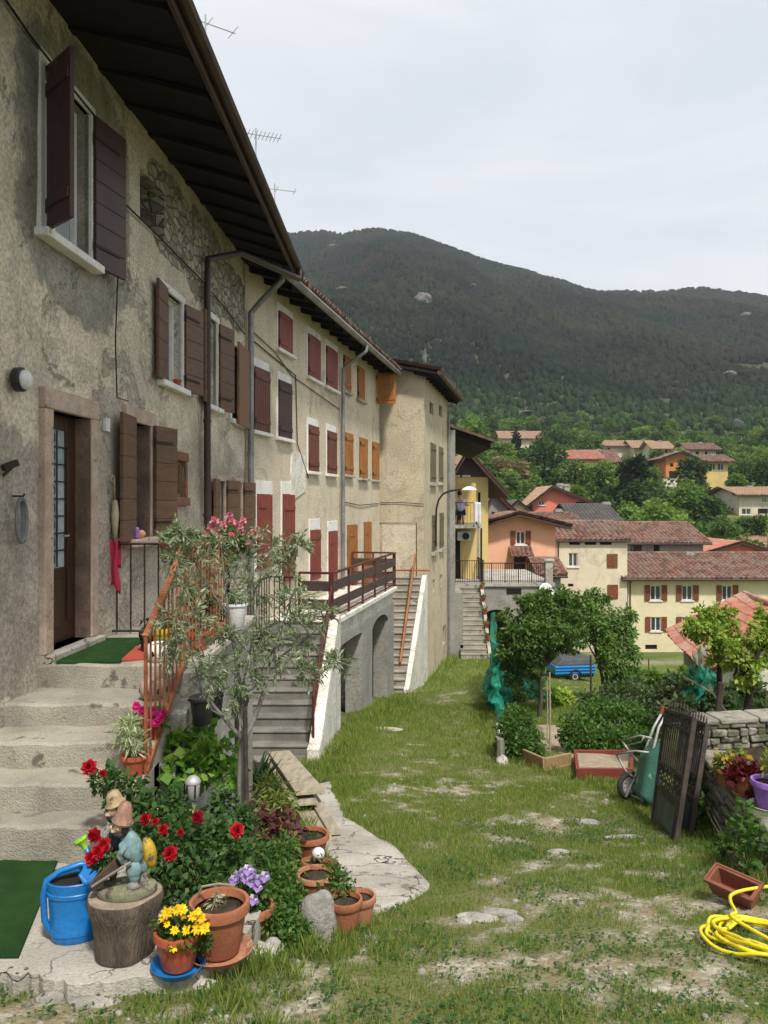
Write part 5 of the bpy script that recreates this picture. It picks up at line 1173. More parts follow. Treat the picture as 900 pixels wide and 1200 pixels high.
mb = MB(); mb.grid(lambda u, v: (.36 * v * math.cos(u * 6.2832), -.16 - .12 * v * v, .46 * v * math.sin(u * 6.2832)), 24, 6); o = build('dish', mb, M['white_plastic'], d, smooth=True); md = o.modifiers.new('t', 'SOLIDIFY'); md.thickness = .02; o.rotation_euler = (R(-25), 0, R(25))
mb = MB(); mb.tube([(0, -.12, 0), (0, .15, -.05), (0, .15, -.3)], .025, 6); mb.tube([(0, -.2, -.4), (0, -.55, -.1)], .015, 5); mb.box(-.04, .04, -.6, -.52, -.14, -.04); build('bracket', mb, M['grey_metal'], d)

# ------------------------------------------------------------------ the person on the balcony
def skin(name, joints, edges, mat, parent=None, sub=2, loc=None):
    me = bpy.data.meshes.new(name); me.from_pydata([j[0] for j in joints], edges, []); o = bpy.data.objects.new(name, me); COL.objects.link(o); me.materials.append(mat)
    md = o.modifiers.new('skin', 'SKIN'); md.use_smooth_shade = True
    for i, j in enumerate(joints):
        r = j[1]; me.skin_vertices[0].data[i].radius = r if hasattr(r, '__len__') else (r, r)
    me.skin_vertices[0].data[0].use_root = True
    s = o.modifiers.new('sub', 'SUBSURF'); s.levels = sub; s.render_levels = sub
    if parent: o.parent = parent
    if loc: o.location = loc
    return o
pe = T('person', 'person in a lilac shirt and dark trousers seated on the upper balcony seen from behind', 'person', (3.52, 36.75, -.97), R(12)); pe.scale = (1.12,) * 3
# sitting on a stool facing away: pelvis, spine, neck, head, arms forward on the rail table, legs forward
jt = [((0, 0, .52), (.15, .12)), ((0, .03, .70), (.145, .105)), ((0, .06, .92), (.165, .11)), ((0, .09, 1.06), (.07, .06)), ((0, .11, 1.13), .055), ((0, .13, 1.21), (.075, .09)), ((0, .12, 1.31), (.07, .085)),
      ((-.19, .08, 1.01), .055), ((-.25, .22, .80), .042), ((-.18, .46, .78), .032), ((-.15, .54, .78), .03), ((.19, .08, 1.01), .055), ((.30, .16, .80), .042), ((.46, .34, .80), .032), ((.52, .40, .80), .03),
      ((-.10, .05, .50), .085), ((-.12, .46, .50), .07), ((-.12, .48, .08), .045), ((-.12, .60, .04), .035), ((.10, .05, .50), .085), ((.12, .46, .50), .07), ((.12, .48, .08), .045), ((.12, .60, .04), .035)]
ed = [(0, 1), (1, 2), (2, 3), (3, 4), (4, 5), (5, 6), (2, 7), (7, 8), (8, 9), (9, 10), (2, 11), (11, 12), (12, 13), (13, 14), (0, 15), (15, 16), (16, 17), (17, 18), (0, 19), (19, 20), (20, 21), (21, 22)]
skin('body', jt, ed, M['skin'], pe)
skin('shirt', [((0, 0, .50), (.175, .145)), ((0, .03, .70), (.17, .13)), ((0, .06, .93), (.185, .13)), ((0, .085, 1.04), (.09, .08)), ((-.20, .085, 1.00), .075), ((-.24, .17, .87), .065), ((.20, .085, 1.00), .075), ((.26, .13, .87), .065)], [(0, 1), (1, 2), (2, 3), (2, 4), (4, 5), (2, 6), (6, 7)], M['shirt'], pe)
skin('trousers', [((0, .02, .49), (.17, .13)), ((-.10, .06, .50), .105), ((-.12, .47, .50), .09), ((-.12, .49, .14), .065), ((.10, .06, .50), .105), ((.12, .47, .50), .09), ((.12, .49, .14), .065)], [(0, 1), (1, 2), (2, 3), (0, 4), (4, 5), (5, 6)], M['jeans'], pe)
mb = MB(); mb.ell((0, .105, 1.29), (.095, .108, .105), 14, 10, wob=.03); build('hair', mb, M['hair'], pe, smooth=True)
so_ = T('stool', 'small dark stool under the person on the balcony', 'stool', (3.52, 36.75, -.97)); so_.scale = (1.12,) * 3
mb = MB(); mb.lathe([(.17, .38), (.18, .40), (.17, .42), (0, .42)], 16); build('seat', mb, M['plank_brown'], so_)
for a in range(4): c_, s_ = math.cos(a * 1.57 + .78), math.sin(a * 1.57 + .78); mb = MB(); mb.tube([(c_ * .17, s_ * .17, 0), (c_ * .13, s_ * .13, .39)], .016, 6); build('leg', mb, M['plank_brown'], so_)

# ------------------------------------------------------------------ shed at the right with the teal door
sh = T('garden_shed', 'grey and white shed with worn red tiled roof and teal door', 'shed', (11.9, 28, -7.3))
A = Vector((11.9, 28)); dL = Vector((.19, 1)).normalized(); dR = Vector((dL.y, -dL.x)); LL = 7.5; WW = 5.4; zb = -9; ze = -5.55; zr = -4.05
def q(l, r, z): return Vector((A.x + dL.x * l + dR.x * r, A.y + dL.y * l + dR.y * r, z))
mb = MB(); mb.add([q(0, 0, zb), q(LL, 0, zb), q(LL, 0, ze), q(0, 0, ze)], [(0, 1, 2, 3)]); mb.add([q(0, WW, zb), q(LL, WW, zb), q(LL, WW, ze), q(0, WW, ze)], [(0, 1, 2, 3)])
mb.add([q(LL, 0, zb), q(LL, WW, zb), q(LL, WW, ze), q(LL, WW / 2, zr - .1), q(LL, 0, ze)], [(0, 1, 2, 3, 4)]); build('wall', mb, M['plaster_grey'], sh, world=True)
mb = MB(); mb.add([q(0, 0, zb), q(0, WW, zb), q(0, WW, ze), q(0, WW / 2, zr - .1), q(0, 0, ze)], [(0, 1, 2, 3, 4)]); build('gable_wall', mb, M['white_plaster'], sh, world=True)
mb = MB(); tm = MB(); tile_sheet(tm, -.7, LL + .6, -.6, ze - .3, WW / 2, zr, .24, .4, seed=4, sub=4, sag=.08); mb.add([q(x, y, z) for x, y, z in tm.v], tm.f); tm = MB(); tile_sheet(tm, -.7, LL + .6, WW + .6, ze - .3, WW / 2, zr, .24, .4, seed=6, sub=4, sag=.08); mb.add([q(x, y, z) for x, y, z in tm.v], tm.f)
mb.tube([q(-.7, WW / 2, zr + .05), q(LL + .6, WW / 2, zr + .05)], .13, 8); build('roof', mb, M['tile_red'], sh, world=True)
mb = MB()
for a, b, c, d in ((-.6, ze - .42, WW / 2, zr - .12), (WW + .6, ze - .42, WW / 2, zr - .12)): mb.hexa([q(-.6, a, b), q(-.6, c, d), q(LL + .5, c, d), q(LL + .5, a, b)], [q(-.6, a, b + .1), q(-.6, c, d + .1), q(LL + .5, c, d + .1), q(LL + .5, a, b + .1)])
build('eave', mb, M['fascia'], sh, world=True)
mb = MB()
for i in range(5): mb.prism([(.42 + i * .15, -7.6), (.56 + i * .15, -7.6), (.56 + i * .15, -5.75), (.42 + i * .15, -5.75)], lambda p, z: q(-.05, p, z), lambda p, z: q(-.01, p, z))
build('door', mb, PM('teal_paint', (.05, .32, .33), (.06, .40, .40), 4, .5, .2, 40, .003), sh, world=True)
mb = MB(); mb.prism([(.8, -7), (1.7, -7), (1.7, -6.1), (.8, -6.1)], lambda p, z: q(p, -.02, z), lambda p, z: q(p, .01, z)); build('hatch', mb, M['concrete_dark'], sh, world=True)
p = at(818, 760, 62); mb = MB(); mb.box(-.9, .9, -.5, .5, 0, 1.9); mb.box(-.95, .95, -.55, .55, 1.9, 2.0); tag(build('wheelie_bin', mb, M['black_plastic'], loc=(p.x - .3, p.y, gz(p.x, p.y) + .2), bevel=.05), 'dark green refuse bin against the pale yellow house wall', 'bin')

# ------------------------------------------------------------------ trees of the village and the hillside
def crown_mesh(name, kind, seed, n, leaf):
    rr = np.random.default_rng(seed); B = []
    if kind == 'round':
        for i in range(17):
            d = rr.normal(size=3); d /= np.linalg.norm(d); d[2] = d[2] * .95; c = np.array([0, 0, .52]) + d * [.27, .27, .34] * rr.uniform(.5, 1.1); r = rr.uniform(.11, .19); B.append((c, (r, r, r * .85)))
    elif kind == 'tall':
        for i in range(15):
            z = rr.uniform(.25, .9); w = .20 * math.sin(math.pi * min(1, (z - .1) / .9)) + .05; a = rr.uniform(0, 6.28); B.append((np.array([w * math.cos(a), w * math.sin(a), z]), (.11, .11, .10)))
    elif kind == 'con':
        for i in range(24):
            z = rr.uniform(.08, .95); w = .30 * (1 - z) + .02; a = rr.uniform(0, 6.28); r = .05 + .10 * (1 - z); B.append((np.array([w * .75 * math.cos(a), w * .75 * math.sin(a), z]), (r, r, r * .55)))
    elif kind == 'column':
        for i in range(16): z = .06 + .88 * i / 15; B.append((np.array([rr.normal() * .015, rr.normal() * .015, z]), (.085 * math.sin(math.pi * (z * .8 + .15)) + .02,) * 2 + (.07,)))
    P, d = cloud_pts(B, n, rr, .7)
    v, f = leaves(P, d + rr.normal(size=(n, 3)) * .8 - [0, 0, .3], leaf * rr.uniform(.6, 1.4, n), .62, rr, .3)
    return v, f
PROTO = {}
def tree_proto(kind, seed, n, leaf):
    key = (kind, seed)
    if key not in PROTO:
        v, f = crown_mesh('crown', kind, seed, n, leaf); me = npmesh('crown', v, f, L['treeB']); mesh = me.data; bpy.data.objects.remove(me)
        tb = MB(); rr = random.Random(seed); tb.tube([(0, 0, -.08), (.01, .005, .15), (.0, .01, .35), (.01, 0, .6 if kind != 'column' else .8)], [.035, .026, .02, .006], 6)
        for i in range(5):
            a = rr.uniform(0, 6.28); z = rr.uniform(.22, .45); tb.tube([(0, 0, z), (.1 * math.cos(a), .1 * math.sin(a), z + .10), (.2 * math.cos(a), .2 * math.sin(a), z + .22)], [.014, .009, .003], 5)
        tm = build('trunk', tb, M['bark_dark']); tmesh = tm.data; bpy.data.objects.remove(tm); PROTO[key] = (mesh, tmesh)
    return PROTO[key]
def tree(label, px, pyb, pyt, Y, kind, mat, wide=1.0, seed=1, name='tree', group=None, n=2600, leaf=.075):
    k = Y / F; p = at(px, pyb, Y); zg = gz(p.x, p.y); p.z = zg; H = max(3.0, (HY - pyt) * k - zg)
    wide = wide * max(1, (pyb - pyt) * k / H) if H > 4 else wide
    t = T(name, label, 'tree', (p.x, p.y, p.z), RNG.uniform(0, 6.28), group)
    cm, tmsh = tree_proto(kind, seed, n, leaf)
    o = bpy.data.objects.new('crown', cm); COL.objects.link(o); o.parent = t; o.scale = (H * wide, H * wide, H); o.material_slots[0].link = 'OBJECT'; o.material_slots[0].material = L[mat]
    o = bpy.data.objects.new('trunk', tmsh); COL.objects.link(o); o.parent = t; o.scale = (H, H, H)
    return t
HT = [
 ('large round dark tree left of the wide cream hillside house', 632, 578, 516, 150, 'round', 'treeA', 1.25, 1), ('round dark green tree left of the coral red house beneath the pink flowering tree', 585, 584, 545, 110, 'round', 'treeA', 1.2, 2),
 ('pale pinkish flowering tree behind the tall balcony house', 592, 562, 529, 130, 'round', 'treeE', 1.25, 3), ('slim dark cypress under the long roof at the top left of the hillside', 604, 541, 506, 190, 'column', 'treeD', 1.0, 4),
 ('rounded olive green tree beside the long low hillside house', 645, 530, 502, 210, 'round', 'treeA', 1.3, 1), ('bright green bushy tree just above the pink flowering tree', 578, 545, 515, 170, 'round', 'treeC', 1.5, 2),
 ('light green bushy tree below the wide cream hillside house', 703, 578, 536, 140, 'round', 'treeC', 1.1, 3), ('mid green tree between the large dark tree and the light one', 668, 584, 540, 130, 'round', 'treeB', 1.1, 1),
 ('tall dark conifer in the middle of the hillside', 744, 608, 528, 118, 'con', 'treeD', .95, 5), ('second dark conifer close against the tall one', 733, 604, 541, 122, 'con', 'treeD', 1.05, 6),
 ('big rounded dark tree in front of the orange hillside house', 815, 588, 532, 138, 'round', 'treeA', 1.05, 2), ('leafy green tree below the big dark rounded tree', 806, 622, 567, 112, 'round', 'treeB', 1.15, 3),
 ('broad light green tree right of the dark conifers', 776, 632, 586, 96, 'round', 'treeC', 1.15, 1), ('dark tree left of the beige hillside house', 835, 620, 578, 110, 'round', 'treeA', 1.0, 2),
 ('rounded bush green tree below the beige hillside house', 880, 640, 600, 104, 'round', 'treeB', 1.3, 3), ('mid green tree right of the light one at the foot of the hillside', 848, 640, 604, 100, 'round', 'treeB', 1.1, 1),
 ('leafy tree between the conifer and the skyline villa', 771, 566, 526, 175, 'round', 'treeB', 1.2, 2), ('spreading green tree on the skyline left of the flat roofed house', 690, 533, 505, 225, 'round', 'treeB', 1.5, 3),
 ('dark bushy tree at the far right of the skyline', 880, 552, 514, 190, 'round', 'treeA', 1.4, 1), ('light green hedge tree above the beige hillside house', 868, 580, 553, 150, 'round', 'treeC', 1.5, 2),
 ('dark round tree behind the slate roof', 715, 606, 566, 125, 'round', 'treeA', 1.1, 3), ('small green tree above the small pale yellow house', 607, 592, 564, 112, 'round', 'treeB', 1.3, 1),
 ('green tree behind the tall ochre house', 556, 560, 518, 120, 'round', 'treeB', 1.1, 2), ('light green tree rising behind the dark eave of the balcony house', 548, 535, 478, 160, 'round', 'treeC', .9, 3)]
for lb, px, pb, pt, Y, kd, mt, wd, sd in HT: tree(lb, px, pb, pt, Y, kd, mt, wd, sd)
rr = random.Random(3); n = 0
while n < 200:
    Yt = rr.uniform(95, 315); px = rr.uniform(540, 945); X_ = (px - CX) / F * Yt; zg = gz(X_, Yt); Ht = rr.uniform(4, 8.2); pt = HY - (zg + Ht) * F / Yt; pb = HY - zg * F / Yt
    hw = .36 * Ht * F / Yt
    if any(x0 - hw < px < x1 + hw and Yt < Yh + dp and pt < ye + (yb - ye) * .85 for lb, x0, x1, Yh, ye, yb, dp, wl, tl, rf, yr, wn in HILL) or (612 - hw < px < 700 + hw and Yt < 104 and pt < 604): continue
    tree('broadleaf tree in the wooded belt between the hillside houses', px, pb, pt, Yt, 'round', rr.choice(['treeA', 'treeB', 'treeB', 'treeC', 'treeC']), rr.uniform(.95, 1.35), rr.choice([1, 2, 3]), group='trees between the hillside houses'); n += 1
# ================================================================== ground cover pieces
def inpoly(x, y, poly):
    x = np.asarray(x, float); y = np.asarray(y, float); c = np.zeros(x.shape, bool); n = len(poly)
    for i in range(n):
        x0, y0 = poly[i][:2]; x1, y1 = poly[(i + 1) % n][:2]
        c ^= ((y0 > y) != (y1 > y)) & (x < (x1 - x0) * (y - y0) / (y1 - y0 + 1e-12) + x0)
    return c
def ground_patch(name, poly, up, cell, mat, label, cat, kind='structure', rag=.06, thick=.12):
    xs_ = [p[0] for p in poly]; ys_ = [p[1] for p in poly]
    gx = np.arange(min(xs_) - .1, max(xs_) + .1, cell); gy = np.arange(min(ys_) - .1, max(ys_) + .1, cell); A, B = np.meshgrid(gx, gy)
    wx = A + rag * (fbm(A * 5, B * 5, 7, 3) - .47) * 2; wy = B + rag * (fbm(A * 5, B * 5, 8, 3) - .47) * 2
    ins = inpoly(wx + cell / 2, wy + cell / 2, poly); nx = len(gx); vid = -np.ones(A.shape, int); V = []; Fs = []
    idx = np.argwhere(ins[:-1, :-1])
    def vi(j, i):
        if vid[j, i] < 0: vid[j, i] = len(V); V.append((A[j, i], B[j, i], 0))
        return vid[j, i]
    for j, i in idx: Fs.append((vi(j, i), vi(j, i + 1), vi(j + 1, i + 1), vi(j + 1, i)))
    V = np.array(V); cnt0 = {}
    for f in Fs:
        for a, b in zip(f, f[1:] + f[:1]): k = (min(a, b), max(a, b)); cnt0[k] = cnt0.get(k, 0) + 1
    nb = {}
    for (a, b), c in cnt0.items():
        if c == 1: nb.setdefault(a, []).append(b); nb.setdefault(b, []).append(a)
    for _ in range(5):
        Vn = V.copy()
        for a, l in nb.items(): Vn[a, :2] = V[a, :2] * .4 + V[l, :2].mean(0) * .6
        V = Vn
    V[:, 2] = g(V[:, 0], V[:, 1]) + up + .02 * (fbm(V[:, 0] * 3, V[:, 1] * 3, 4, 3) - .47)
    # skirt
    cnt = {}
    for f in Fs:
        for a, b in zip(f, f[1:] + f[:1]): cnt.setdefault((min(a, b), max(a, b)), []).append((a, b))
    V = V.tolist()
    for k, l in cnt.items():
        if len(l) == 1:
            a, b = l[0]; n = len(V); V += [(V[a][0], V[a][1], V[a][2] - thick), (V[b][0], V[b][1], V[b][2] - thick)]; Fs.append((b, a, n, n + 1))
    o = npmesh(name, V, Fs, mat); return tag(o, label, cat, kind=kind)
RAMP = [gpt(*p) for p in [(350, 925), (386, 918), (404, 962), (442, 984), (474, 1010), (505, 1042), (470, 1062), (428, 1078), (398, 1045), (372, 985)]]
ground_patch('concrete_path', [(p.x, p.y) for p in RAMP], .03, .045, M['concrete_pale'], 'cracked pale concrete path sloping through the grass past the pots', 'path', rag=.05)
BED = [gpt(*p) for p in [(240, 1105), (330, 1110), (390, 1090), (398, 1030), (372, 985), (345, 925), (300, 895), (230, 900), (200, 950)]]
ground_patch('soil_bed', [(p.x, p.y) for p in BED], .05, .06, M['soil'], 'dark soil of the flower bed below the steps', 'soil', rag=.06)
SAND = [(3.0, 12.3), (3.6, 12.3), (3.75, 17.0), (3.2, 17.0)]
ground_patch('garden_path', SAND, .02, .1, M['sand'], 'pale trodden earth path between the vegetable plots', 'path', rag=.15)
ZP = -2.42
PAD = [(-5, 4.15), (-2.5, 4.17), (-1.95, 4.13), (-1.6, 4.02), (-1.2, 4.05), (-1.0, 4.08), (-.80, 4.28), (-.74, 4.75), (-1.05, 5.2), (-1.5, 5.5), (-5, 5.5)]
pts = []
for i in range(len(PAD)):
    a = Vector(PAD[i]); b = Vector(PAD[(i + 1) % len(PAD)]); n = max(1, int((b - a).length / .035))
    for k in range(n):
        q = a.lerp(b, k / n); pts.append((q.x + .05 * (vnoise(q.x * 9, q.y * 9, 3).item() - .5), q.y + .06 * (vnoise(q.x * 9, q.y * 9, 4).item() - .5) + .05 * (vnoise(q.x * 27, q.y * 27, 6).item() - .5)))
mb = MB(); mb.prism(pts, lambda p, q: (p, q, ZP - .5), lambda p, q: (p, q, ZP)); tag(build('pavement', mb, M['concrete_pale'], bevel=.02), 'cracked concrete landing at the foot of the stone stairs', 'pavement', kind='structure')

def pad(px, py, z=ZP): Y = -z * F / (py - HY); return Vector(((px - CX) / F * Y, Y, z))

# rough mortar stones along the front of the pad, flat stones in the grass
def rock(px, py, rx, ry, rz_, label, seed, group=None, mat='rock', up=0.0, pos=None, name='stone'):
    p = pos or gpt(px, py); mb = MB(); mb.ell((0, 0, rz_ * .25), (rx, ry, rz_), 16, 10, wob=.10, seed=seed); o = build(name, mb, M[mat], loc=(p.x, p.y, p.z + up), smooth=True, remesh=0)
    md = o.modifiers.new('d', 'SUBSURF'); md.levels = 1; md.render_levels = 1
    return tag(o, label, 'stone', group)
rr = random.Random(9)
for i, px in enumerate(list(range(70, 330, 12)) + list(range(90, 300, 21))):
    rock(px + rr.uniform(-6, 6), 1139 + rr.uniform(-6, 8) - max(0, px - 250) * .35 + (12 if i > 21 else 0), rr.uniform(.05, .12), rr.uniform(.04, .08), rr.uniform(.035, .07), 'rough grey stone in the crumbling edge under the potted flowers', i, 'stones along the pavement edge', up=.0, mat=['rock', 'concrete_pale', 'concrete_pale'][i % 3])
for i, (px, py, rx, ry) in enumerate([(690, 966, .13, .10), (560, 1077, .16, .06), (585, 1072, .13, .05), (600, 1080, .08, .04), (545, 1082, .06, .04), (655, 1000, .12, .05), (730, 983, .2, .05), (445, 855, .55, .16), (110, 1178, .14, .05), (60, 1172, .08, .05)]):
    rock(px, py, rx, ry, .03, ['pale flat stone in the grass left of the leaning gate', 'pale flat stone by the lower end of the concrete path', 'second flat stone by the lower end of the concrete path, further right', 'small outermost stone by the lower end of the concrete path', 'small stone touching the lower end of the concrete path', 'thin flat stone in the worn grass below the gate', 'long flat stone at the foot of the leaning gate', 'long pale slab in the grass beside the arched terrace', 'broad stone in the grass below the tree stump', 'small stone at the bottom left below the green mat'][i], 40 + i, mat='concrete_pale' if i in (7,) else 'rock')
rock(0, 0, .12, .10, .24, 'tall jagged rock standing between the pots at the edge of the flower bed', 77, pos=gpt(373, 1096), name='rock')

# ------------------------------------------------------------------ pots
def pot_mesh(r, h, rim=.012, taper=.72, n=28):
    rb = r * taper; return [(rb * .96, 0), (rb, .008), (r * .965, h * .78), (r * 1.06, h * .785), (r * 1.08, h * .80), (r * 1.08, h * .975), (r * 1.06, h), (r * .94, h), (r * .92, h * .97), (r * .9, h * .86), (0, h * .86)]
def pot(label, pos, r, h, mat='terracotta', saucer=None, soil=True, cat='flower pot', name='flower_pot', tilt=None, group=None, taper=.72, rot=0):
    t = T(name, label, cat, tuple(pos), rot, group)
    pr = pot_mesh(r, h, taper=taper); mb = MB(); mb.lathe(pr[:-1] + ([(r * .86, h * .5), (0, h * .45)] if not soil else [(r * .88, h * .84)]), 28); build('pot', mb, M[mat], t, smooth_angle=35)
    if soil: mb = MB(); mb.lathe([(r * .9, h * .85), (r * .5, h * .87), (0, h * .88)], 20); build('soil', mb, M['soil'], t, smooth=True)
    if saucer: mb = MB(); mb.lathe([(r * .95, -.012), (r * 1.16, .018), (r * 1.20, .018), (r * 1.0, -.018), (0, -.018)], 28); build('saucer', mb, M[saucer], t, smooth_angle=40)
    if tilt: t.rotation_euler = (R(tilt[0]), R(tilt[1]), rot); MATS[t.name] = Matrix.Translation(Vector(pos)) @ t.rotation_euler.to_matrix().to_4x4()
    return t
def blob(px, py, Y, rpx, sz=1.0): p = at(px, py, Y); r = rpx * Y / F; return (np.array(p), (r, r, r * sz))
def foliage(parent, blobs, n, ln, wr, mat, seed, droop=.3, spread=.8, name='foliage', world=True, shell=.35):
    rr = np.random.default_rng(seed); P, d = cloud_pts(blobs, n, rr, shell); v, f = leaves(P, d + rr.normal(size=(n, 3)) * spread - [0, 0, droop], ln * rr.uniform(.55, 1.3, n), wr, rr, .3)
    return npmesh(name, v, f, L[mat], parent, world=world)
def stems(parent, base, blobs, n, r, mat, seed, world=True, name='stem'):
    rr = np.random.default_rng(seed); mb = MB(); P, d = cloud_pts(blobs, n, rr, .3); b = np.array(base)
    for p in P:
        m1 = b + (p - b) * .45 + rr.normal(size=3) * .04 + [0, 0, .03]; mb.tube([b + rr.normal(size=3) * [.03, .03, 0], m1, p], [r, r * .8, r * .35], 5)
    return build(name, mb, M[mat], parent, world=world)
FM = {}
def flower_mesh(kind):
    if kind in FM: return FM[kind]
    rr = np.random.default_rng(hash(kind) % 1000 if False else len(FM) + 3)
    def radial(n, ln, wr, up, z=0, jit=.15):
        a = np.arange(n) * 2 * math.pi / n + rr.uniform(0, 6); D = np.stack([np.cos(a), np.sin(a), np.full(n, up)], 1) + rr.normal(size=(n, 3)) * jit; return leaves(np.tile([[0, 0, z]], (n, 1)) + D * .002, D, ln, wr, rr, .05, 3)
    if kind == 'rose': parts = [radial(8, .062, 1.0, .12), radial(8, .056, 1.0, .5, .008), radial(7, .048, 1.0, 1.1, .014), radial(6, .04, .9, 2.2, .016), radial(5, .032, .9, 4, .02)]; m = 'red'
    elif kind == 'daisy': parts = [radial(8, .030, .6, .15), radial(7, .024, .6, .5, .003)]; m = 'yellow'
    elif kind == 'petunia': parts = [radial(5, .030, 1.2, .3), radial(5, .024, .5, .4, .003)]; m = 'violet'
    elif kind == 'geranium': parts = [radial(6, .045, .9, .5 + .4 * i, .01 * i, .5) for i in range(5)]; m = 'pink'
    elif kind == 'magenta': parts = [radial(6, .042, 1.1, .35), radial(5, .03, 1.0, .8, .004)]; m = 'magenta'
    v, f = cat(parts); o = npmesh('blossom', v, f, L[m]); FM[kind] = o.data; bpy.data.objects.remove(o); return FM[kind]
def blossom(parent, pos, kind, face=(0, -1, .7), s=1.0):
    o = bpy.data.objects.new('blossom', flower_mesh(kind)); COL.objects.link(o); o.parent = parent; q = Vector(face).to_track_quat('Z', 'Y')
    M_ = matof(parent).inverted(); o.location = M_ @ Vector(pos); o.rotation_mode = 'QUATERNION'; o.rotation_quaternion = (M_.to_3x3() @ q.to_matrix()).to_quaternion(); o.scale = (s, s, s); return o
def cat_(v): return v

# --- the marigold pot and its neighbours
p = pad(209, 1131, ZP + .018)
P = pot('terracotta pot of yellow flowers standing on a blue saucer', p, .118, .19, 'plastic_terra', 'blue_plastic')
bl = [blob(195, 1085, p.y, 16), blob(212, 1080, p.y - .02, 18), blob(232, 1088, p.y, 16), blob(212, 1096, p.y - .06, 18, .6), blob(236, 1105, p.y - .03, 12)]
foliage(P, bl, 900, .035, .5, 'mid', 3)
stems(P, p + Vector((0, 0, .17)), bl, 14, .003, 'bark', 4)
for i, (px, py) in enumerate([(192, 1075), (196, 1083), (206, 1066), (215, 1072), (226, 1074), (232, 1068), (236, 1076), (205, 1090), (219, 1090), (232, 1088), (240, 1088), (204, 1110), (213, 1066), (196, 1070)]): blossom(P, at(px, py, p.y - .10 - .01 * (i % 3)), 'daisy', (RNG.normal() * .5, -1, .7 + RNG.normal() * .3), 1.0 + RNG.normal() * .15)
p = pad(257, 1114, ZP + .018)
P = pot('large terracotta pot on a saucer with a sparse seedling, beside the yellow flowers', p, .15, .27, 'terracotta', 'terracotta_pale')
bl = [blob(245, 1066, p.y, 10), blob(262, 1070, p.y, 8), blob(250, 1055, p.y + .03, 9)]; foliage(P, bl, 60, .05, .4, 'variegated', 5); stems(P, p + Vector((0, 0, .22)), bl, 6, .004, 'stump_top', 5)
mb = MB(); mb.tube([(-.13, .05, .26), (-.1, .03, .33), (0, .0, .36), (.08, .02, .34)], .006, 5); build('withered_stem', mb, M['stump_top'], P)
p = gpt(293, 1103, .02)
P = pot('terracotta pot of violet and white petunias behind the large pot', p, .135, .22, 'terracotta')
bl = [blob(285, 1042, p.y, 16), blob(300, 1040, p.y, 18), blob(296, 1060, p.y - .03, 16), blob(278, 1050, p.y, 10)]; foliage(P, bl, 500, .045, .6, 'mid', 6); stems(P, p + Vector((0, 0, .2)), bl, 10, .003, 'bark', 6)
for i, (px, py) in enumerate([(274, 1031), (283, 1022), (290, 1019), (297, 1024), (303, 1030), (287, 1028), (279, 1026), (302, 1039), (297, 1054), (310, 1027), (293, 1033)]): blossom(P, at(px, py, p.y - .13), 'petunia', (RNG.normal() * .5, -1, .4 + RNG.normal() * .2), 1.2)
# --- pots beside the concrete path
def gp(px, py, up=0): return gpt(px, py, up)
pA = gp(362, 1040); pA = at(363, 1006, pA.y + .25)
P = pot('terracotta pot with a small green seedling, highest in the cluster by the planks', pA, .145, .20, 'terracotta', taper=.75); foliage(P, [blob(365, 982, pA.y, 12, .6)], 160, .035, .5, 'mid', 7)
pB = at(369, 1037, pA.y - .35); P = pot('terracotta pot tucked just below the seedling pot, with trailing leaves', pB, .115, .17, 'terracotta', taper=.75, tilt=(-8, 6)); foliage(P, [blob(385, 1012, pB.y - .05, 14), blob(370, 1012, pB.y, 10, .5)], 90, .045, .35, 'yellowgreen', 8)
pC = at(370, 1050, pA.y - .55); P = pot('broad terracotta pot lowest in the cluster beside the jagged rock', pC, .13, .17, 'terracotta_pale', taper=.75); foliage(P, [blob(362, 1035, pC.y, 10)], 40, .05, .4, 'yellowgreen', 9)
pD = gp(404, 1092); P = pot('empty terracotta pot standing on the grass right of the jagged rock', pD, .105, .21, 'terracotta', soil=True, taper=.78)
pE = pD + Vector((.09, .12, .0)); pE.z = gz(pE.x, pE.y) + .0; P = pot('paler terracotta pot standing half behind the empty one', pE, .10, .20, 'terracotta_pale', taper=.78)
foliage(P, [blob(400, 1035, pE.y, 16), blob(393, 1020, pE.y, 10), blob(385, 1045, pE.y + .05, 12)], 260, .045, .5, 'mid', 10); stems(P, pE + Vector((0, 0, .17)), [blob(395, 1030, pE.y, 14)], 8, .003, 'bark', 10)
mb = MB(); mb.ell((0, 0, .045), (.05, .05, .045), 16, 12); tag(build('garden_ball', mb, M['white_plastic'], loc=tuple(at(373, 1007, pB.y + .06)), smooth=True), 'round white ball nestled between the terracotta pots', 'ball')

# --- blue watering can
p = pad(90, 1097)
W = T('watering_can', 'blue plastic watering can with lime green rose beside the tree stump', 'watering can', tuple(p), R(20))
mb = MB(); pr = [(.105, 0), (.112, .012), (.115, .04), (.120, .045), (.120, .075), (.117, .08), (.126, .25), (.132, .255), (.132, .275), (.128, .28), (.130, .33), (.124, .335), (.122, .30), (.11, .10), (0, .09)]
mb.lathe(pr, 36, sx=1.18, sy=.88); o = build('body', mb, M['blue_plastic'], W, smooth_angle=35)
mb = MB(); mb.lathe([(.121, .318), (.08, .322), (0, .322)], 24, sx=1.12, sy=.84); build('inside', mb, M['dark'], W)
mb = MB(); mb.grid(lambda u, v: ((.145 - .11 * v) * math.cos(-1.3 + 2.6 * u) * 1.05, .118 * math.sin(-1.3 + 2.6 * u) * (1 - .25 * v), .325 + .055 * v + .02 * (1 - abs(2 * u - 1))), 12, 4); o = build('hood', mb, M['blue_plastic'], W, smooth=True); md = o.modifiers.new('t', 'SOLIDIFY'); md.thickness = .008
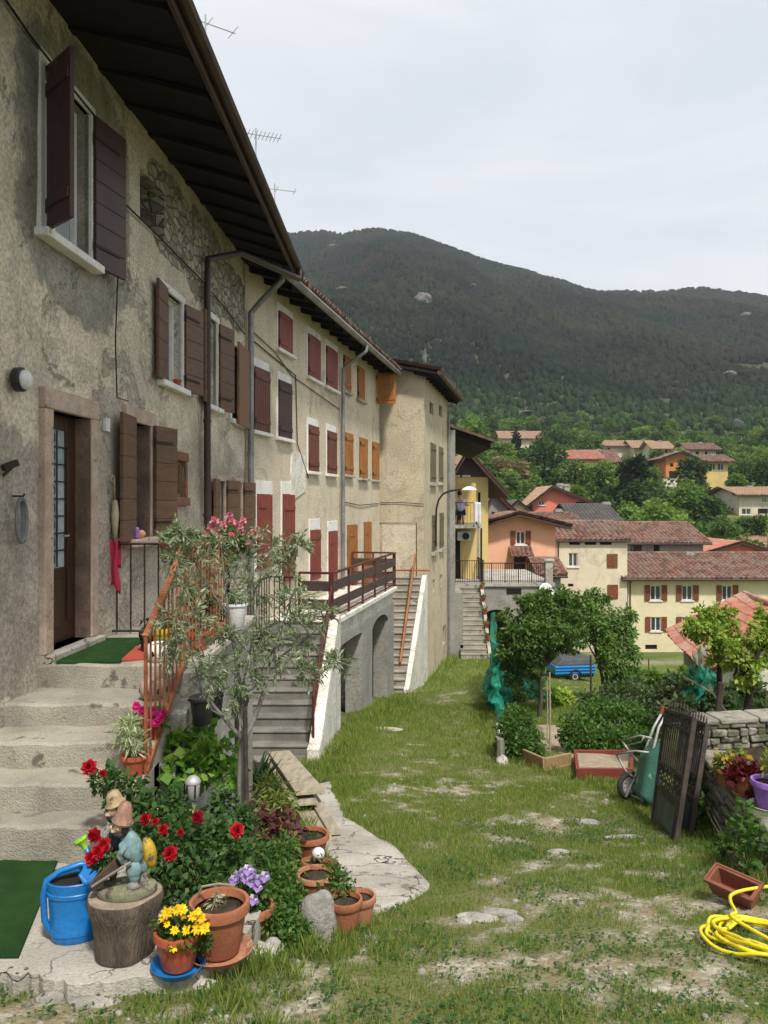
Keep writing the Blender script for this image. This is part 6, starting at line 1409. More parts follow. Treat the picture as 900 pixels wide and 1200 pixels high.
mb = MB(); mb.tube([(.10, 0, .39), (.02, 0, .40), (-.08, 0, .38), (-.155, 0, .335), (-.172, 0, .25), (-.165, 0, .12), (-.135, 0, .05), (-.11, 0, .04)], [.018, .017, .017, .018, .019, .018, .017, .016], 10); build('handle', mb, M['blue_plastic'], W, smooth=True)
mb = MB(); mb.tube([(.06, .09, .06), (.10, .16, .16), (.08, .19, .30), (.05, .19, .41)], [.032, .026, .02, .016], 10); build('spout', mb, M['blue_plastic'], W, smooth=True)
mb = MB(); mb.lathe([(.014, 0), (.018, .03), (.042, .055), (.042, .068), (0, .072)], 18); o = build('sprinkler_rose', mb, M['lime_plastic'], W, smooth_angle=40, loc=(.045, .19, .405)); o.rotation_euler = (R(-12), R(-30), 0)

# --- tree stump with the garden figures
p = pad(146, 1118)
S = T('tree_stump', 'sawn section of tree trunk used as a stand for the garden figures', 'stump', tuple(p), .4)
mb = MB(); mb.lathe([(.135, 0), (.148, .03), (.152, .12), (.166, .22), (.188, .29), (.182, .325)], 40, wob=.06, seed=4); build('trunk', mb, M['stump_wood'], S, smooth_angle=50)
mb = MB(); mb.lathe([(.182, .3248), (.09, .33), (0, .331)], 40, wob=.06, seed=4); build('cut_face', mb, M['stump_top'], S)
G = T('garden_statue', 'painted garden ornament of two little figures in hats pushing a wheelbarrow of flowers', 'garden ornament', (p.x + .01, p.y, p.z + .33), R(0)); G.scale = (.88, .9, 1.0)
def PMs(name, a): return PM(name, a, tuple(c * .7 for c in a), 22, .6, .4, 70, .003, spots=((.09, .075, .055), 16, .55))
C_ = dict(moss=PMs('mossy_cement', (.22, .22, .14)), teal=PMs('painted_teal', (.19, .30, .31)), hat=PMs('painted_tan', (.33, .19, .135)), straw=PMs('painted_straw', (.40, .29, .165)), face=PMs('painted_face', (.62, .42, .30)), beard=PMs('painted_dark_hair', (.03, .027, .03)), navy=PMs('painted_navy', (.06, .08, .12)), brown=PMs('painted_brown', (.13, .075, .055)), grey=PMs('painted_grey', (.26, .25, .23)), mustard=PMs('painted_mustard', (.50, .32, .03)))
mb = MB(); mb.lathe([(.15, 0), (.16, .02), (.155, .04), (.10, .055), (0, .06)], 30, sx=1.15, sy=.8, wob=.03, seed=2); build('base', mb, C_['moss'], G, smooth_angle=45)
# nearer figure: leaning forward to the left, pushing
def rot(ax, a): return Matrix.Rotation(R(a), 3, ax)
mb = MB(); mb.ell((.045, -.03, .255), (.062, .055, .095), 14, 10, rot('Y', -22)); mb.ell((.015, -.065, .25), (.028, .03, .055), 10, 8, rot('Y', -40)); mb.ell((.0, -.02, .33), (.045, .05, .035), 12, 8); mb.ell((.03, .03, .25), (.028, .03, .055), 10, 8, rot('Y', -40)); build('jacket', mb, C_['teal'], G, remesh=.007)
mb = MB(); mb.ell((.06, -.05, .145), (.05, .04, .05), 12, 8); mb.ell((.085, .02, .145), (.045, .038, .055), 12, 8); mb.ell((.065, -.05, .105), (.035, .03, .03), 10, 8); build('trousers', mb, C_['teal'], G, remesh=.007)
mb = MB(); mb.ell((.07, -.055, .085), (.02, .02, .03), 10, 8); mb.ell((.062, -.065, .062), (.042, .024, .022), 12, 8); mb.ell((.10, .02, .09), (.02, .02, .03), 10, 8); mb.ell((.09, .015, .062), (.042, .024, .022), 12, 8); build('shoes', mb, C_['grey'], G, remesh=.006)
mb = MB(); mb.ell((-.025, -.045, .375), (.042, .04, .045), 16, 12); mb.ell((-.068, -.06, .372), (.015, .012, .012), 10, 8); mb.ell((-.058, -.062, .352), (.018, .014, .010), 10, 8); mb.ell((-.02, -.088, .375), (.012, .008, .016), 8, 6); build('head', mb, C_['face'], G, remesh=.005)
mb = MB(); mb.ell((-.055, -.08, .384), (.006, .004, .006), 8, 6); mb.ell((-.064, -.035, .384), (.005, .004, .006), 8, 6); build('eyes', mb, C_['beard'], G)
mb = MB(); mb.ell((-.02, -.05, .335), (.045, .042, .022), 12, 8); mb.ell((.012, -.045, .37), (.022, .045, .05), 12, 8); build('beard', mb, C_['beard'], G, remesh=.006)
mb = MB(); mb.lathe([(.062, -.01), (.066, 0), (.058, .008), (.05, .03), (.044, .07), (.028, .10), (.0, .108)], 18); o = build('hat', mb, C_['hat'], G, smooth_angle=60, loc=(-.008, -.042, .40)); o.rotation_euler = (0, R(12), 0)
mb = MB(); mb.tube([(.02, -.075, .285), (-.01, -.10, .235), (.02, -.10, .195)], [.024, .02, .016], 8); mb.tube([(.02, .03, .285), (-.02, .05, .235), (.0, .05, .2)], [.024, .02, .016], 8); build('arms', mb, C_['teal'], G, smooth=True)
for s_ in (-.1, .05):
    mb = MB(); mb.ell((.02, s_, .19), (.016, .013, .018), 8, 6)
    for f in range(4): mb.ell((.028 - .002 * f, s_ - .012 + .008 * f, .178 - .002 * abs(f - 1)), (.006, .005, .013), 6, 5)
    mb.ell((.008, s_, .185), (.006, .006, .012), 6, 5); build('hand', mb, C_['face'], G)
# further figure: upright, straw hat
mb = MB(); mb.ell((-.075, .05, .30), (.052, .048, .10), 14, 10, rot('Y', -8)); mb.ell((-.075, .05, .37), (.05, .05, .04), 12, 8); build('waistcoat', mb, C_['navy'], G, remesh=.007)
mb = MB(); mb.tube([(-.10, .01, .37), (-.125, -.02, .31), (-.10, -.04, .27)], [.022, .02, .015], 8); mb.tube([(-.05, .09, .37), (-.05, .11, .31), (-.08, .09, .27)], [.022, .02, .015], 8); build('sleeves', mb, C_['grey'], G, smooth=True)
mb = MB(); mb.ell((-.075, .05, .17), (.04, .04, .07), 12, 8); mb.ell((-.10, .05, .10), (.03, .03, .06), 12, 8); build('trousers', mb, C_['brown'], G, remesh=.007)
mb = MB(); mb.ell((-.092, .035, .435), (.042, .04, .046), 16, 12); mb.ell((-.132, .015, .43), (.013, .012, .011), 8, 6); mb.ell((-.118, .012, .412), (.022, .018, .010), 8, 6); build('head', mb, C_['face'], G, remesh=.005)
mb = MB(); mb.ell((-.128, .0, .444), (.004, .006, .006), 8, 6); mb.ell((-.135, .034, .444), (.004, .006, .006), 8, 6); build('eyes', mb, C_['beard'], G)
mb = MB(); mb.ell((-.07, .05, .445), (.045, .046, .05), 12, 8); mb.ell((-.085, .035, .395), (.048, .044, .03), 12, 8); build('hair', mb, C_['beard'], G, remesh=.006)
mb = MB(); mb.lathe([(.062, -.006), (.064, 0), (.05, .012), (.045, .04), (.032, .065), (0, .072)], 18); o = build('hat', mb, C_['straw'], G, smooth_angle=60, loc=(-.082, .043, .468)); o.rotation_euler = (R(8), R(-14), 0)
# little wheelbarrow
mb = MB(); mb.hexa([(-.17, -.10, .045), (-.02, -.10, .16), (-.02, .03, .16), (-.17, .03, .045)], [(-.19, -.12, .09), (-.035, -.12, .225), (-.035, .05, .225), (-.19, .05, .09)]); build('barrow_tray', mb, C_['brown'], G, bevel=.008)
mb = MB(); mb.tube([(-.17, -.11, .08), (.0, -.11, .175), (.06, -.10, .205)], .008, 6); mb.tube([(-.17, .04, .08), (.0, .05, .175), (.06, .05, .205)], .008, 6); mb.lathe([(.012, -.012), (.035, -.012), (.035, .012), (.012, .012)], 14, (-.16, -.03, .06)); build('barrow_frame', mb, C_['grey'], G)
mb = MB(); mb.ell((.125, .04, .2), (.045, .05, .085), 12, 10, rot('Y', -15)); build('sack', mb, C_['mustard'], G, smooth=True)
Pb = np.array([p.x - .10, p.y - .03, p.z + .33 + .20]); foliage(G, [(Pb, (.06, .05, .05)), (Pb + [-.04, 0, -.04], (.05, .05, .04))], 260, .035, .5, 'rose', 31, name='planted_leaves')
for dx, dy, dz in [(-.02, -.07, .06), (-.07, -.05, .02), (.0, -.03, .08)]: blossom(G, Pb + np.array([dx, dy, dz]), 'rose', (-.3, -1, .4), .75)

# --- rose bush
def bush(name, label, cat, base, blobs, n, ln, wr, mat, seed, stem='bark', ns=16, sr=.006, droop=.3, group=None):
    t = T(name, label, cat, tuple(base), 0, group); foliage(t, blobs, n, ln, wr, mat, seed, droop)
    if ns: stems(t, Vector(base), blobs, ns, sr, stem, seed)
    return t
base = at(215, 1050, 5.0); base.z = ZP - .05
bl = [blob(125, 915, 5.25, 18), blob(150, 930, 5.25, 26), blob(178, 955, 5.15, 30), blob(210, 985, 5.0, 38), blob(250, 985, 5.15, 36), blob(235, 1030, 4.85, 34), blob(190, 1010, 4.85, 26), blob(275, 1010, 5.1, 26), blob(205, 945, 5.3, 26), blob(245, 1060, 4.8, 20), blob(190, 1045, 4.75, 18)]
RB = bush('rose_bush', 'red flowering rose bush spreading behind the garden figures', 'bush', base, bl, 4200, .052, .62, 'rose', 12, ns=30)
for i, (px, py, Y) in enumerate([(105, 899, 5.1), (233, 957, 4.95), (277, 973, 4.9), (200, 1000, 4.55), (192, 972, 4.75), (183, 963, 4.8), (172, 960, 4.85), (112, 978, 4.6), (212, 975, 4.8), (121, 906, 5.1)]): blossom(RB, at(px, py, Y), 'rose', (RNG.normal() * .5, -1, .35 + RNG.normal() * .35), [.9, .75, .85, .8, .6, .45, .7, .8, .4, .45][i])
# --- other plants of the bed
bl = [blob(330, 1000, 5.6, 22), blob(325, 1035, 5.2, 27), blob(342, 1062, 5.0, 22), blob(320, 1080, 4.8, 24), blob(348, 1090, 4.8, 18), blob(335, 1105, 4.7, 20), blob(310, 1050, 5.0, 18)]
bush('leafy_bush', 'ferny bright green bush spilling over the edge of the flower bed', 'bush', gp(335, 1095), bl, 4200, .038, .42, 'mid', 14, ns=14)
bl = [blob(315, 925, 6.6, 18), blob(328, 945, 6.4, 20), blob(320, 985, 6.0, 16), blob(338, 992, 5.9, 12)]
bush('variegated_shrub', 'yellow green narrow leaved shrub right of the olive trunk', 'shrub', gp(325, 1000), bl, 1500, .075, .22, 'yellowgreen', 15, ns=12, droop=.5)
bl = [blob(312, 958, 6.1, 13), blob(330, 962, 6.2, 12), blob(346, 972, 6.1, 10), blob(325, 975, 5.9, 12)]
bush('dark_leaved_plant', 'dark purple leaved plant beneath the stacked planks', 'plant', gp(335, 985), bl, 300, .06, .8, 'heuchera', 16, ns=8)
bl = [blob(215, 870, 6.4, 22), blob(235, 895, 6.2, 26), blob(205, 905, 6.1, 18), blob(262, 880, 6.3, 16), blob(240, 860, 6.5, 14), blob(270, 910, 6.2, 14), blob(190, 880, 6.3, 14)]
bush('vine', 'bright green broad leaved vine climbing the wall under the landing', 'vine', gp(230, 960), bl, 620, .085, .95, 'bright', 17, ns=14, sr=.005)
t = T('yucca', 'dark spiky leaved yucca between the olive trunk and the concrete stairs', 'plant', tuple(gp(300, 945)))
rr_ = np.random.default_rng(4); n = 70; a = rr_.uniform(0, 6.28, n); upv = rr_.uniform(.4, 2.2, n); D = np.stack([np.cos(a), np.sin(a), upv], 1); bpos = np.array(gp(300, 930)); v, f = leaves(bpos + rr_.normal(size=(n, 3)) * [.05, .05, .02] + [0, 0, .06], D, rr_.uniform(.3, .62, n), .085, rr_, .3); npmesh('leaf_rosette', v, f, L['yucca'], t, world=True)
bl = [blob(262, 940, 5.9, 18), blob(285, 960, 5.7, 18), blob(270, 985, 5.5, 20), blob(300, 1005, 5.4, 18)]
bush('leafy_bush', 'dark low bush around the foot of the olive trunk', 'bush', gp(280, 1020), bl, 1500, .045, .55, 'rose', 18, ns=10)
# --- solar lantern, stake, little light
p = gp(226, 1005); p = at(226, 1000, 5.3)
t = T('garden_lantern', 'small solar lantern with pale dome on a thin white stake among the roses', 'lantern', tuple(p))
mb = MB(); mb.tube([(0, 0, 0), (0, 0, .38)], .006, 6); build('stake', mb, M['white_plastic'], t)
mb = MB(); mb.lathe([(.03, .36), (.045, .39), (.05, .46), (.045, .47)], 12); build('lamp_body', mb, M['grey_metal'], t, smooth_angle=30)
mb = MB(); mb.lathe([(.052, .468), (.054, .478), (.044, .497), (.026, .515), (0, .522)], 14); build('lamp_dome', mb, M['grey_metal'], t, smooth_angle=50)
mb = MB()
for i in range(6): a = i * 1.047; mb.tube([(.05 * math.cos(a), .05 * math.sin(a), .38), (.055 * math.cos(a), .055 * math.sin(a), .47)], .006, 4)
build('lamp_frame', mb, M['iron'], t)
p0 = at(290, 1003, 5.75); mb = MB(); mb.tube([p0, at(289, 940, 5.78), at(287, 832, 5.8)], [.019, .018, .017], 8); tag(build('plant_stake', mb, M['stake']), 'dark wooden stake supporting the olive trunk', 'stake')
mb = MB(); mb.lathe([(.03, 0), (.052, .012), (.055, .022), (.03, .03), (0, .032)], 18); tag(build('solar_light', mb, M['grey_metal'], loc=tuple(at(291, 1001, 5.62)), smooth_angle=40), 'small round silver light at the foot of the stake', 'garden light')

# ------------------------------------------------------------------ olive tree
YO = 5.9
def twigs(blobs, per, nl, ll, rng):
    Ps = []; Ds = []; lines = []
    for c, r in blobs:
        for _ in range(per):
            d = unit(rng.normal(size=(1, 3)) + [[0, 0, .25]])[0]; s = np.array(c) + d * np.array(r) * rng.uniform(.0, .6); ln_ = r[0] * rng.uniform(.6, 1.25)
            cur = unit(rng.normal(size=(1, 3)))[0] * .35; tt = np.linspace(.05, 1, nl); pts = s + np.outer(tt * ln_, d) + np.outer(tt ** 2 * ln_, cur - [0, 0, .25]); tg = unit(np.gradient(pts, axis=0))
            sd = unit(np.cross(tg, rng.normal(size=3))); sg = np.where(np.arange(nl) % 2 == 0, 1, -1)[:, None]
            Ps.append(pts); Ds.append(tg * .8 + sd * sg * .75 + rng.normal(size=(nl, 3)) * .25); lines.append(pts[[0, nl // 2, nl - 1]])
    P = np.concatenate(Ps); D = np.concatenate(Ds); v, f = leaves(P, D, ll * rng.uniform(.65, 1.25, len(P)), .24, rng, .2); return v, f, lines
OL = T('olive_tree', 'slender grey green olive tree growing out of the flower bed in front of the stairs', 'tree', tuple(at(285, 1005, YO)))
mb = MB()
def br(pts, r): mb.tube([at(x, y, YO + dy) for x, y, dy in pts], r, 8, True)
br([(284, 1005, 0), (283, 960, 0), (282, 910, 0), (284, 880, 0), (287, 862, 0)], [.035, .031, .029, .030, .027])
br([(286, 868, 0), (272, 853, -.02), (258, 836, -.05), (240, 815, -.1), (228, 800, -.12), (221, 790, -.14)], [.020, .016, .014, .011, .009, .006])
br([(258, 838, -.05), (248, 832, -.1), (238, 812, -.2), (225, 770, -.25), (215, 730, -.3)], [.008, .008, .007, .006, .003])
br([(287, 865, 0), (297, 845, .02), (308, 815, .06), (316, 780, .1), (326, 745, .12), (338, 715, .15), (345, 690, .15)], [.020, .018, .016, .013, .011, .008, .004])
br([(287, 862, 0), (284, 840, .05), (283, 810, .1), (276, 770, .15), (268, 720, .2), (262, 670, .2), (258, 630, .2)], [.017, .015, .013, .012, .010, .008, .003])
br([(283, 810, .1), (292, 770, .2), (300, 720, .3), (306, 670, .3), (312, 640, .3)], [.010, .009, .008, .006, .003])
br([(316, 780, .1), (335, 765, 0), (355, 750, -.05), (375, 735, -.1)], [.010, .008, .006, .003]); br([(268, 720, .2), (245, 690, .1), (225, 650, 0), (212, 620, -.05)], [.008, .007, .006, .003])
build('trunk', mb, M['bark_grey'], OL, world=True, smooth_angle=60)
rng = np.random.default_rng(21)
ob = [(212, 625, -.05, 22), (232, 655, 0, 26), (215, 685, -.1, 24), (255, 640, .2, 20), (258, 690, .1, 26), (290, 655, .25, 28), (318, 640, .3, 26), (335, 660, .2, 22), (300, 690, .3, 22), (205, 725, -.25, 24), (228, 730, -.2, 26), (195, 760, -.25, 18), (240, 765, -.15, 22), (345, 700, .15, 22), (335, 725, .1, 26), (358, 735, 0, 22), (378, 718, -.1, 16), (325, 765, .1, 24), (350, 760, 0, 18), (290, 765, .1, 20), (268, 795, .05, 20), (300, 800, .05, 18), (245, 795, -.1, 16), (275, 820, 0, 14), (310, 745, .15, 16), (395, 775, -.1, 12), (360, 790, -.05, 12), (205, 650, -.1, 16), (350, 640, .2, 14), (262, 745, .1, 14)]
obl = [blob(x, y, YO + d, r) for x, y, d, r in ob]
v, f, lines = twigs(obl, 19, 13, .056, rng); npmesh('foliage', v, f, L['olive'], OL, world=True)
mb = MB()
for l in lines: mb.tube(l, [.004, .003, .0015], 4, False)
build('twigs', mb, M['bark_grey'], OL, world=True)

# ------------------------------------------------------------------ on and around the landing
def pot_on(label, px, py, Y, r, h, mat, blobs=None, n=0, ln=.05, wr=.5, lm='mid', seed=1, name='flower_pot', z=None, **kw):
    p = at(px, py, Y)
    if z is not None: p.z = z
    P = pot(label, p, r, h, mat, name=name, **kw)
    if blobs: foliage(P, [blob(*b) for b in blobs], n, ln, wr, lm, seed); stems(P, p + Vector((0, 0, h * .85)), [blob(*b) for b in blobs], 8, .003, 'bark', seed)
    return P
P = pot_on('terracotta plastic pot of pale variegated leaves on the second step', 157, 905, 5.8, .092, .155, 'plastic_terra', [(150, 860, 5.8, 16), (160, 870, 5.75, 14), (143, 852, 5.8, 10), (155, 845, 5.82, 10)], 420, .075, .16, 'variegated', 41, z=-1.98)
P = pot_on('pot of magenta flowers behind the stair railing', 178, 880, 6.1, .085, .14, 'plastic_terra', [(172, 845, 6.1, 14), (185, 842, 6.1, 14)], 260, .05, .5, 'mid', 42, z=-1.79)
for px, py in [(160, 828), (165, 833), (172, 838), (180, 834), (188, 840), (176, 845), (192, 836), (184, 847), (170, 846)]: blossom(P, at(px, py, 5.98), 'magenta', (RNG.normal() * .3, -1, .4), 1.0)
for i, (px, z, Y, lb) in enumerate([(180, -1.61, 6.55, 'pale clay pot with holes on the step behind the orange railing'), (186, -1.40, 7.05, 'white clay pot with holes at the top of the steps behind the orange railing')]):
    p = at(px, 600, Y); p.z = z; t = T('clay_pot', lb, 'flower pot', tuple(p)); mb = MB(); mb.lathe([(.07, 0), (.10, .03), (.115, .09), (.10, .15), (.075, .17), (.065, .165), (0, .12)], 22); build('pot', mb, M['white_stone' if i else 'marble'], t, smooth_angle=40)
    for k in range(7): a = k * .9; mb = MB(); mb.ell((0, 0, 0), (.02, .008, .024), 8, 6); o = build('hole', mb, M['dark'], t, loc=(.109 * math.cos(a), .109 * math.sin(a), .085)); o.rotation_euler.z = a + 1.57
P = pot_on('yellow plastic pot on the landing by the top of the orange railing', 190, 780, 7.3, .085, .26, 'yellow_plastic', [(190, 735, 7.3, 12), (200, 725, 7.3, 10)], 140, .05, .4, 'dark', 43, z=-1.40, taper=.85)
P = pot_on('black pot behind the lower end of the orange handrail', 173, 755, 7.45, .075, .20, 'black_plastic', [(174, 730, 7.45, 8)], 60, .05, .5, 'dark', 44, z=-1.40)
P = pot_on('terracotta pot with bushy dark plant on the landing edge', 232, 765, 7.4, .11, .18, 'plastic_terra', [(228, 720, 7.4, 16), (238, 705, 7.4, 14), (225, 700, 7.4, 12)], 300, .06, .4, 'dark', 45, z=-1.36)
P = pot_on('second terracotta pot further along the landing edge', 252, 752, 8.1, .10, .16, 'plastic_terra', [(252, 715, 8.1, 12), (246, 705, 8.1, 10)], 200, .06, .4, 'mid', 46, z=-1.36)
# planter box and geraniums on the railing
t = T('planter_box', 'dark red planter box of low green leaves hooked on the landing railing', 'planter', tuple(at(212, 655, 8.42)))
mb = MB(); mb.hexa([(-.17, -.09, 0), (.17, -.09, 0), (.17, .07, 0), (-.17, .07, 0)], [(-.20, -.11, .17), (.20, -.11, .17), (.20, .09, .17), (-.20, .09, .17)]); build('box', mb, M['darkred_metal'], t, bevel=.01)
foliage(t, [blob(200, 630, 8.4, 11, .8), blob(213, 626, 8.4, 13, .8), blob(228, 631, 8.4, 11, .8)], 420, .05, .8, 'mid', 47)
mb = MB(); mb.tube([(-.15, .06, .15), (-.25, .0, .12), (-.18, -.02, -.03), (.15, -.02, -.03)], .008, 5); build('bracket', mb, M['iron'], t)
t = pot('terracotta pot of pink geraniums hooked on the landing railing', at(263, 664, 8.3), .115, .17, 'plastic_terra', cat='flower pot'); base = at(263, 655, 8.3)
bl = [blob(250, 635, 8.25, 16), blob(270, 632, 8.3, 16), blob(288, 636, 8.3, 14), blob(265, 650, 8.2, 14)]; foliage(t, bl, 420, .055, .8, 'mid', 48); stems(t, base, bl, 8, .004, 'bark', 48)
for px, py in [(247, 620), (254, 611), (262, 616), (243, 627), (272, 612), (281, 620), (290, 627), (298, 622), (276, 628), (258, 628), (294, 638), (268, 606), (285, 611), (304, 630), (250, 612), (252, 623), (279, 615), (300, 626)]: blossom(t, at(px, py, 8.08), 'geranium', (RNG.normal() * .6, -1, .6), .85 + .2 * RNG.random())
t = T('hanging_pot', 'white plastic pot with a young plant hanging outside the landing rail', 'flower pot', tuple(at(276, 735, 8.25)))
mb = MB(); mb.lathe([(.075, 0), (.085, .01), (.115, .22), (.128, .225), (.128, .245), (.115, .248), (.11, .20), (0, .19)], 24); build('pot', mb, M['white_plastic'], t, smooth_angle=40)
mb = MB(); mb.lathe([(.107, .20), (0, .215)], 16); build('soil', mb, M['soil'], t)
foliage(t, [blob(274, 702, 8.25, 12, .7)], 70, .06, .6, 'mid', 49)
mb = MB(); mb.tube([(-.12, 0, .24), (-.14, .15, .65), (-.12, .2, .66)], .004, 4); mb.tube([(.12, 0, .24), (-.14, .15, .65)], .004, 4); build('hanger', mb, M['iron'], t)
# black planters hung on the wall below the landing
for px, py, r, lb in [(237, 848, .13, 'wide black plastic planter hung on the wall under the landing'), (253, 842, .085, 'narrow black pot hung right of the wide black planter')]:
    Y = 1.47 * F / (CX - px); t = T('wall_planter', lb, 'planter', tuple(at(px, py, Y)))
    mb = MB(); mb.lathe([(r * .7, 0), (r, .2), (r * 1.06, .2), (r * 1.06, .22), (r * .95, .22), (0, .18)], 18, sy=.9, sx=.75); build('pot', mb, M['black_plastic'], t, smooth_angle=40); mb = MB(); mb.tube([(-.12, 0, .19), (-.02, r, .2), (r * .8, 0, .2), (-.02, -r, .2), (-.12, 0, .19)], .006, 5); build('bracket', mb, M['iron'], t)
# mats
def mat_(name, label, quad, mat, up=.012):
    mb = MB(); mb.prism([(q.x, q.y) for q in quad], lambda a, b: (a, b, quad[0].z - .012), lambda a, b: (a, b, quad[0].z + up)); return tag(build(name, mb, M[mat], bevel=.004), label, 'mat')
mat_('door_mat', 'green artificial turf doormat in front of the brown door', [pad(66, 777, -1.392), pad(141, 776, -1.392), pad(170, 748, -1.392), pad(92, 749, -1.392)], 'turf')
mat_('door_mat', 'small red mat beside the green doormat at the top of the stairs', [pad(142, 774, -1.390), pad(176, 773, -1.390), pad(182, 757, -1.390), pad(160, 758, -1.390)], 'red_mat')
mat_('turf_mat', 'large green artificial turf mat on the ground at the foot of the stairs', [pad(-150, 1123, ZP + .006), pad(22, 1122, ZP + .006), pad(75, 992, ZP + .006), pad(-60, 993, ZP + .006)], 'turf')
# red cloth, umbrella, wire coil, lamp bracket, sill things
mb = MB(); mb.grid(lambda u, v: (-2.955 + .14 * u + .02 * math.sin(v * 7 + u * 2) * v, 8.47 - .025 * math.sin(u * 8 + v * 2) - .02, -.39 - .53 * v * (1 - .12 * math.sin(u * 4))), 8, 14); mb.grid(lambda u, v: (-2.955 + .14 * u, 8.47 + .06 * v, -.39 + .012 * math.sin(v * 3.14)), 8, 4); mb.grid(lambda u, v: (-2.955 + .14 * u, 8.53 + .01 * math.sin(u * 9), -.39 - .3 * v), 8, 6)
o = build('hanging_cloth', mb, M['red_cloth'], smooth=True); md = o.modifiers.new('t', 'SOLIDIFY'); md.thickness = .008; tag(o, 'red cloth draped over the black railing beside the window shutter', 'cloth')
s_ = W1.s(127)
t = T('umbrella', 'folded straw coloured umbrella with crook handle hanging on the wall between door and window', 'umbrella', W1.w(s_, .06, .0), W1.rz)
mb = MB(); mb.tube([(-.03, 0, .20)] + [(-.03 + .04 * math.cos(a) + .0, 0, .25 + .04 * math.sin(a)) for a in np.linspace(3.4, 0, 8)] + [(.01, 0, .2), (.02, 0, .02)], .010, 6); build('handle', mb, M['wicker'], t, smooth=True)
mb = MB(); mb.lathe([(.01, -.42), (.03, -.30), (.045, -.12), (.03, .02), (.012, .04)], 14, (.03, 0, 0), wob=.12, seed=3); build('canopy', mb, PM('cream_canopy', (.42, .36, .24), (.30, .25, .16), 8, .9, .3, 40, .004), t, smooth=True)
s_ = W1.s(15)
t = T('wire_bundle', 'grey bundle of looped wire hanging on the rough wall left of the door', 'wire', W1.w(s_, .03, -.02), W1.rz)
for k in range(9):
    mb = MB(); r1 = .045 + .006 * k; r2 = .17 + .006 * (k % 4); mb.tube([(r1 * math.sin(a) + .01 * math.sin(k * 2), -.02 - .004 * k, -.12 + r2 * math.cos(a)) for a in np.linspace(0, 6.283, 22)], .006, 5); build('wire_loop', mb, M['wire_grey'], t)
mb = MB(); mb.tube([(0, .03, .08), (0, -.06, .08), (0, -.07, .10)], .008, 5); build('hook', mb, M['iron'], t)
t = T('wall_hook', 'black iron bracket on the wall at the left edge above the wire bundle', 'bracket', W1.w(W1.s(1), .02, .28), W1.rz); mb = MB(); mb.bar((0, 0, 0), (.1, -.06, .05), .05, .05); mb.bar((0, 0, -.06), (.1, -.06, .05), .02, .02); build('bracket', mb, M['iron'], t)
pE = W1.w(W1.s(150), .1, -.40); mb = MB(); mb.ell((0, 0, .05), (.05, .04, .05), 12, 8, wob=.12, seed=2); tag(build('sea_shell', mb, PM('shell', (.70, .36, .20), (.62, .28, .16), 8, .5, .2, 40, .003), loc=tuple(W1.w(W1.s(155), .1, -.40)), smooth=True), 'orange shell ornament on the pink marble window sill', 'shell')
mb = MB(); mb.lathe([(.02, 0), (.03, .03), (.018, .06), (.03, .09), (.02, .13), (0, .135)], 12); tag(build('figurine', mb, M['purple_plastic'], loc=tuple(W1.w(W1.s(150.5), .1, -.40)), smooth=True), 'small violet figurine left of the shell on the window sill', 'ornament')
q = W1.w((wB[0] + wB[1]) / 2 + .12, .05, 1.55); pot('small terracotta pot on the upstairs window sill', q, .055, .09, 'plastic_terra')

# ------------------------------------------------------------------ stacked planks beside the concrete path
def plank(label, a, b, w, th, up0, up1, seed):
    a = gpt(*a); b = gpt(*b); a = a + Vector((0, 0, up0)); b = b + Vector((0, 0, up1)); mb = MB(); n = 10; d = (b - a); s = Vector((d.y, -d.x, 0)).normalized() * w / 2; vs = []
    mb.bar(a, b, w, th); tag(build('plank', mb, M['timber'], bevel=.006), label, 'plank', 'old planks beside the concrete path')
plank('broad weathered plank on top of the pile beside the concrete path', (327, 897), (364, 955), .33, .04, .20, .24, 1)
plank('weathered plank directly under the broad top plank', (323, 900), (357, 960), .30, .035, .13, .16, 2)
plank('long narrow plank to the right of the top plank in the pile', (340, 900), (393, 984), .12, .035, .10, .06, 3)
plank('second long narrow plank lying along the edge of the concrete path', (334, 905), (383, 988), .11, .035, .05, .03, 4)
plank('thin plank at the bottom left of the plank pile', (328, 910), (372, 985), .12, .035, .04, .04, 5)

# ------------------------------------------------------------------ hose and trough at the right
hp = gpt(872, 1112); t = T('garden_hose', 'tangled coil of yellow garden hose on the grass at the right edge', 'hose', tuple(hp))
ctl = []; rr = random.Random(4)
for i in range(64):
    a = i * 2 * math.pi / 9.3; k = 1 + .30 * math.sin(i * .71) + rr.uniform(-.12, .12); x = .25 * k * math.cos(a) + .07 + .07 * math.sin(i * .31); y = .30 * k * math.sin(a) + .05 * math.cos(i * .23)
    ctl.append((x, y, gz(hp.x + x, hp.y + y) - hp.z + .022 + .05 * rr.random() + .035 * (i / 64)))
ctl += [(.0, .12, .11), (.07, .27, .08), (.12, .46, .05), (.22, .66, .0), (.42, .8, -.03), (.9, 1.0, -.08)]
def spline(c, m=7):
    c = [Vector(p) for p in c]; out = []
    for i in range(len(c) - 1):
        p0, p1, p2, p3 = c[max(i - 1, 0)], c[i], c[i + 1], c[min(i + 2, len(c) - 1)]
        for q in range(m): t_ = q / m; out.append(.5 * ((2 * p1) + (p2 - p0) * t_ + (2 * p0 - 5 * p1 + 4 * p2 - p3) * t_ ** 2 + (3 * p1 - p0 - 3 * p2 + p3) * t_ ** 3))
    return out + [c[-1]]
pts = spline(ctl)
mb = MB(); mb.tube(pts, .0115, 8); build('hose', mb, M['hose'], t, smooth=True)
mb = MB(); mb.tube([pts[0], (pts[0][0] - .02, pts[0][1] - .05, pts[0][2] + .0), (pts[0][0] - .03, pts[0][1] - .09, pts[0][2])], .019, 8); build('connector', mb, M['orange_paint'], t)
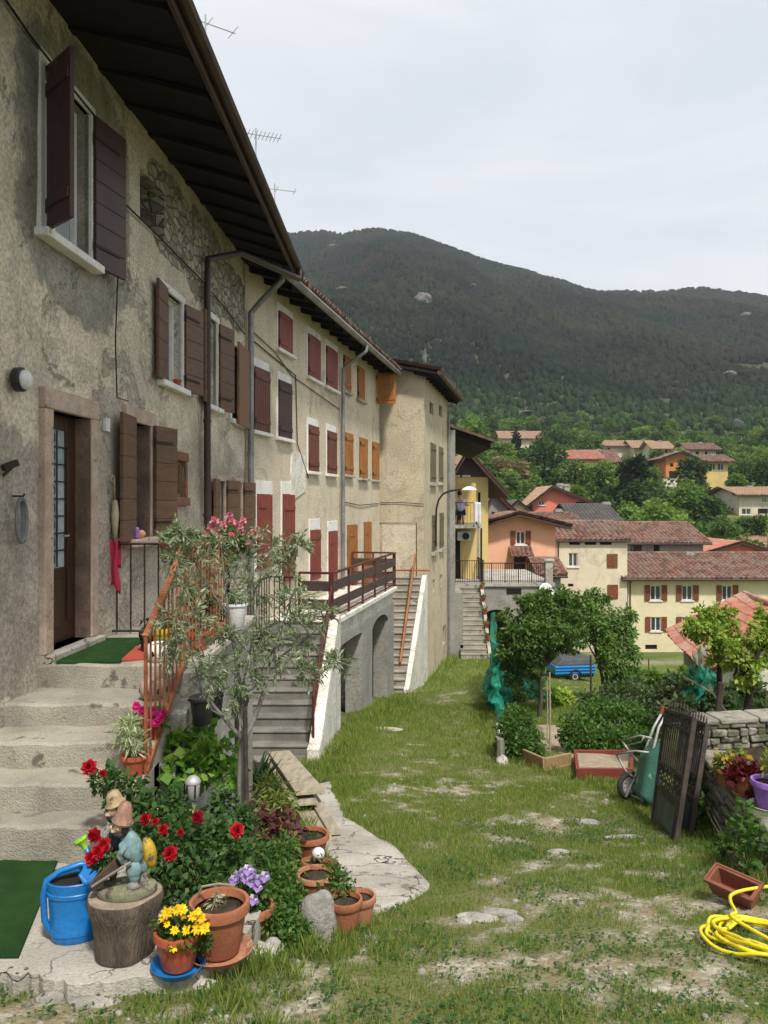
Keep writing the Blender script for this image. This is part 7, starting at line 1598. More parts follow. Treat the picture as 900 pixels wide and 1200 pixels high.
hp = gpt(862, 1058); t = T('planter_trough', 'empty reddish plastic planter trough tilted in the grass by the dry stone wall', 'planter', (hp.x, hp.y, hp.z + .01), R(-52)); t.location.z += .03; t.rotation_euler = (R(22), R(4), R(-50)); MATS[t.name] = Matrix.Translation(hp)
mb = MB(); b = [(-.14, -.06), (.14, -.06), (.14, .06), (-.14, .06)]; tp = [(-.165, -.085), (.165, -.085), (.165, .085), (-.165, .085)]; ti = [(-.145, -.065), (.145, -.065), (.145, .065), (-.145, .065)]; bi = [(-.125, -.045), (.125, -.045), (.125, .045), (-.125, .045)]
vs = [(*q, 0) for q in b] + [(*q, .14) for q in tp] + [(*q, .14) for q in ti] + [(*q, .02) for q in bi]; fs = [(3, 2, 1, 0), (15, 14, 13, 12)[::-1]]
for lo in (0, 4, 8):
    for i in range(4): fs.append((lo + i, lo + (i + 1) % 4, lo + 4 + (i + 1) % 4, lo + 4 + i))
mb.add(vs, fs); build('trough', mb, M['planter_brown'], t, bevel=.005, fixn=True)
mb = MB(); mb.lathe([(.001, .0), (.001, .0)], 3) if False else None
mb = MB()
for a, b2 in zip(tp, tp[1:] + tp[:1]): mb.bar((a[0] * 1.03, a[1] * 1.05, .135), (b2[0] * 1.03, b2[1] * 1.05, .135), .014, .022)
build('rim', mb, M['planter_brown'], t)
# ================================================================== the garden on the right
# ---- two wrought iron gate leaves leaning on the wall
def gate_leaf(label, BL, BR, TR, TL, back=True):
    BL, BR, TR, TL = map(Vector, (BL, BR, TR, TL)); t = T('iron_gate', label, 'gate', tuple((BL + BR) / 2))
    nrm = (BR - BL).cross(TL - BL).normalized()
    def q(u, v, o=0): return (BL.lerp(BR, u)).lerp(TL.lerp(TR, u), v) + nrm * o
    mb = MB()
    for u in (.0, 1.0): mb.bar(q(u, 0), q(u, .90), .045, .045, up=nrm)
    for v in (.01, .30, .48, .80, .90): mb.bar(q(0, v), q(1, v), .035, .04, up=nrm)
    build('gate_frame', mb, M['gate_iron'], t, world=True)
    mb = MB(); mb.hexa([q(.04, .02, -.008), q(.96, .02, -.008), q(.96, .02, .008), q(.04, .02, .008)], [q(.04, .29, -.008), q(.96, .29, -.008), q(.96, .29, .008), q(.04, .29, .008)]); build('lower_panel', mb, M['gate_iron'], t, world=True)
    mb = MB(); mb.hexa([q(.14, .06, -.018), q(.86, .06, -.018), q(.86, .06, .018), q(.14, .06, .018)], [q(.14, .25, -.018), q(.86, .25, -.018), q(.86, .25, .018), q(.14, .25, .018)]); build('panel_field', mb, M['gate_panel'], t, world=True)
    mb = MB()
    for i in range(13): u = (i + .5) / 13; mb.tube([q(u, .48), q(u, .80)], .009, 6)
    build('gate_bars', mb, M['gate_iron'], t, world=True)
    mb = MB(); W_ = (BR - BL).length; H_ = (TL - BL).length
    for r, (v0, v1) in enumerate([(.31, .39), (.39, .47), (.81, .89)]):
        if r == 2: build('scrollwork', mb, M['gate_iron'], t, world=True); mb = MB()
        for i in range(6):
            uc = (i + .5) / 6; vc = (v0 + v1) / 2; ru = .075; rv = (v1 - v0) / 2
            mb.tube([q(uc + ru * math.cos(a), vc + rv * math.sin(a)) for a in np.linspace(0, 6.283, 11)], .007, 5)
            mb.tube([q(uc + ru * .5 * math.cos(a) * (1 - a / 9), vc + rv * .55 * math.sin(a) * (1 - a / 9)) for a in np.linspace(0, 7.5, 10)], .006, 4)
    build('scrollwork', mb, M['gate_iron'], t, world=True)
    mb = MB()
    for i in range(9):
        u = (i + .5) / 9; tip = .965 + .035 * math.sin(math.pi * u); mb.tube([q(u, .80), q(u, tip - .03), q(u, tip)], [.009, .010, .001], 6); mb.tube([q(u - .022, tip - .05), q(u, tip - .035), q(u + .022, tip - .05)], .006, 5)
    build('spear_tips', mb, M['gate_iron'], t, world=True)
def gp_(px, py, Y): return at(px, py, Y)
gate_leaf('weathered wrought iron gate leaf leaning in front of its pair against the dry stone wall', gp_(765, 962, 8.7), gp_(791, 994, 7.75), gp_(816, 826, 8.05), gp_(783, 818, 9.0))
gate_leaf('second iron gate leaf half hidden behind the front one, nearer the dry stone wall', gp_(786, 962, 8.95), gp_(808, 984, 8.0), gp_(831, 836, 8.35), gp_(803, 826, 9.2))
# ---- dry stone walls
def stone_wall(name, label, a, b, zt0, zt1, zb, th, mat, seed, cap=True):
    a = Vector(a); b = Vector(b); L_ = (b - a).length; d = (b - a) / L_; nn = Vector((d.y, -d.x)); rr = random.Random(seed); mb = MB(); z = zb
    t = T(name, label, 'wall', (a.x, a.y, zb))
    cb = MB(); cb.hexa([(*(a + nn * th * .42), zb), (*(b + nn * th * .42), zb), (*(b - nn * th * .42), zb), (*(a - nn * th * .42), zb)], [(*(a + nn * th * .42), zt0 - .08), (*(b + nn * th * .42), zt1 - .08), (*(b - nn * th * .42), zt1 - .08), (*(a - nn * th * .42), zt0 - .08)]); build('core', cb, M['soil'], t, world=True)
    while z < max(zt0, zt1) - .05:
        h = rr.uniform(.05, .115); s = rr.uniform(-.1, 0)
        while s < L_:
            l = rr.uniform(.10, .30); zt = zt0 + (zt1 - zt0) * min(1, max(0, (s + l / 2) / L_))
            if z + h < zt + .03:
                o = rr.uniform(-.02, .03); hh = h * rr.uniform(.86, 1.0); dz = rr.uniform(-.008, .008); e = .008
                def Q(x, y, zz): k = a + d * x + nn * y; return (k.x + rr.uniform(-1, 1) * .012, k.y + rr.uniform(-1, 1) * .012, zz + rr.uniform(-1, 1) * .012)
                y0, y1 = -th / 2 + rr.uniform(-.02, .02), th / 2 + o; x0, x1 = max(0, s + e), min(L_, s + l - e)
                if x1 - x0 > .04: mb.hexa([Q(x0, y1, z + dz), Q(x1, y1, z + dz), Q(x1, y0, z + dz), Q(x0, y0, z + dz)][::-1], [Q(x0, y1, z + hh + dz), Q(x1, y1, z + hh + dz), Q(x1, y0, z + hh + dz), Q(x0, y0, z + hh + dz)][::-1])
            s += l
        z += h
    build('stones', mb, M['rock_var'], t, world=True, bevel=.018, fixn=True)
    if cap:
        mb = MB(); s = 0
        while s < L_ - .1:
            l = min(rr.uniform(.22, .6), L_ - s); k0 = a + d * (s + .01); k1 = a + d * (s + l - .01); z0 = zt0 + (zt1 - zt0) * s / L_; z1 = zt0 + (zt1 - zt0) * (s + l) / L_; w = th * .54
            mb.hexa([(*(k0 + nn * w), z0 - .02), (*(k0 - nn * w), z0 - .02), (*(k1 - nn * w), z1 - .02), (*(k1 + nn * w), z1 - .02)], [(*(k0 + nn * w * .96), z0 + rr.uniform(.04, .06)), (*(k0 - nn * w), z0 + .05), (*(k1 - nn * w), z1 + .05), (*(k1 + nn * w * .97), z1 + rr.uniform(.04, .06))]); s += l
        build('coping', mb, M['rock_var'], t, world=True, bevel=.02, fixn=True)
def rockvar():
    m, nt, bs = newmat('wall_stones'); v = coords(nt, False); geo = N(nt, 'ShaderNodeNewGeometry'); r = geo.outputs['Random Per Island']
    c = mixc(nt, r, (.17, .16, .13), (.36, .34, .29)); n1 = noi(nt, v, 9, 6, .7); c = mixc(nt, .7, c, mixc(nt, n1, (.4, .4, .38), (1.45, 1.45, 1.4)), 'MULTIPLY')
    c = mixc(nt, ramp(nt, noi(nt, v, 2.5, 6, .7), .48, .60), c, (.10, .11, .06)); setin(nt, bs.inputs['Base Color'], c); bs.inputs['Roughness'].default_value = .95; bs.inputs['Specular IOR Level'].default_value = .1
    nt.links.new(bumpn(nt, noi(nt, v, 18, 6, .65), .9, .02), bs.inputs['Normal']); return m
M['rock_var'] = rockvar()
stone_wall('dry_stone_wall', 'low dry stone wall with flower pots on its pale coping at the right edge', (3.18, 5.2), (3.72, 8.9), -2.70, -2.80, -3.6, .42, None, 3)
stone_wall('dry_stone_wall', 'dark dry stone wall facing the camera behind the flower pots at the right', (3.75, 9.75), (7.2, 10.3), -2.66, -2.62, -3.9, .34, None, 5)
mb = MB(); mb.add([(3.5, 5.0, -2.95), (12, 5.0, -2.95), (12, 10.2, -2.98), (3.85, 10.0, -2.98)], [(0, 1, 2, 3)]); tag(build('raised_bed', mb, M['soil']), 'earth of the raised bed behind the dry stone wall', 'soil', kind='structure')
# pots on the wall
def wp(px, py): # on the coping
    Y = 2.70 * F / (py - HY); return at(px, py, Y)
p = wp(852, 919); P = pot('terracotta pot of rusty yellow leaves on the low wall, furthest of the three', p, .12, .16, 'terracotta', group=None); foliage(P, [blob(850, 893, p.y, 12), blob(864, 890, p.y, 12), blob(842, 900, p.y, 9)], 300, .06, .8, 'yellowgreen', 61); foliage(P, [blob(848, 888, p.y - .02, 12, .5), blob(866, 888, p.y, 12, .5)], 90, .05, .8, 'orange', 62, name='yellow_leaves')
p = wp(872, 929); P = pot('terracotta pot of dark burgundy leaves in the middle of the low wall', p, .095, .17, 'terracotta', 'terracotta_pale'); foliage(P, [blob(868, 902, p.y, 13), blob(884, 905, p.y, 14), blob(858, 908, p.y, 9), blob(892, 915, p.y - .1, 10), blob(886, 935, p.y - .15, 8)], 600, .055, .9, 'burgundy', 63)
p = wp(902, 945); P = pot('purple plastic pot on a saucer of the low wall at the right edge', p, .15, .24, 'purple_plastic', 'white_plastic', taper=.7); foliage(P, [blob(905, 897, p.y, 14), blob(915, 890, p.y, 14)], 260, .06, .5, 'lime', 64)
# vine on the low wall
bl = [blob(880, 975, 6.6, 18), blob(893, 960, 6.4, 18), blob(868, 990, 6.9, 16), blob(893, 1010, 6.2, 14), blob(850, 1000, 7.3, 14), blob(838, 945, 8.2, 13), blob(836, 975, 8.1, 12), blob(872, 1020, 6.6, 10), blob(905, 985, 6.2, 18), blob(832, 925, 8.5, 10)]
bl = [(c - np.array([.12, 0, 0]), (r[0] * .7, r[1], r[2])) for c, r in bl]
bush('vine', 'green leafy creeper trailing down the face of the low dry stone wall', 'vine', gpt(870, 1030), bl, 620, .062, .85, 'mid', 65, ns=22, sr=.005)
# ---- wheelbarrow tipped up against the gate
wb = at(738, 938, 9.85); t = T('wheelbarrow', 'upturned green wheelbarrow with one wheel leaning upright against the iron gate', 'wheelbarrow', tuple(wb))
def wl(px, py, Y): return at(px, py, Y)
mb = MB(); c = wl(737, 920, 9.85); ax = Vector((.42, -.90, 0)).normalized(); u_ = Vector((0, 0, 1)); w_ = ax.cross(u_)
ring = [c + (w_ * math.cos(a) + u_ * math.sin(a)) * .145 for a in np.linspace(0, 6.283, 25)]; mb.tube(ring, .036, 10, False); o = build('wheel', mb, M['rubber'], t, world=True, smooth=True)
mb = MB(); n = 20
for s in (-.02, .02): pass
rim = [c + (w_ * math.cos(a) + u_ * math.sin(a)) * .10 for a in np.linspace(0, 6.283, 21)]; mb.tube(rim, .018, 8, False); mb.tube([c - ax * .05, c + ax * .05], .022, 8)
for k in range(4): a = k * .785; d = w_ * math.cos(a) + u_ * math.sin(a); mb.bar(c - d * .1, c + d * .1, .03, .02, up=ax)
build('wheel_rim', mb, M['grey_metal'], o, world=False) if False else build('wheel_rim', mb, M['grey_metal'], o, world=True)
mb = MB()
k_ = lambda px, py, Y: wl(px, py, Y)
for dy in (0, .0): pass
mb.tube([k_(733, 934, 9.7), k_(742, 915, 9.8), k_(756, 880, 9.9), k_(766, 852, 9.95), k_(775, 836, 10.0)], .016, 8)
mb.tube([k_(752, 940, 9.35), k_(757, 915, 9.4), k_(765, 880, 9.5), k_(772, 852, 9.6), k_(780, 838, 9.65)], .016, 8)
mb.tube([k_(722, 884, 9.9), k_(733, 903, 9.85), k_(744, 912, 9.8)], .013, 8); mb.tube([k_(722, 884, 9.9), k_(745, 880, 9.6), k_(762, 882, 9.5)], .013, 8)
mb.tube([k_(729, 868, 10), k_(750, 862, 9.8), k_(763, 865, 9.6)], .013, 8); mb.tube([k_(729, 868, 10), k_(735, 877, 9.95), k_(749, 895, 9.9)], .013, 8); mb.tube([k_(732, 874, 10), k_(752, 869, 9.75), k_(754, 864, 9.7)], .011, 8); mb.tube([k_(740, 932, 9.7), k_(757, 939, 9.4)], .013, 8)
build('frame', mb, M['grey_metal'], t, world=True, smooth=True)
mb = MB()
A0, A1, A2, A3 = k_(752, 938, 9.75), k_(766, 947, 9.2), k_(780, 868, 9.4), k_(762, 868, 9.9)
D = Vector((-.16, -.02, -.02)); ctr = (A0 + A1 + A2 + A3) / 4
B = [p.lerp(ctr, .35) + D for p in (A0, A1, A2, A3)]; A = [A0, A1, A2, A3]
mb.add(A + B, [(0, 1, 5, 4), (1, 2, 6, 5), (2, 3, 7, 6), (3, 0, 4, 7), (4, 5, 6, 7)]); o = build('tray', mb, M['green_metal'], t, world=True, fixn=True); md = o.modifiers.new('b', 'BEVEL'); md.width = .05; md.segments = 3; md = o.modifiers.new('s', 'SOLIDIFY'); md.thickness = .006
mb = MB(); mb.tube(A + [A0], .012, 6); build('tray_rim', mb, M['grey_metal'], t, world=True)
mb = MB(); e = k_(775, 836, 10.0); mb.tube([e, e + Vector((.02, 0, .09))], .022, 8); build('handle_grip', mb, M['orange_paint'], t, world=True)
mb = MB(); e = k_(780, 838, 9.65); mb.tube([e, e + Vector((.02, 0, .09))], .022, 8); build('handle_grip', mb, M['orange_paint'], t, world=True)
# ---- sandpit, border boards
q = [gpt(675, 915), gpt(742, 915), gpt(742, 891), gpt(672, 891)]
def frame_box(name, label, cat, quad, h, th, mat, fill=None, base=0):
    t = T(name, label, cat, tuple(quad[0])); zt = max(p.z for p in quad)
    for i in range(4):
        a, b = quad[i], quad[(i + 1) % 4]; mb = MB(); mb.hexa(*[[Vector((a.x, a.y, z0)) + n_ for a, n_, z0 in ()]] * 0) if False else None
        d = (b - a).normalized(); n_ = Vector((-d.y, d.x, 0)) * th
        mb.hexa([Vector((a.x, a.y, a.z - .12)), Vector((b.x, b.y, b.z - .12)), Vector((b.x, b.y, b.z - .12)) + n_, Vector((a.x, a.y, a.z - .12)) + n_], [Vector((a.x, a.y, a.z + h)), Vector((b.x, b.y, b.z + h)), Vector((b.x, b.y, b.z + h)) + n_, Vector((a.x, a.y, a.z + h)) + n_]); build('board', mb, M[mat], t, world=True, bevel=.006)
    if fill: mb = MB(); c = sum(quad, Vector()) / 4; mb.grid(lambda u, v: tuple((quad[0].lerp(quad[1], u)).lerp(quad[3].lerp(quad[2], u), v) .lerp(c, .02)+ Vector((0, 0, h * .45 + .05 * vnoise(u * 6, v * 6, 2).item()))), 14, 14); build('sand', mb, M[fill], t, world=True, smooth=True)
frame_box('sandpit', 'red framed sandpit on the grass left of the wheelbarrow', 'sandpit', q, .17, .05, 'red_wood', 'sand')
for i, (a, b, lb) in enumerate([((613, 893), (638, 905), 'yellowish board edging the vegetable plot, left of the two'), ((638, 905), (668, 898), 'yellowish board edging the vegetable plot, right of the two')]):
    a = gpt(*a); b = gpt(*b); mb = MB(); mb.bar(a + Vector((0, 0, .09)), b + Vector((0, 0, .09)), .05, .24); mb.bar(a + Vector((0, -.03, .0)), b + Vector((0, -.03, .0)), .03, .1); tag(build('edging_board', mb, M['timber_warm'], bevel=.008), lb, 'board')
# ---- hedges and vegetables
def bl_(l, Y): return [blob(x, y, Y + dy, r) for x, y, dy, r in l]
b = gpt(605, 892)
bush('leafy_bush', 'rounded green bush at the near corner of the garden fence', 'bush', b, bl_([(596, 850, 0, 16), (612, 846, .2, 18), (605, 870, -.2, 20), (622, 868, 0, 16), (590, 872, .1, 12), (610, 885, -.3, 16), (626, 882, 0, 12), (600, 836, .3, 12)], b.y + .3), 4200, .07, .55, 'mid', 71, ns=20)
b = gpt(712, 890)
bush('hedge', 'dense dark green hedge behind the red sandpit', 'hedge', b + Vector((0, .4, 0)), bl_([(672, 850, 0, 18), (690, 842, .3, 18), (710, 840, .4, 20), (732, 842, .4, 20), (752, 848, .3, 18), (768, 850, .5, 16), (675, 872, -.2, 16), (695, 868, -.3, 20), (718, 868, -.3, 20), (742, 868, -.3, 20), (760, 872, -.2, 18), (685, 884, -.3, 12), (710, 884, -.4, 14), (735, 884, -.4, 14), (700, 828, .6, 12), (740, 832, .6, 12), (664, 862, .1, 12)], b.y + .7), 10000, .072, .55, 'mid', 72, ns=36, sr=.01)
b = gpt(655, 826); bush('flowering_shrub', 'low shrub of yellow leaves beneath the fruit tree', 'shrub', b, bl_([(648, 812, 0, 10), (660, 816, 0, 10), (652, 822, -.2, 9), (668, 822, 0, 8)], b.y), 900, .12, .6, 'lime', 73, ns=8)
b = gpt(735, 836); bush('vegetable_plants', 'tangled grey green vegetable plants under netting behind the hedge', 'plants', b, bl_([(715, 812, 1, 14), (735, 808, 1, 14), (755, 815, .5, 14), (705, 828, 0, 12), (728, 828, 0, 12), (770, 820, .3, 12), (690, 820, .6, 12), (745, 800, 2, 12)], b.y), 2200, .13, .35, 'variegated_dull', 74, ns=24) if 'variegated_dull' in L else None
L['dull'] = leafmat('dull_leaf', (.05, .10, .03), (.10, .15, .06), (.18, .20, .12))
b = gpt(735, 840); bush('vegetable_plants', 'tangled grey green vegetable plants behind the hedge', 'plants', b, bl_([(715, 812, 1, 14), (735, 808, 1, 14), (755, 815, .5, 14), (705, 828, 0, 12), (728, 828, 0, 12), (770, 820, .3, 12), (690, 820, .6, 12), (745, 802, 2, 10)], b.y), 2400, .13, .35, 'dull', 74, ns=24)
b = gpt(612, 822); bush('vegetable_plants', 'dark low plants inside the fence behind the green netting', 'plants', b, bl_([(600, 800, 1, 12), (618, 806, .5, 14), (608, 818, 0, 12), (628, 812, .5, 12), (595, 815, 0, 8)], b.y), 1500, .13, .4, 'treeB', 75, ns=12)
b = gpt(800, 870); bush('leafy_bush', 'mass of green shrubs between the gate tops and the shed', 'shrub', at(805, 850, 13), bl_([(795, 805, 1, 16), (815, 815, .5, 18), (835, 825, 0, 18), (800, 830, 0, 16), (780, 815, 1, 14), (855, 830, 0, 16), (875, 838, -.5, 16), (895, 835, -.5, 16), (860, 812, 1, 14), (885, 815, 1, 16), (778, 835, .3, 12), (905, 860, -.8, 18), (820, 795, 2, 10)], 12.6), 4200, .12, .5, 'dull', 76, ns=34, sr=.012)
b = gpt(760, 800); bush('leafy_bush', 'light green bush along the foot of the lawn behind the vegetables', 'bush', b, bl_([(745, 792, 0, 9), (765, 796, 0, 9), (785, 798, 0, 9), (800, 792, 1, 8)], 24), 900, .22, .5, 'treeC', 77, ns=8, sr=.015)
# ---- fence posts, netting, wire fence
def post(label, px, pyb, pyt, r=.035, group=None, mat='stake', name='fence_post'):
    p = gpt(px, pyb); h = (pyb - pyt) / F * p.y; mb = MB(); mb.tube([(0, 0, -.2), (.01, 0, h * .5), (0, 0, h)], [r, r * .95, r * .85], 7); tag(build(name, mb, M[mat], loc=tuple(p)), label, 'post', group)
for px, pb, pt, r, lb, mt in [(586, 893, 866, .07, 'short pale stump of a post at the near corner of the garden fence', 'bark_grey'), (577, 800, 752, .04, 'post at the far end of the green netting', 'stake'), (595, 826, 764, .03, 'thin post inside the green netting', 'stake'), (614, 800, 772, .03, 'dark post left of the fruit tree trunk', 'stake'), (644, 882, 788, .016, 'thin bean pole beside the earth path, taller of the two', 'timber'), (641, 868, 800, .014, 'thin bean pole beside the earth path, shorter of the two', 'timber'), (692, 828, 768, .03, 'dark post right of the blue trailer', 'stake'), (760, 792, 772, .035, 'thin post on the far lawn', 'stake'), (774, 838, 800, .03, 'post behind the wheelbarrow handles', 'stake')]: post(lb, px, pb, pt, r, mat=mt)
def netmat():
    m, nt, bs = newmat('garden_netting'); v = coords(nt, False)
    setin(nt, bs.inputs['Base Color'], mixc(nt, noi(nt, v, 3, 4), (.004, .22, .13), (.01, .30, .20))); bs.inputs['Roughness'].default_value = .7
    tr = N(nt, 'ShaderNodeBsdfTransparent'); mx = N(nt, 'ShaderNodeMixShader'); f = ramp(nt, noi(nt, v, 2.5, 4), .3, .7); nt.links.new(mathn(nt, 'MULTIPLY_ADD', f, .45), mx.inputs[0]); nt.nodes[-1].inputs[2].default_value = .35
    nt.links.new(tr.outputs[0], mx.inputs[1]); nt.links.new(bs.outputs[0], mx.inputs[2]); nt.links.new(mx.outputs[0], nt.nodes['Material Output'].inputs['Surface']); return m
NM = netmat()
def netsheet(label, path, zt, zb, seed, crump=.10):
    mb = MB(); P_ = [Vector(p) for p in path]; n = len(P_) - 1
    def fn(u, v):
        x = u * n; i = min(int(x), n - 1); p = P_[i].lerp(P_[i + 1], x - i); c = vnoise(u * 14, v * 5, seed).item() - .5; c2 = vnoise(u * 22 + 9, v * 9, seed + 1).item() - .5
        h = zb(u) + (zt(u) - zb(u)) * v; return (p.x + crump * (c + .4 * c2) * (1.4 - v), p.y + crump * c2, gz(p.x, p.y) + h)
    mb.grid(fn, 60, 24); tag(build('garden_netting', mb, NM, smooth=True), label, 'netting')
netsheet('tall teal green garden netting hung along the fence by the path', [gpt(583, 850), gpt(580, 835), gpt(577, 815), gpt(578, 800)], lambda u: 1.0 + 1.3 * u + .15 * math.sin(u * 9), lambda u: -.05, 3, .5)
netsheet('crumpled teal netting folded over against the tall netting', [gpt(584, 838), gpt(586, 828), gpt(583, 818), gpt(585, 806)], lambda u: 1.0 + .5 * math.sin(u * 5), lambda u: .05, 6, .75)
netsheet('loose drooping teal netting stretched across to the fruit tree', [gpt(590, 826), gpt(604, 820), gpt(620, 826), gpt(638, 838)], lambda u: 1.35 - .45 * abs(2 * u - 1) ** .8, lambda u: .35 + .2 * math.sin(u * 6), 9, .3)
netsheet('pale teal netting over the shrubs behind the gate', [at(808, 850, 13) + Vector((0, 0, 0)), at(820, 850, 12.6), at(836, 850, 12.8)], lambda u: 1.5 + .4 * math.sin(u * 3.1), lambda u: .8, 12, .3)
# stones of the low kerb along the fence
for i, py in enumerate(range(846, 896, 8)):
    px = 577 + (py - 790) * .10; rock(px + 1, py, .10, .16, .09, 'pale kerb stone at the foot of the garden fence', 60 + i, 'kerb stones along the garden fence', mat='concrete_pale', name='kerb_stone')
# ---- fruit trees, trailer
def ftree(label, base, path, blobs, n, ln, wr, mat, seed, r0=.06, bark='bark', limbs=10, lr=.012, name='fruit_tree'):
    t = T(name, label, 'tree', tuple(base)); mb = MB(); k = len(path); mb.tube(path, [r0 * (1 - .55 * i / (k - 1)) for i in range(k)], 8)
    rr = np.random.default_rng(seed); top = Vector(path[-1])
    for c, r in blobs: c = Vector(c); m = top.lerp(c, .5) + Vector(rr.normal(size=3) * .08); mb.tube([top + Vector((0, 0, -.1)), m, c], [r0 * .4, r0 * .28, .006], 6)
    build('trunk', mb, M[bark], t, world=True, smooth_angle=60)
    ext = []
    for c, r in blobs:
        for _ in range(3): d = unit(rr.normal(size=(1, 3)))[0]; k = rr.uniform(.25, .5); ext.append((np.array(c) + d * np.array(r) * rr.uniform(.9, 1.35), tuple(q * k for q in r)))
    P, d = cloud_pts([(c, tuple(q * 1.04 for q in r)) for c, r in blobs] + ext + ext, n, rr, .3); v, f = leaves(P, d + rr.normal(size=(n, 3)) * .9 - [0, 0, .6], ln * rr.uniform(.6, 1.3, n), wr, rr, .3); npmesh('crown', v, f, L[mat], t, world=True); return t
L['treeC2'] = leafmat('fruit_leaf', (.075, .15, .032), (.14, .23, .05), (.21, .29, .08))
b = gpt(632, 840); Y = b.y
ftree('dense green fruit tree in front of the archway left of the blue trailer', b, [b, at(634, 815, Y), at(632, 795, Y), at(640, 775, Y)],
      bl_([(605, 738, .2, 16), (622, 722, 0, 18), (640, 712, .1, 17), (658, 722, .3, 18), (600, 762, 0, 14), (618, 752, -.4, 20), (640, 742, -.5, 18), (662, 740, 0, 16), (626, 768, -.3, 13), (610, 775, 0, 11), (635, 698, .4, 9), (615, 704, .3, 8), (590, 748, .3, 8), (604, 780, .2, 11), (618, 786, .3, 9), (592, 770, .2, 10), (676, 735, .4, 12), (668, 748, .3, 11), (654, 752, .2, 12), (640, 758, .1, 12), (598, 795, .2, 9), (660, 700, .3, 13), (682, 703, .4, 10), (590, 722, .4, 8)], Y), 11500, .115, .5, 'treeC2', 81)
b = gpt(705, 838); Y = b.y + 2
b = at(708, 815, Y); b.z = gz(b.x, b.y)
ftree('second green fruit tree overhanging the blue trailer from the right', b, [b, at(706, 795, Y), at(700, 770, Y)],
      bl_([(680, 715, .5, 15), (695, 725, 0, 17), (715, 728, .3, 18), (732, 722, .5, 12), (688, 742, .8, 11), (710, 750, -.2, 15), (727, 752, .2, 15), (722, 775, .0, 15), (732, 788, .2, 12), (708, 778, -.2, 9), (668, 722, 1.0, 12), (738, 742, .5, 8), (706, 708, .6, 9), (722, 800, .1, 12), (740, 802, .1, 10), (700, 698, .6, 8), (742, 768, .2, 9)], Y), 9000, .12, .5, 'treeC2', 82)
b = at(668, 797, 28); b.z = gz(b.x, b.y); t = T('trailer', 'small blue box trailer with grey cover parked under the fruit trees', 'trailer', tuple(b), R(8)); k = 28 / F
w = 1.42; z0 = .22
mb = MB(); mb.hexa([(-.68, -.45, z0), (.72, -.45, z0), (.72, .55, z0), (-.68, .55, z0)], [(-.72, -.48, z0 + .33), (.74, -.48, z0 + .33), (.74, .58, z0 + .33), (-.72, .58, z0 + .33)]); 
for z in (.06, .16, .26): mb.box(-.73, .75, -.50, -.47, z0 + z, z0 + z + .045)
build('body', mb, M['trailer_blue'], t, bevel=.012)
mb = MB(); mb.hexa([(-.70, -.46, z0 + .33), (.72, -.46, z0 + .33), (.72, .56, z0 + .33), (-.70, .56, z0 + .33)], [(-.42, -.38, z0 + .55), (.68, -.38, z0 + .55), (.68, .5, z0 + .55), (-.42, .5, z0 + .55)]); build('cover', mb, M['tarp'], t, bevel=.04)
mb = MB(); mb.box(-.7, .7, -.4, .5, z0 - .1, z0); mb.bar((-.7, .05, z0 - .05), (-1.3, .05, z0 - .08), .06, .06); build('chassis', mb, M['black_plastic'], t)
for y in (-.42, .5):
    mb = MB(); mb.lathe([(.06, -.06), (.15, -.06), (.17, -.04), (.17, .04), (.15, .06), (.06, .06)], 20); o = build('wheel', mb, M['rubber'], t, smooth_angle=40, loc=(0, y, .17)); o.rotation_euler = (R(90), 0, 0)
    mb = MB(); mb.lathe([(0, -.05), (.09, -.062), (.10, -.05), (.10, .05), (.09, .062), (0, .05)], 16); build('wheel_rim', mb, M['white_plastic'], o, smooth_angle=40)
mb = MB(); mb.tube([(-.22, -.5, .2)] + [(.22 * math.cos(a), -.5, .18 + .22 * math.sin(a)) for a in np.linspace(3.14, 0, 8)], .03, 6); build('mudguard', mb, M['black_plastic'], t)
# ---- pruned trees with light green tops
b = at(843, 862, 11.2); b.z = -3.6
ftree('pruned tree with knobbly dark limbs and fresh light leaves in front of the shed', b, [b, at(841, 840, 11.2), at(842, 800, 11.2), at(843, 770, 11.2), at(838, 752, 11.2)],
      bl_([(822, 728, 0, 15), (838, 722, .1, 14), (832, 742, -.2, 16), (848, 738, 0, 14), (816, 742, 0, 10), (806, 737, 0, 8), (845, 760, -.1, 12), (852, 722, .2, 9), (858, 752, .1, 9), (825, 716, .1, 7), (836, 768, -.1, 8)], 11.2), 2600, .075, .6, 'lime', 83, .045, 'bark_dark', name='pruned_tree')
b = at(876, 900, 10.6); b.z = -3.4
ftree('second pruned tree with twisted dark trunk at the right edge above the stone wall', b, [b, at(877, 860, 10.6), at(876, 830, 10.6), at(880, 800, 10.6), at(872, 780, 10.6)],
      bl_([(868, 770, 0, 13), (885, 745, 0, 13), (898, 735, .1, 14), (880, 790, -.1, 12), (858, 775, .1, 9), (898, 770, 0, 10), (905, 750, 0, 14), (870, 800, 0, 9), (892, 722, .2, 9), (862, 757, 0, 8)], 10.6), 2200, .075, .6, 'lime', 84, .08, 'bark_dark', name='pruned_tree')
mb = MB(); mb.tube([at(840, 852, 10.3), at(843, 820, 10.3), at(845, 800, 10.3)], [.05, .045, .04], 8); tag(build('post', mb, M['stake']), 'short thick dark post standing on the dry stone wall', 'post')
mb = MB(); mb.tube([at(800, 792, 11.5), at(835, 812, 11.2), at(862, 848, 10.6), at(880, 880, 10.3)], .012, 6); tag(build('pole', mb, M['timber']), 'thin pale pole slanting across the shrubs above the dry stone wall', 'pole')

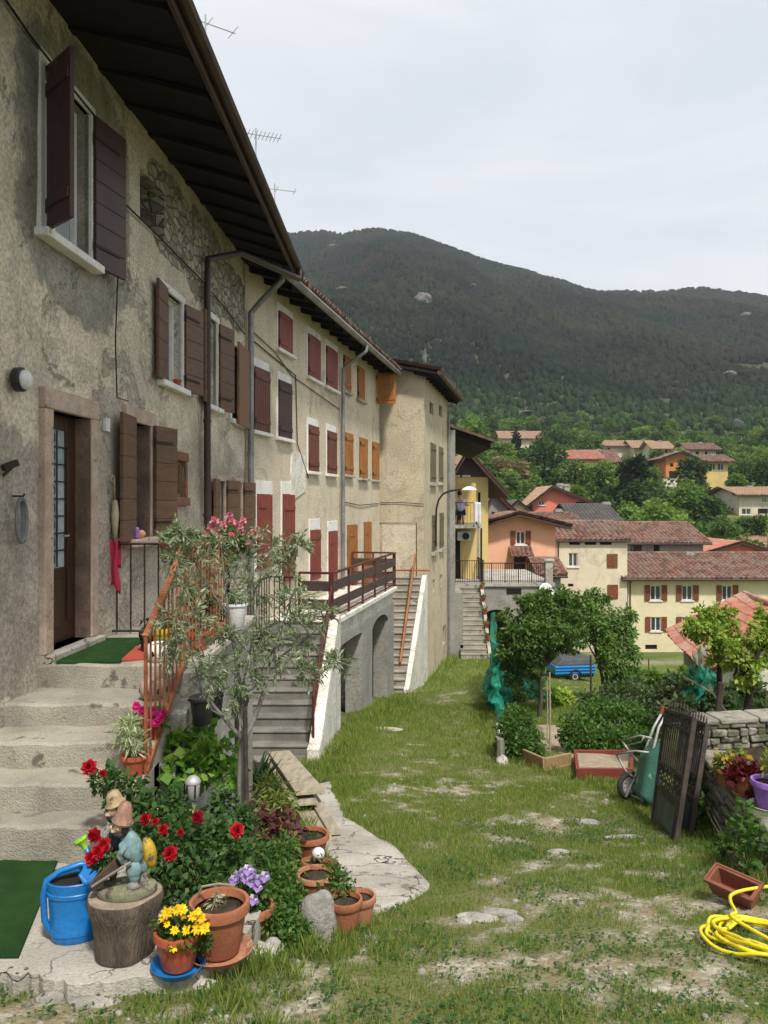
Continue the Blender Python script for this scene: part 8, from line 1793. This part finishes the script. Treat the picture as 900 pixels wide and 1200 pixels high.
# ------------------------------------------------------------------ undergrowth on the slopes behind the village
rng = np.random.default_rng(8); n = 5200
Y = rng.uniform(92, 318, n); px = rng.uniform(535, 960, n); X = (px - CX) / F * Y; Z = g(X, Y)
ok = np.ones(n, bool)
for lb, x0, x1, Yh, ye, yb, dp, wl_, tl, rf, yr, wn in HILL: ok &= ~((px > x0 - 5) & (px < x1 + 5) & (Y > Yh - 26) & (Y < Yh + dp + 2))
ok &= fbm(X * .03, Y * .03, 77, 3) > .33
X, Y, Z = X[ok], Y[ok], Z[ok]; n = len(X); per = 26; r = rng.uniform(1.0, 2.6, n)
d = unit(rng.normal(size=(n * per, 3))); d[:, 2] = np.abs(d[:, 2]); C = np.repeat(np.stack([X, Y, Z], 1), per, 0); rr_ = np.repeat(r, per)[:, None]
v, f = leaves(C + d * rr_ * [1.2, 1.2, 1.0] * rng.uniform(.6, 1, (n * per, 1)), d + rng.normal(size=(n * per, 3)) * .7, rng.uniform(.5, 1.2, n * per), .7, rng, .3)
npmesh('undergrowth', v, f, L['treeB']); tag(bpy.data.objects['undergrowth'], 'green scrub and bushes covering the slope between the hillside houses', 'undergrowth', kind='stuff')

# ------------------------------------------------------------------ grass
rng = np.random.default_rng(12)
W1n = lambda X, Y: X > np.interp(Y, [0, 14.6, 26.4, 34], [-3.2, -2.5, -.1, 1.4]) 
def grass_pts(n, x0, x1, y0, y1, pw=1.0):
    Y = y0 + (y1 - y0) * rng.random(n) ** pw; X = rng.uniform(x0, x1, n); return X, Y
def visible(X, Y): px = CX + F * X / Y; return (px > -40) & (px < 950)
NOGO = [[(p.x, p.y) for p in RAMP], PAD, [(-5, 5), (-1.6, 5), (-1.6, 9.8), (-5, 9.8)], [(-3.2, 12.5), (-1.0, 12.5), (-.95, 16), (-.3, 22.5), (0.9, 22.5), (1.5, 26.3), (1.33, 26.4), (2.6, 32.5), (-4, 33)], SAND, [(3.1, 5.2), (3.9, 9), (9, 10.2), (9, 4)], [(3.18, 32.5), (4.45, 32.5), (4.45, 40), (3, 40)], [(q_.x, q_.y) for q_ in (gpt(675, 915), gpt(742, 915), gpt(742, 891), gpt(672, 891))]]
def blades(X, Y, h, w, name, label, bend=.5, up=0):
    keep = visible(X, Y)
    for po in NOGO: keep &= ~inpoly(X, Y, po)
    bb = bareness(X, Y); keep &= rng.random(len(X)) > np.clip(bb * .93, 0, .93); keep &= W1n(X, Y)
    X, Y = X[keep], Y[keep]; n = len(X); Z = g(X, Y) - .01
    edge = np.exp(-((X - np.interp(Y, [3, 5, 9, 12.5, 16, 22, 26, 32], [-.9, -.5, -.8, -.95, -.35, .9, 1.5, 2.6])) / .45) ** 2)          # longer along the walls
    edge = edge + .8 * np.exp(-((X - np.interp(Y, [5, 8, 10, 13, 17, 29], [3.0, 3.2, 3.4, 1.85, 2.2, 3.8])) / .25) ** 2)
    hh = (h(X, Y) if callable(h) else h) * rng.uniform(.45, 1.25, n) * (1 + 1.5 * edge * (.5 + vnoise(X * 3, Y * 3, 6))) * (.65 + .8 * fbm(X * 1.3, Y * 1.3, 19, 3)); ww = w * np.maximum(1, Y / 7) * rng.uniform(.7, 1.3, n); hh = hh * (1 - .5 * np.clip(bareness(X, Y), 0, 1))
    a = rng.uniform(0, 6.283, n); dx, dy = np.cos(a), np.sin(a); lean = rng.uniform(.1, bend, n) * hh; b = rng.uniform(0, 6.283, n); lx, ly = np.cos(b) * lean, np.sin(b) * lean
    P0 = np.stack([X - dx * ww / 2, Y - dy * ww / 2, Z], 1); P1 = np.stack([X + dx * ww / 2, Y + dy * ww / 2, Z], 1); P2 = np.stack([X + dx * ww * .3 + lx * .45, Y + dy * ww * .3 + ly * .45, Z + hh * .6], 1); P3 = np.stack([X - dx * ww * .1 + lx, Y - dy * ww * .1 + ly, Z + hh], 1)
    V = np.stack([P0, P1, P2, P3], 1).reshape(-1, 3); o = npmesh(name, V, np.arange(4 * n).reshape(-1, 4), L['grass']); tag(o, label, 'grass', kind='stuff')
Xa, Ya = grass_pts(230000, -3.0, 4.2, 3.0, 11, 1.1); Xb, Yb = grass_pts(120000, -2.5, 6.5, 10, 20, 1.0); Xc, Yc = grass_pts(90000, -1.0, 22, 19, 45, 1.0)
blades(np.concatenate([Xa, Xb, Xc]), np.concatenate([Ya, Yb, Yc]), lambda X, Y: .050 + .02 * sstep(9, 16, Y) + .06 * sstep(22, 35, Y), .0052, 'grass', 'short uneven green grass on the sloping path and lawn')
n = 26000; X, Y = grass_pts(n, -2.6, 3.4, 3.1, 9); keep = visible(X, Y) & (fbm(X * 1.7, Y * 1.7, 55, 3) > .48)
for po in NOGO: keep &= ~inpoly(X, Y, po)
keep &= (bareness(X, Y) < .8); X, Y = X[keep], Y[keep]; n = len(X); a = rng.uniform(0, 6.28, n)
v, f = leaves(np.stack([X, Y, g(X, Y) + rng.uniform(.0, .035, n)], 1), np.stack([np.cos(a), np.sin(a), rng.uniform(.1, .9, n)], 1), rng.uniform(.015, .032, n), .8, rng, .2, 3); npmesh('clover', v, f, L['clover']); tag(bpy.data.objects['clover'], 'low clover and weeds between the grass near the camera', 'ground cover', kind='stuff')
n = 9000; X, Y = grass_pts(n, -2.2, 3.6, 3.1, 11); keep = (bareness(X, Y) > .22) & visible(X, Y)
for po in NOGO: keep &= ~inpoly(X, Y, po)
X, Y = X[keep], Y[keep]; n = len(X); k = 6; s = rng.uniform(.005, .016, n) * rng.choice([1, 1, 1, 1, 1, 2.2], n); ph = rng.uniform(0, 6, n); ring = np.arange(k) * 2 * math.pi / k
Vp = np.zeros((n, 3, k, 3)); 
for i, (rr_, zz) in enumerate([(1.0, -.2), (.9, .35), (.35, .62)]):
    q_ = s[:, None] * rr_ * rng.uniform(.75, 1.25, (n, k)); Vp[:, i, :, 0] = X[:, None] + q_ * np.cos(ring[None] + ph[:, None]); Vp[:, i, :, 1] = Y[:, None] + q_ * np.sin(ring[None] + ph[:, None]) * .8; Vp[:, i, :, 2] = (g(X, Y) + .0)[:, None] + s[:, None] * zz
qd = np.array([[[i * k + j, i * k + (j + 1) % k, (i + 1) * k + (j + 1) % k, (i + 1) * k + j] for j in range(k)] for i in range(2)]).reshape(1, -1, 4); top = np.array([[2 * k, 2 * k + 1, 2 * k + 2, 2 * k + 3], [2 * k, 2 * k + 3, 2 * k + 4, 2 * k + 5]])[None]
Fp = np.concatenate([qd, top], 1); npmesh('pebbles', Vp.reshape(-1, 3), ((np.arange(n) * 3 * k)[:, None, None] + Fp).reshape(-1, 4), M['rock_var']); tag(bpy.data.objects['pebbles'], 'pale pebbles strewn over the worn bare patches of the path', 'pebbles', kind='stuff')
# ------------------------------------------------------------------ the hazy air of the valley
hm = bpy.data.materials.new('haze_air'); hm.use_nodes = True; nt = hm.node_tree; nt.nodes.remove(nt.nodes['Principled BSDF'])
pv = N(nt, 'ShaderNodeVolumePrincipled'); pv.inputs['Color'].default_value = (.86, .91, .96, 1); pv.inputs['Density'].default_value = .00021; pv.inputs['Anisotropy'].default_value = .2
nt.links.new(pv.outputs[0], nt.nodes['Material Output'].inputs['Volume'])
mb = MB(); mb.box(-970, 1570, -24, 1470, -19, 460); tag(build('haze', mb, hm), 'pale haze hanging in the valley air before the mountain', 'haze', kind='stuff')
# ------------------------------------------------------------------ camera, sky, sun
cam = bpy.data.cameras.new('camera'); co = bpy.data.objects.new('camera', cam); COL.objects.link(co)
co.location = (0, 0, 0); co.rotation_euler = (R(90), 0, 0); cam.sensor_width = 36; cam.sensor_fit = 'AUTO'; cam.lens = 28; cam.shift_y = -10 / 1200
cam.clip_start = .05; cam.clip_end = 6000; sc.camera = co
SUN = Vector((.24, -.62, 1.0)).normalized()
el = math.asin(SUN.z); az = math.atan2(SUN.x, SUN.y)
w = bpy.data.worlds.new('World'); sc.world = w; w.use_nodes = True; nt = w.node_tree; bg = nt.nodes['Background']
sk = N(nt, 'ShaderNodeTexSky'); sk.sky_type = 'NISHITA'; sk.sun_disc = False; sk.sun_elevation = el; sk.sun_rotation = az; sk.air_density = 1; sk.dust_density = 3; sk.ozone_density = 1
tc = N(nt, 'ShaderNodeTexCoord')
mp = N(nt, 'ShaderNodeVectorMath', operation='MULTIPLY'); nt.links.new(tc.outputs['Generated'], mp.inputs[0]); mp.inputs[1].default_value = (1.2, 1.2, 3.5)
cl = noi(nt, mp.outputs[0], 1.5, 5, .55, .6)
cloud = mixc(nt, ramp(nt, cl, .3, .7), (6.2, 6.65, 7.2), (8.0, 8.15, 8.3))
c = mixc(nt, .86, sk.outputs[0], cloud)
nt.links.new(c, bg.inputs['Color']); bg.inputs['Strength'].default_value = .085
sl = bpy.data.lights.new('sun', 'SUN'); sl.energy = 2.8; sl.angle = R(6); sl.color = (1, .95, .87)
so = bpy.data.objects.new('sun', sl); COL.objects.link(so); so.rotation_euler = SUN.to_track_quat('Z', 'Y').to_euler(); so.location = (0, 0, 30)
sc.view_settings.view_transform = 'Standard'; sc.view_settings.look = 'None'; sc.view_settings.gamma = 1; sc.view_settings.exposure = .62; sc.view_settings.use_curve_mapping = False
sc.cycles.use_denoising = True; sc.cycles.max_bounces = 6; sc.cycles.transparent_max_bounces = 8
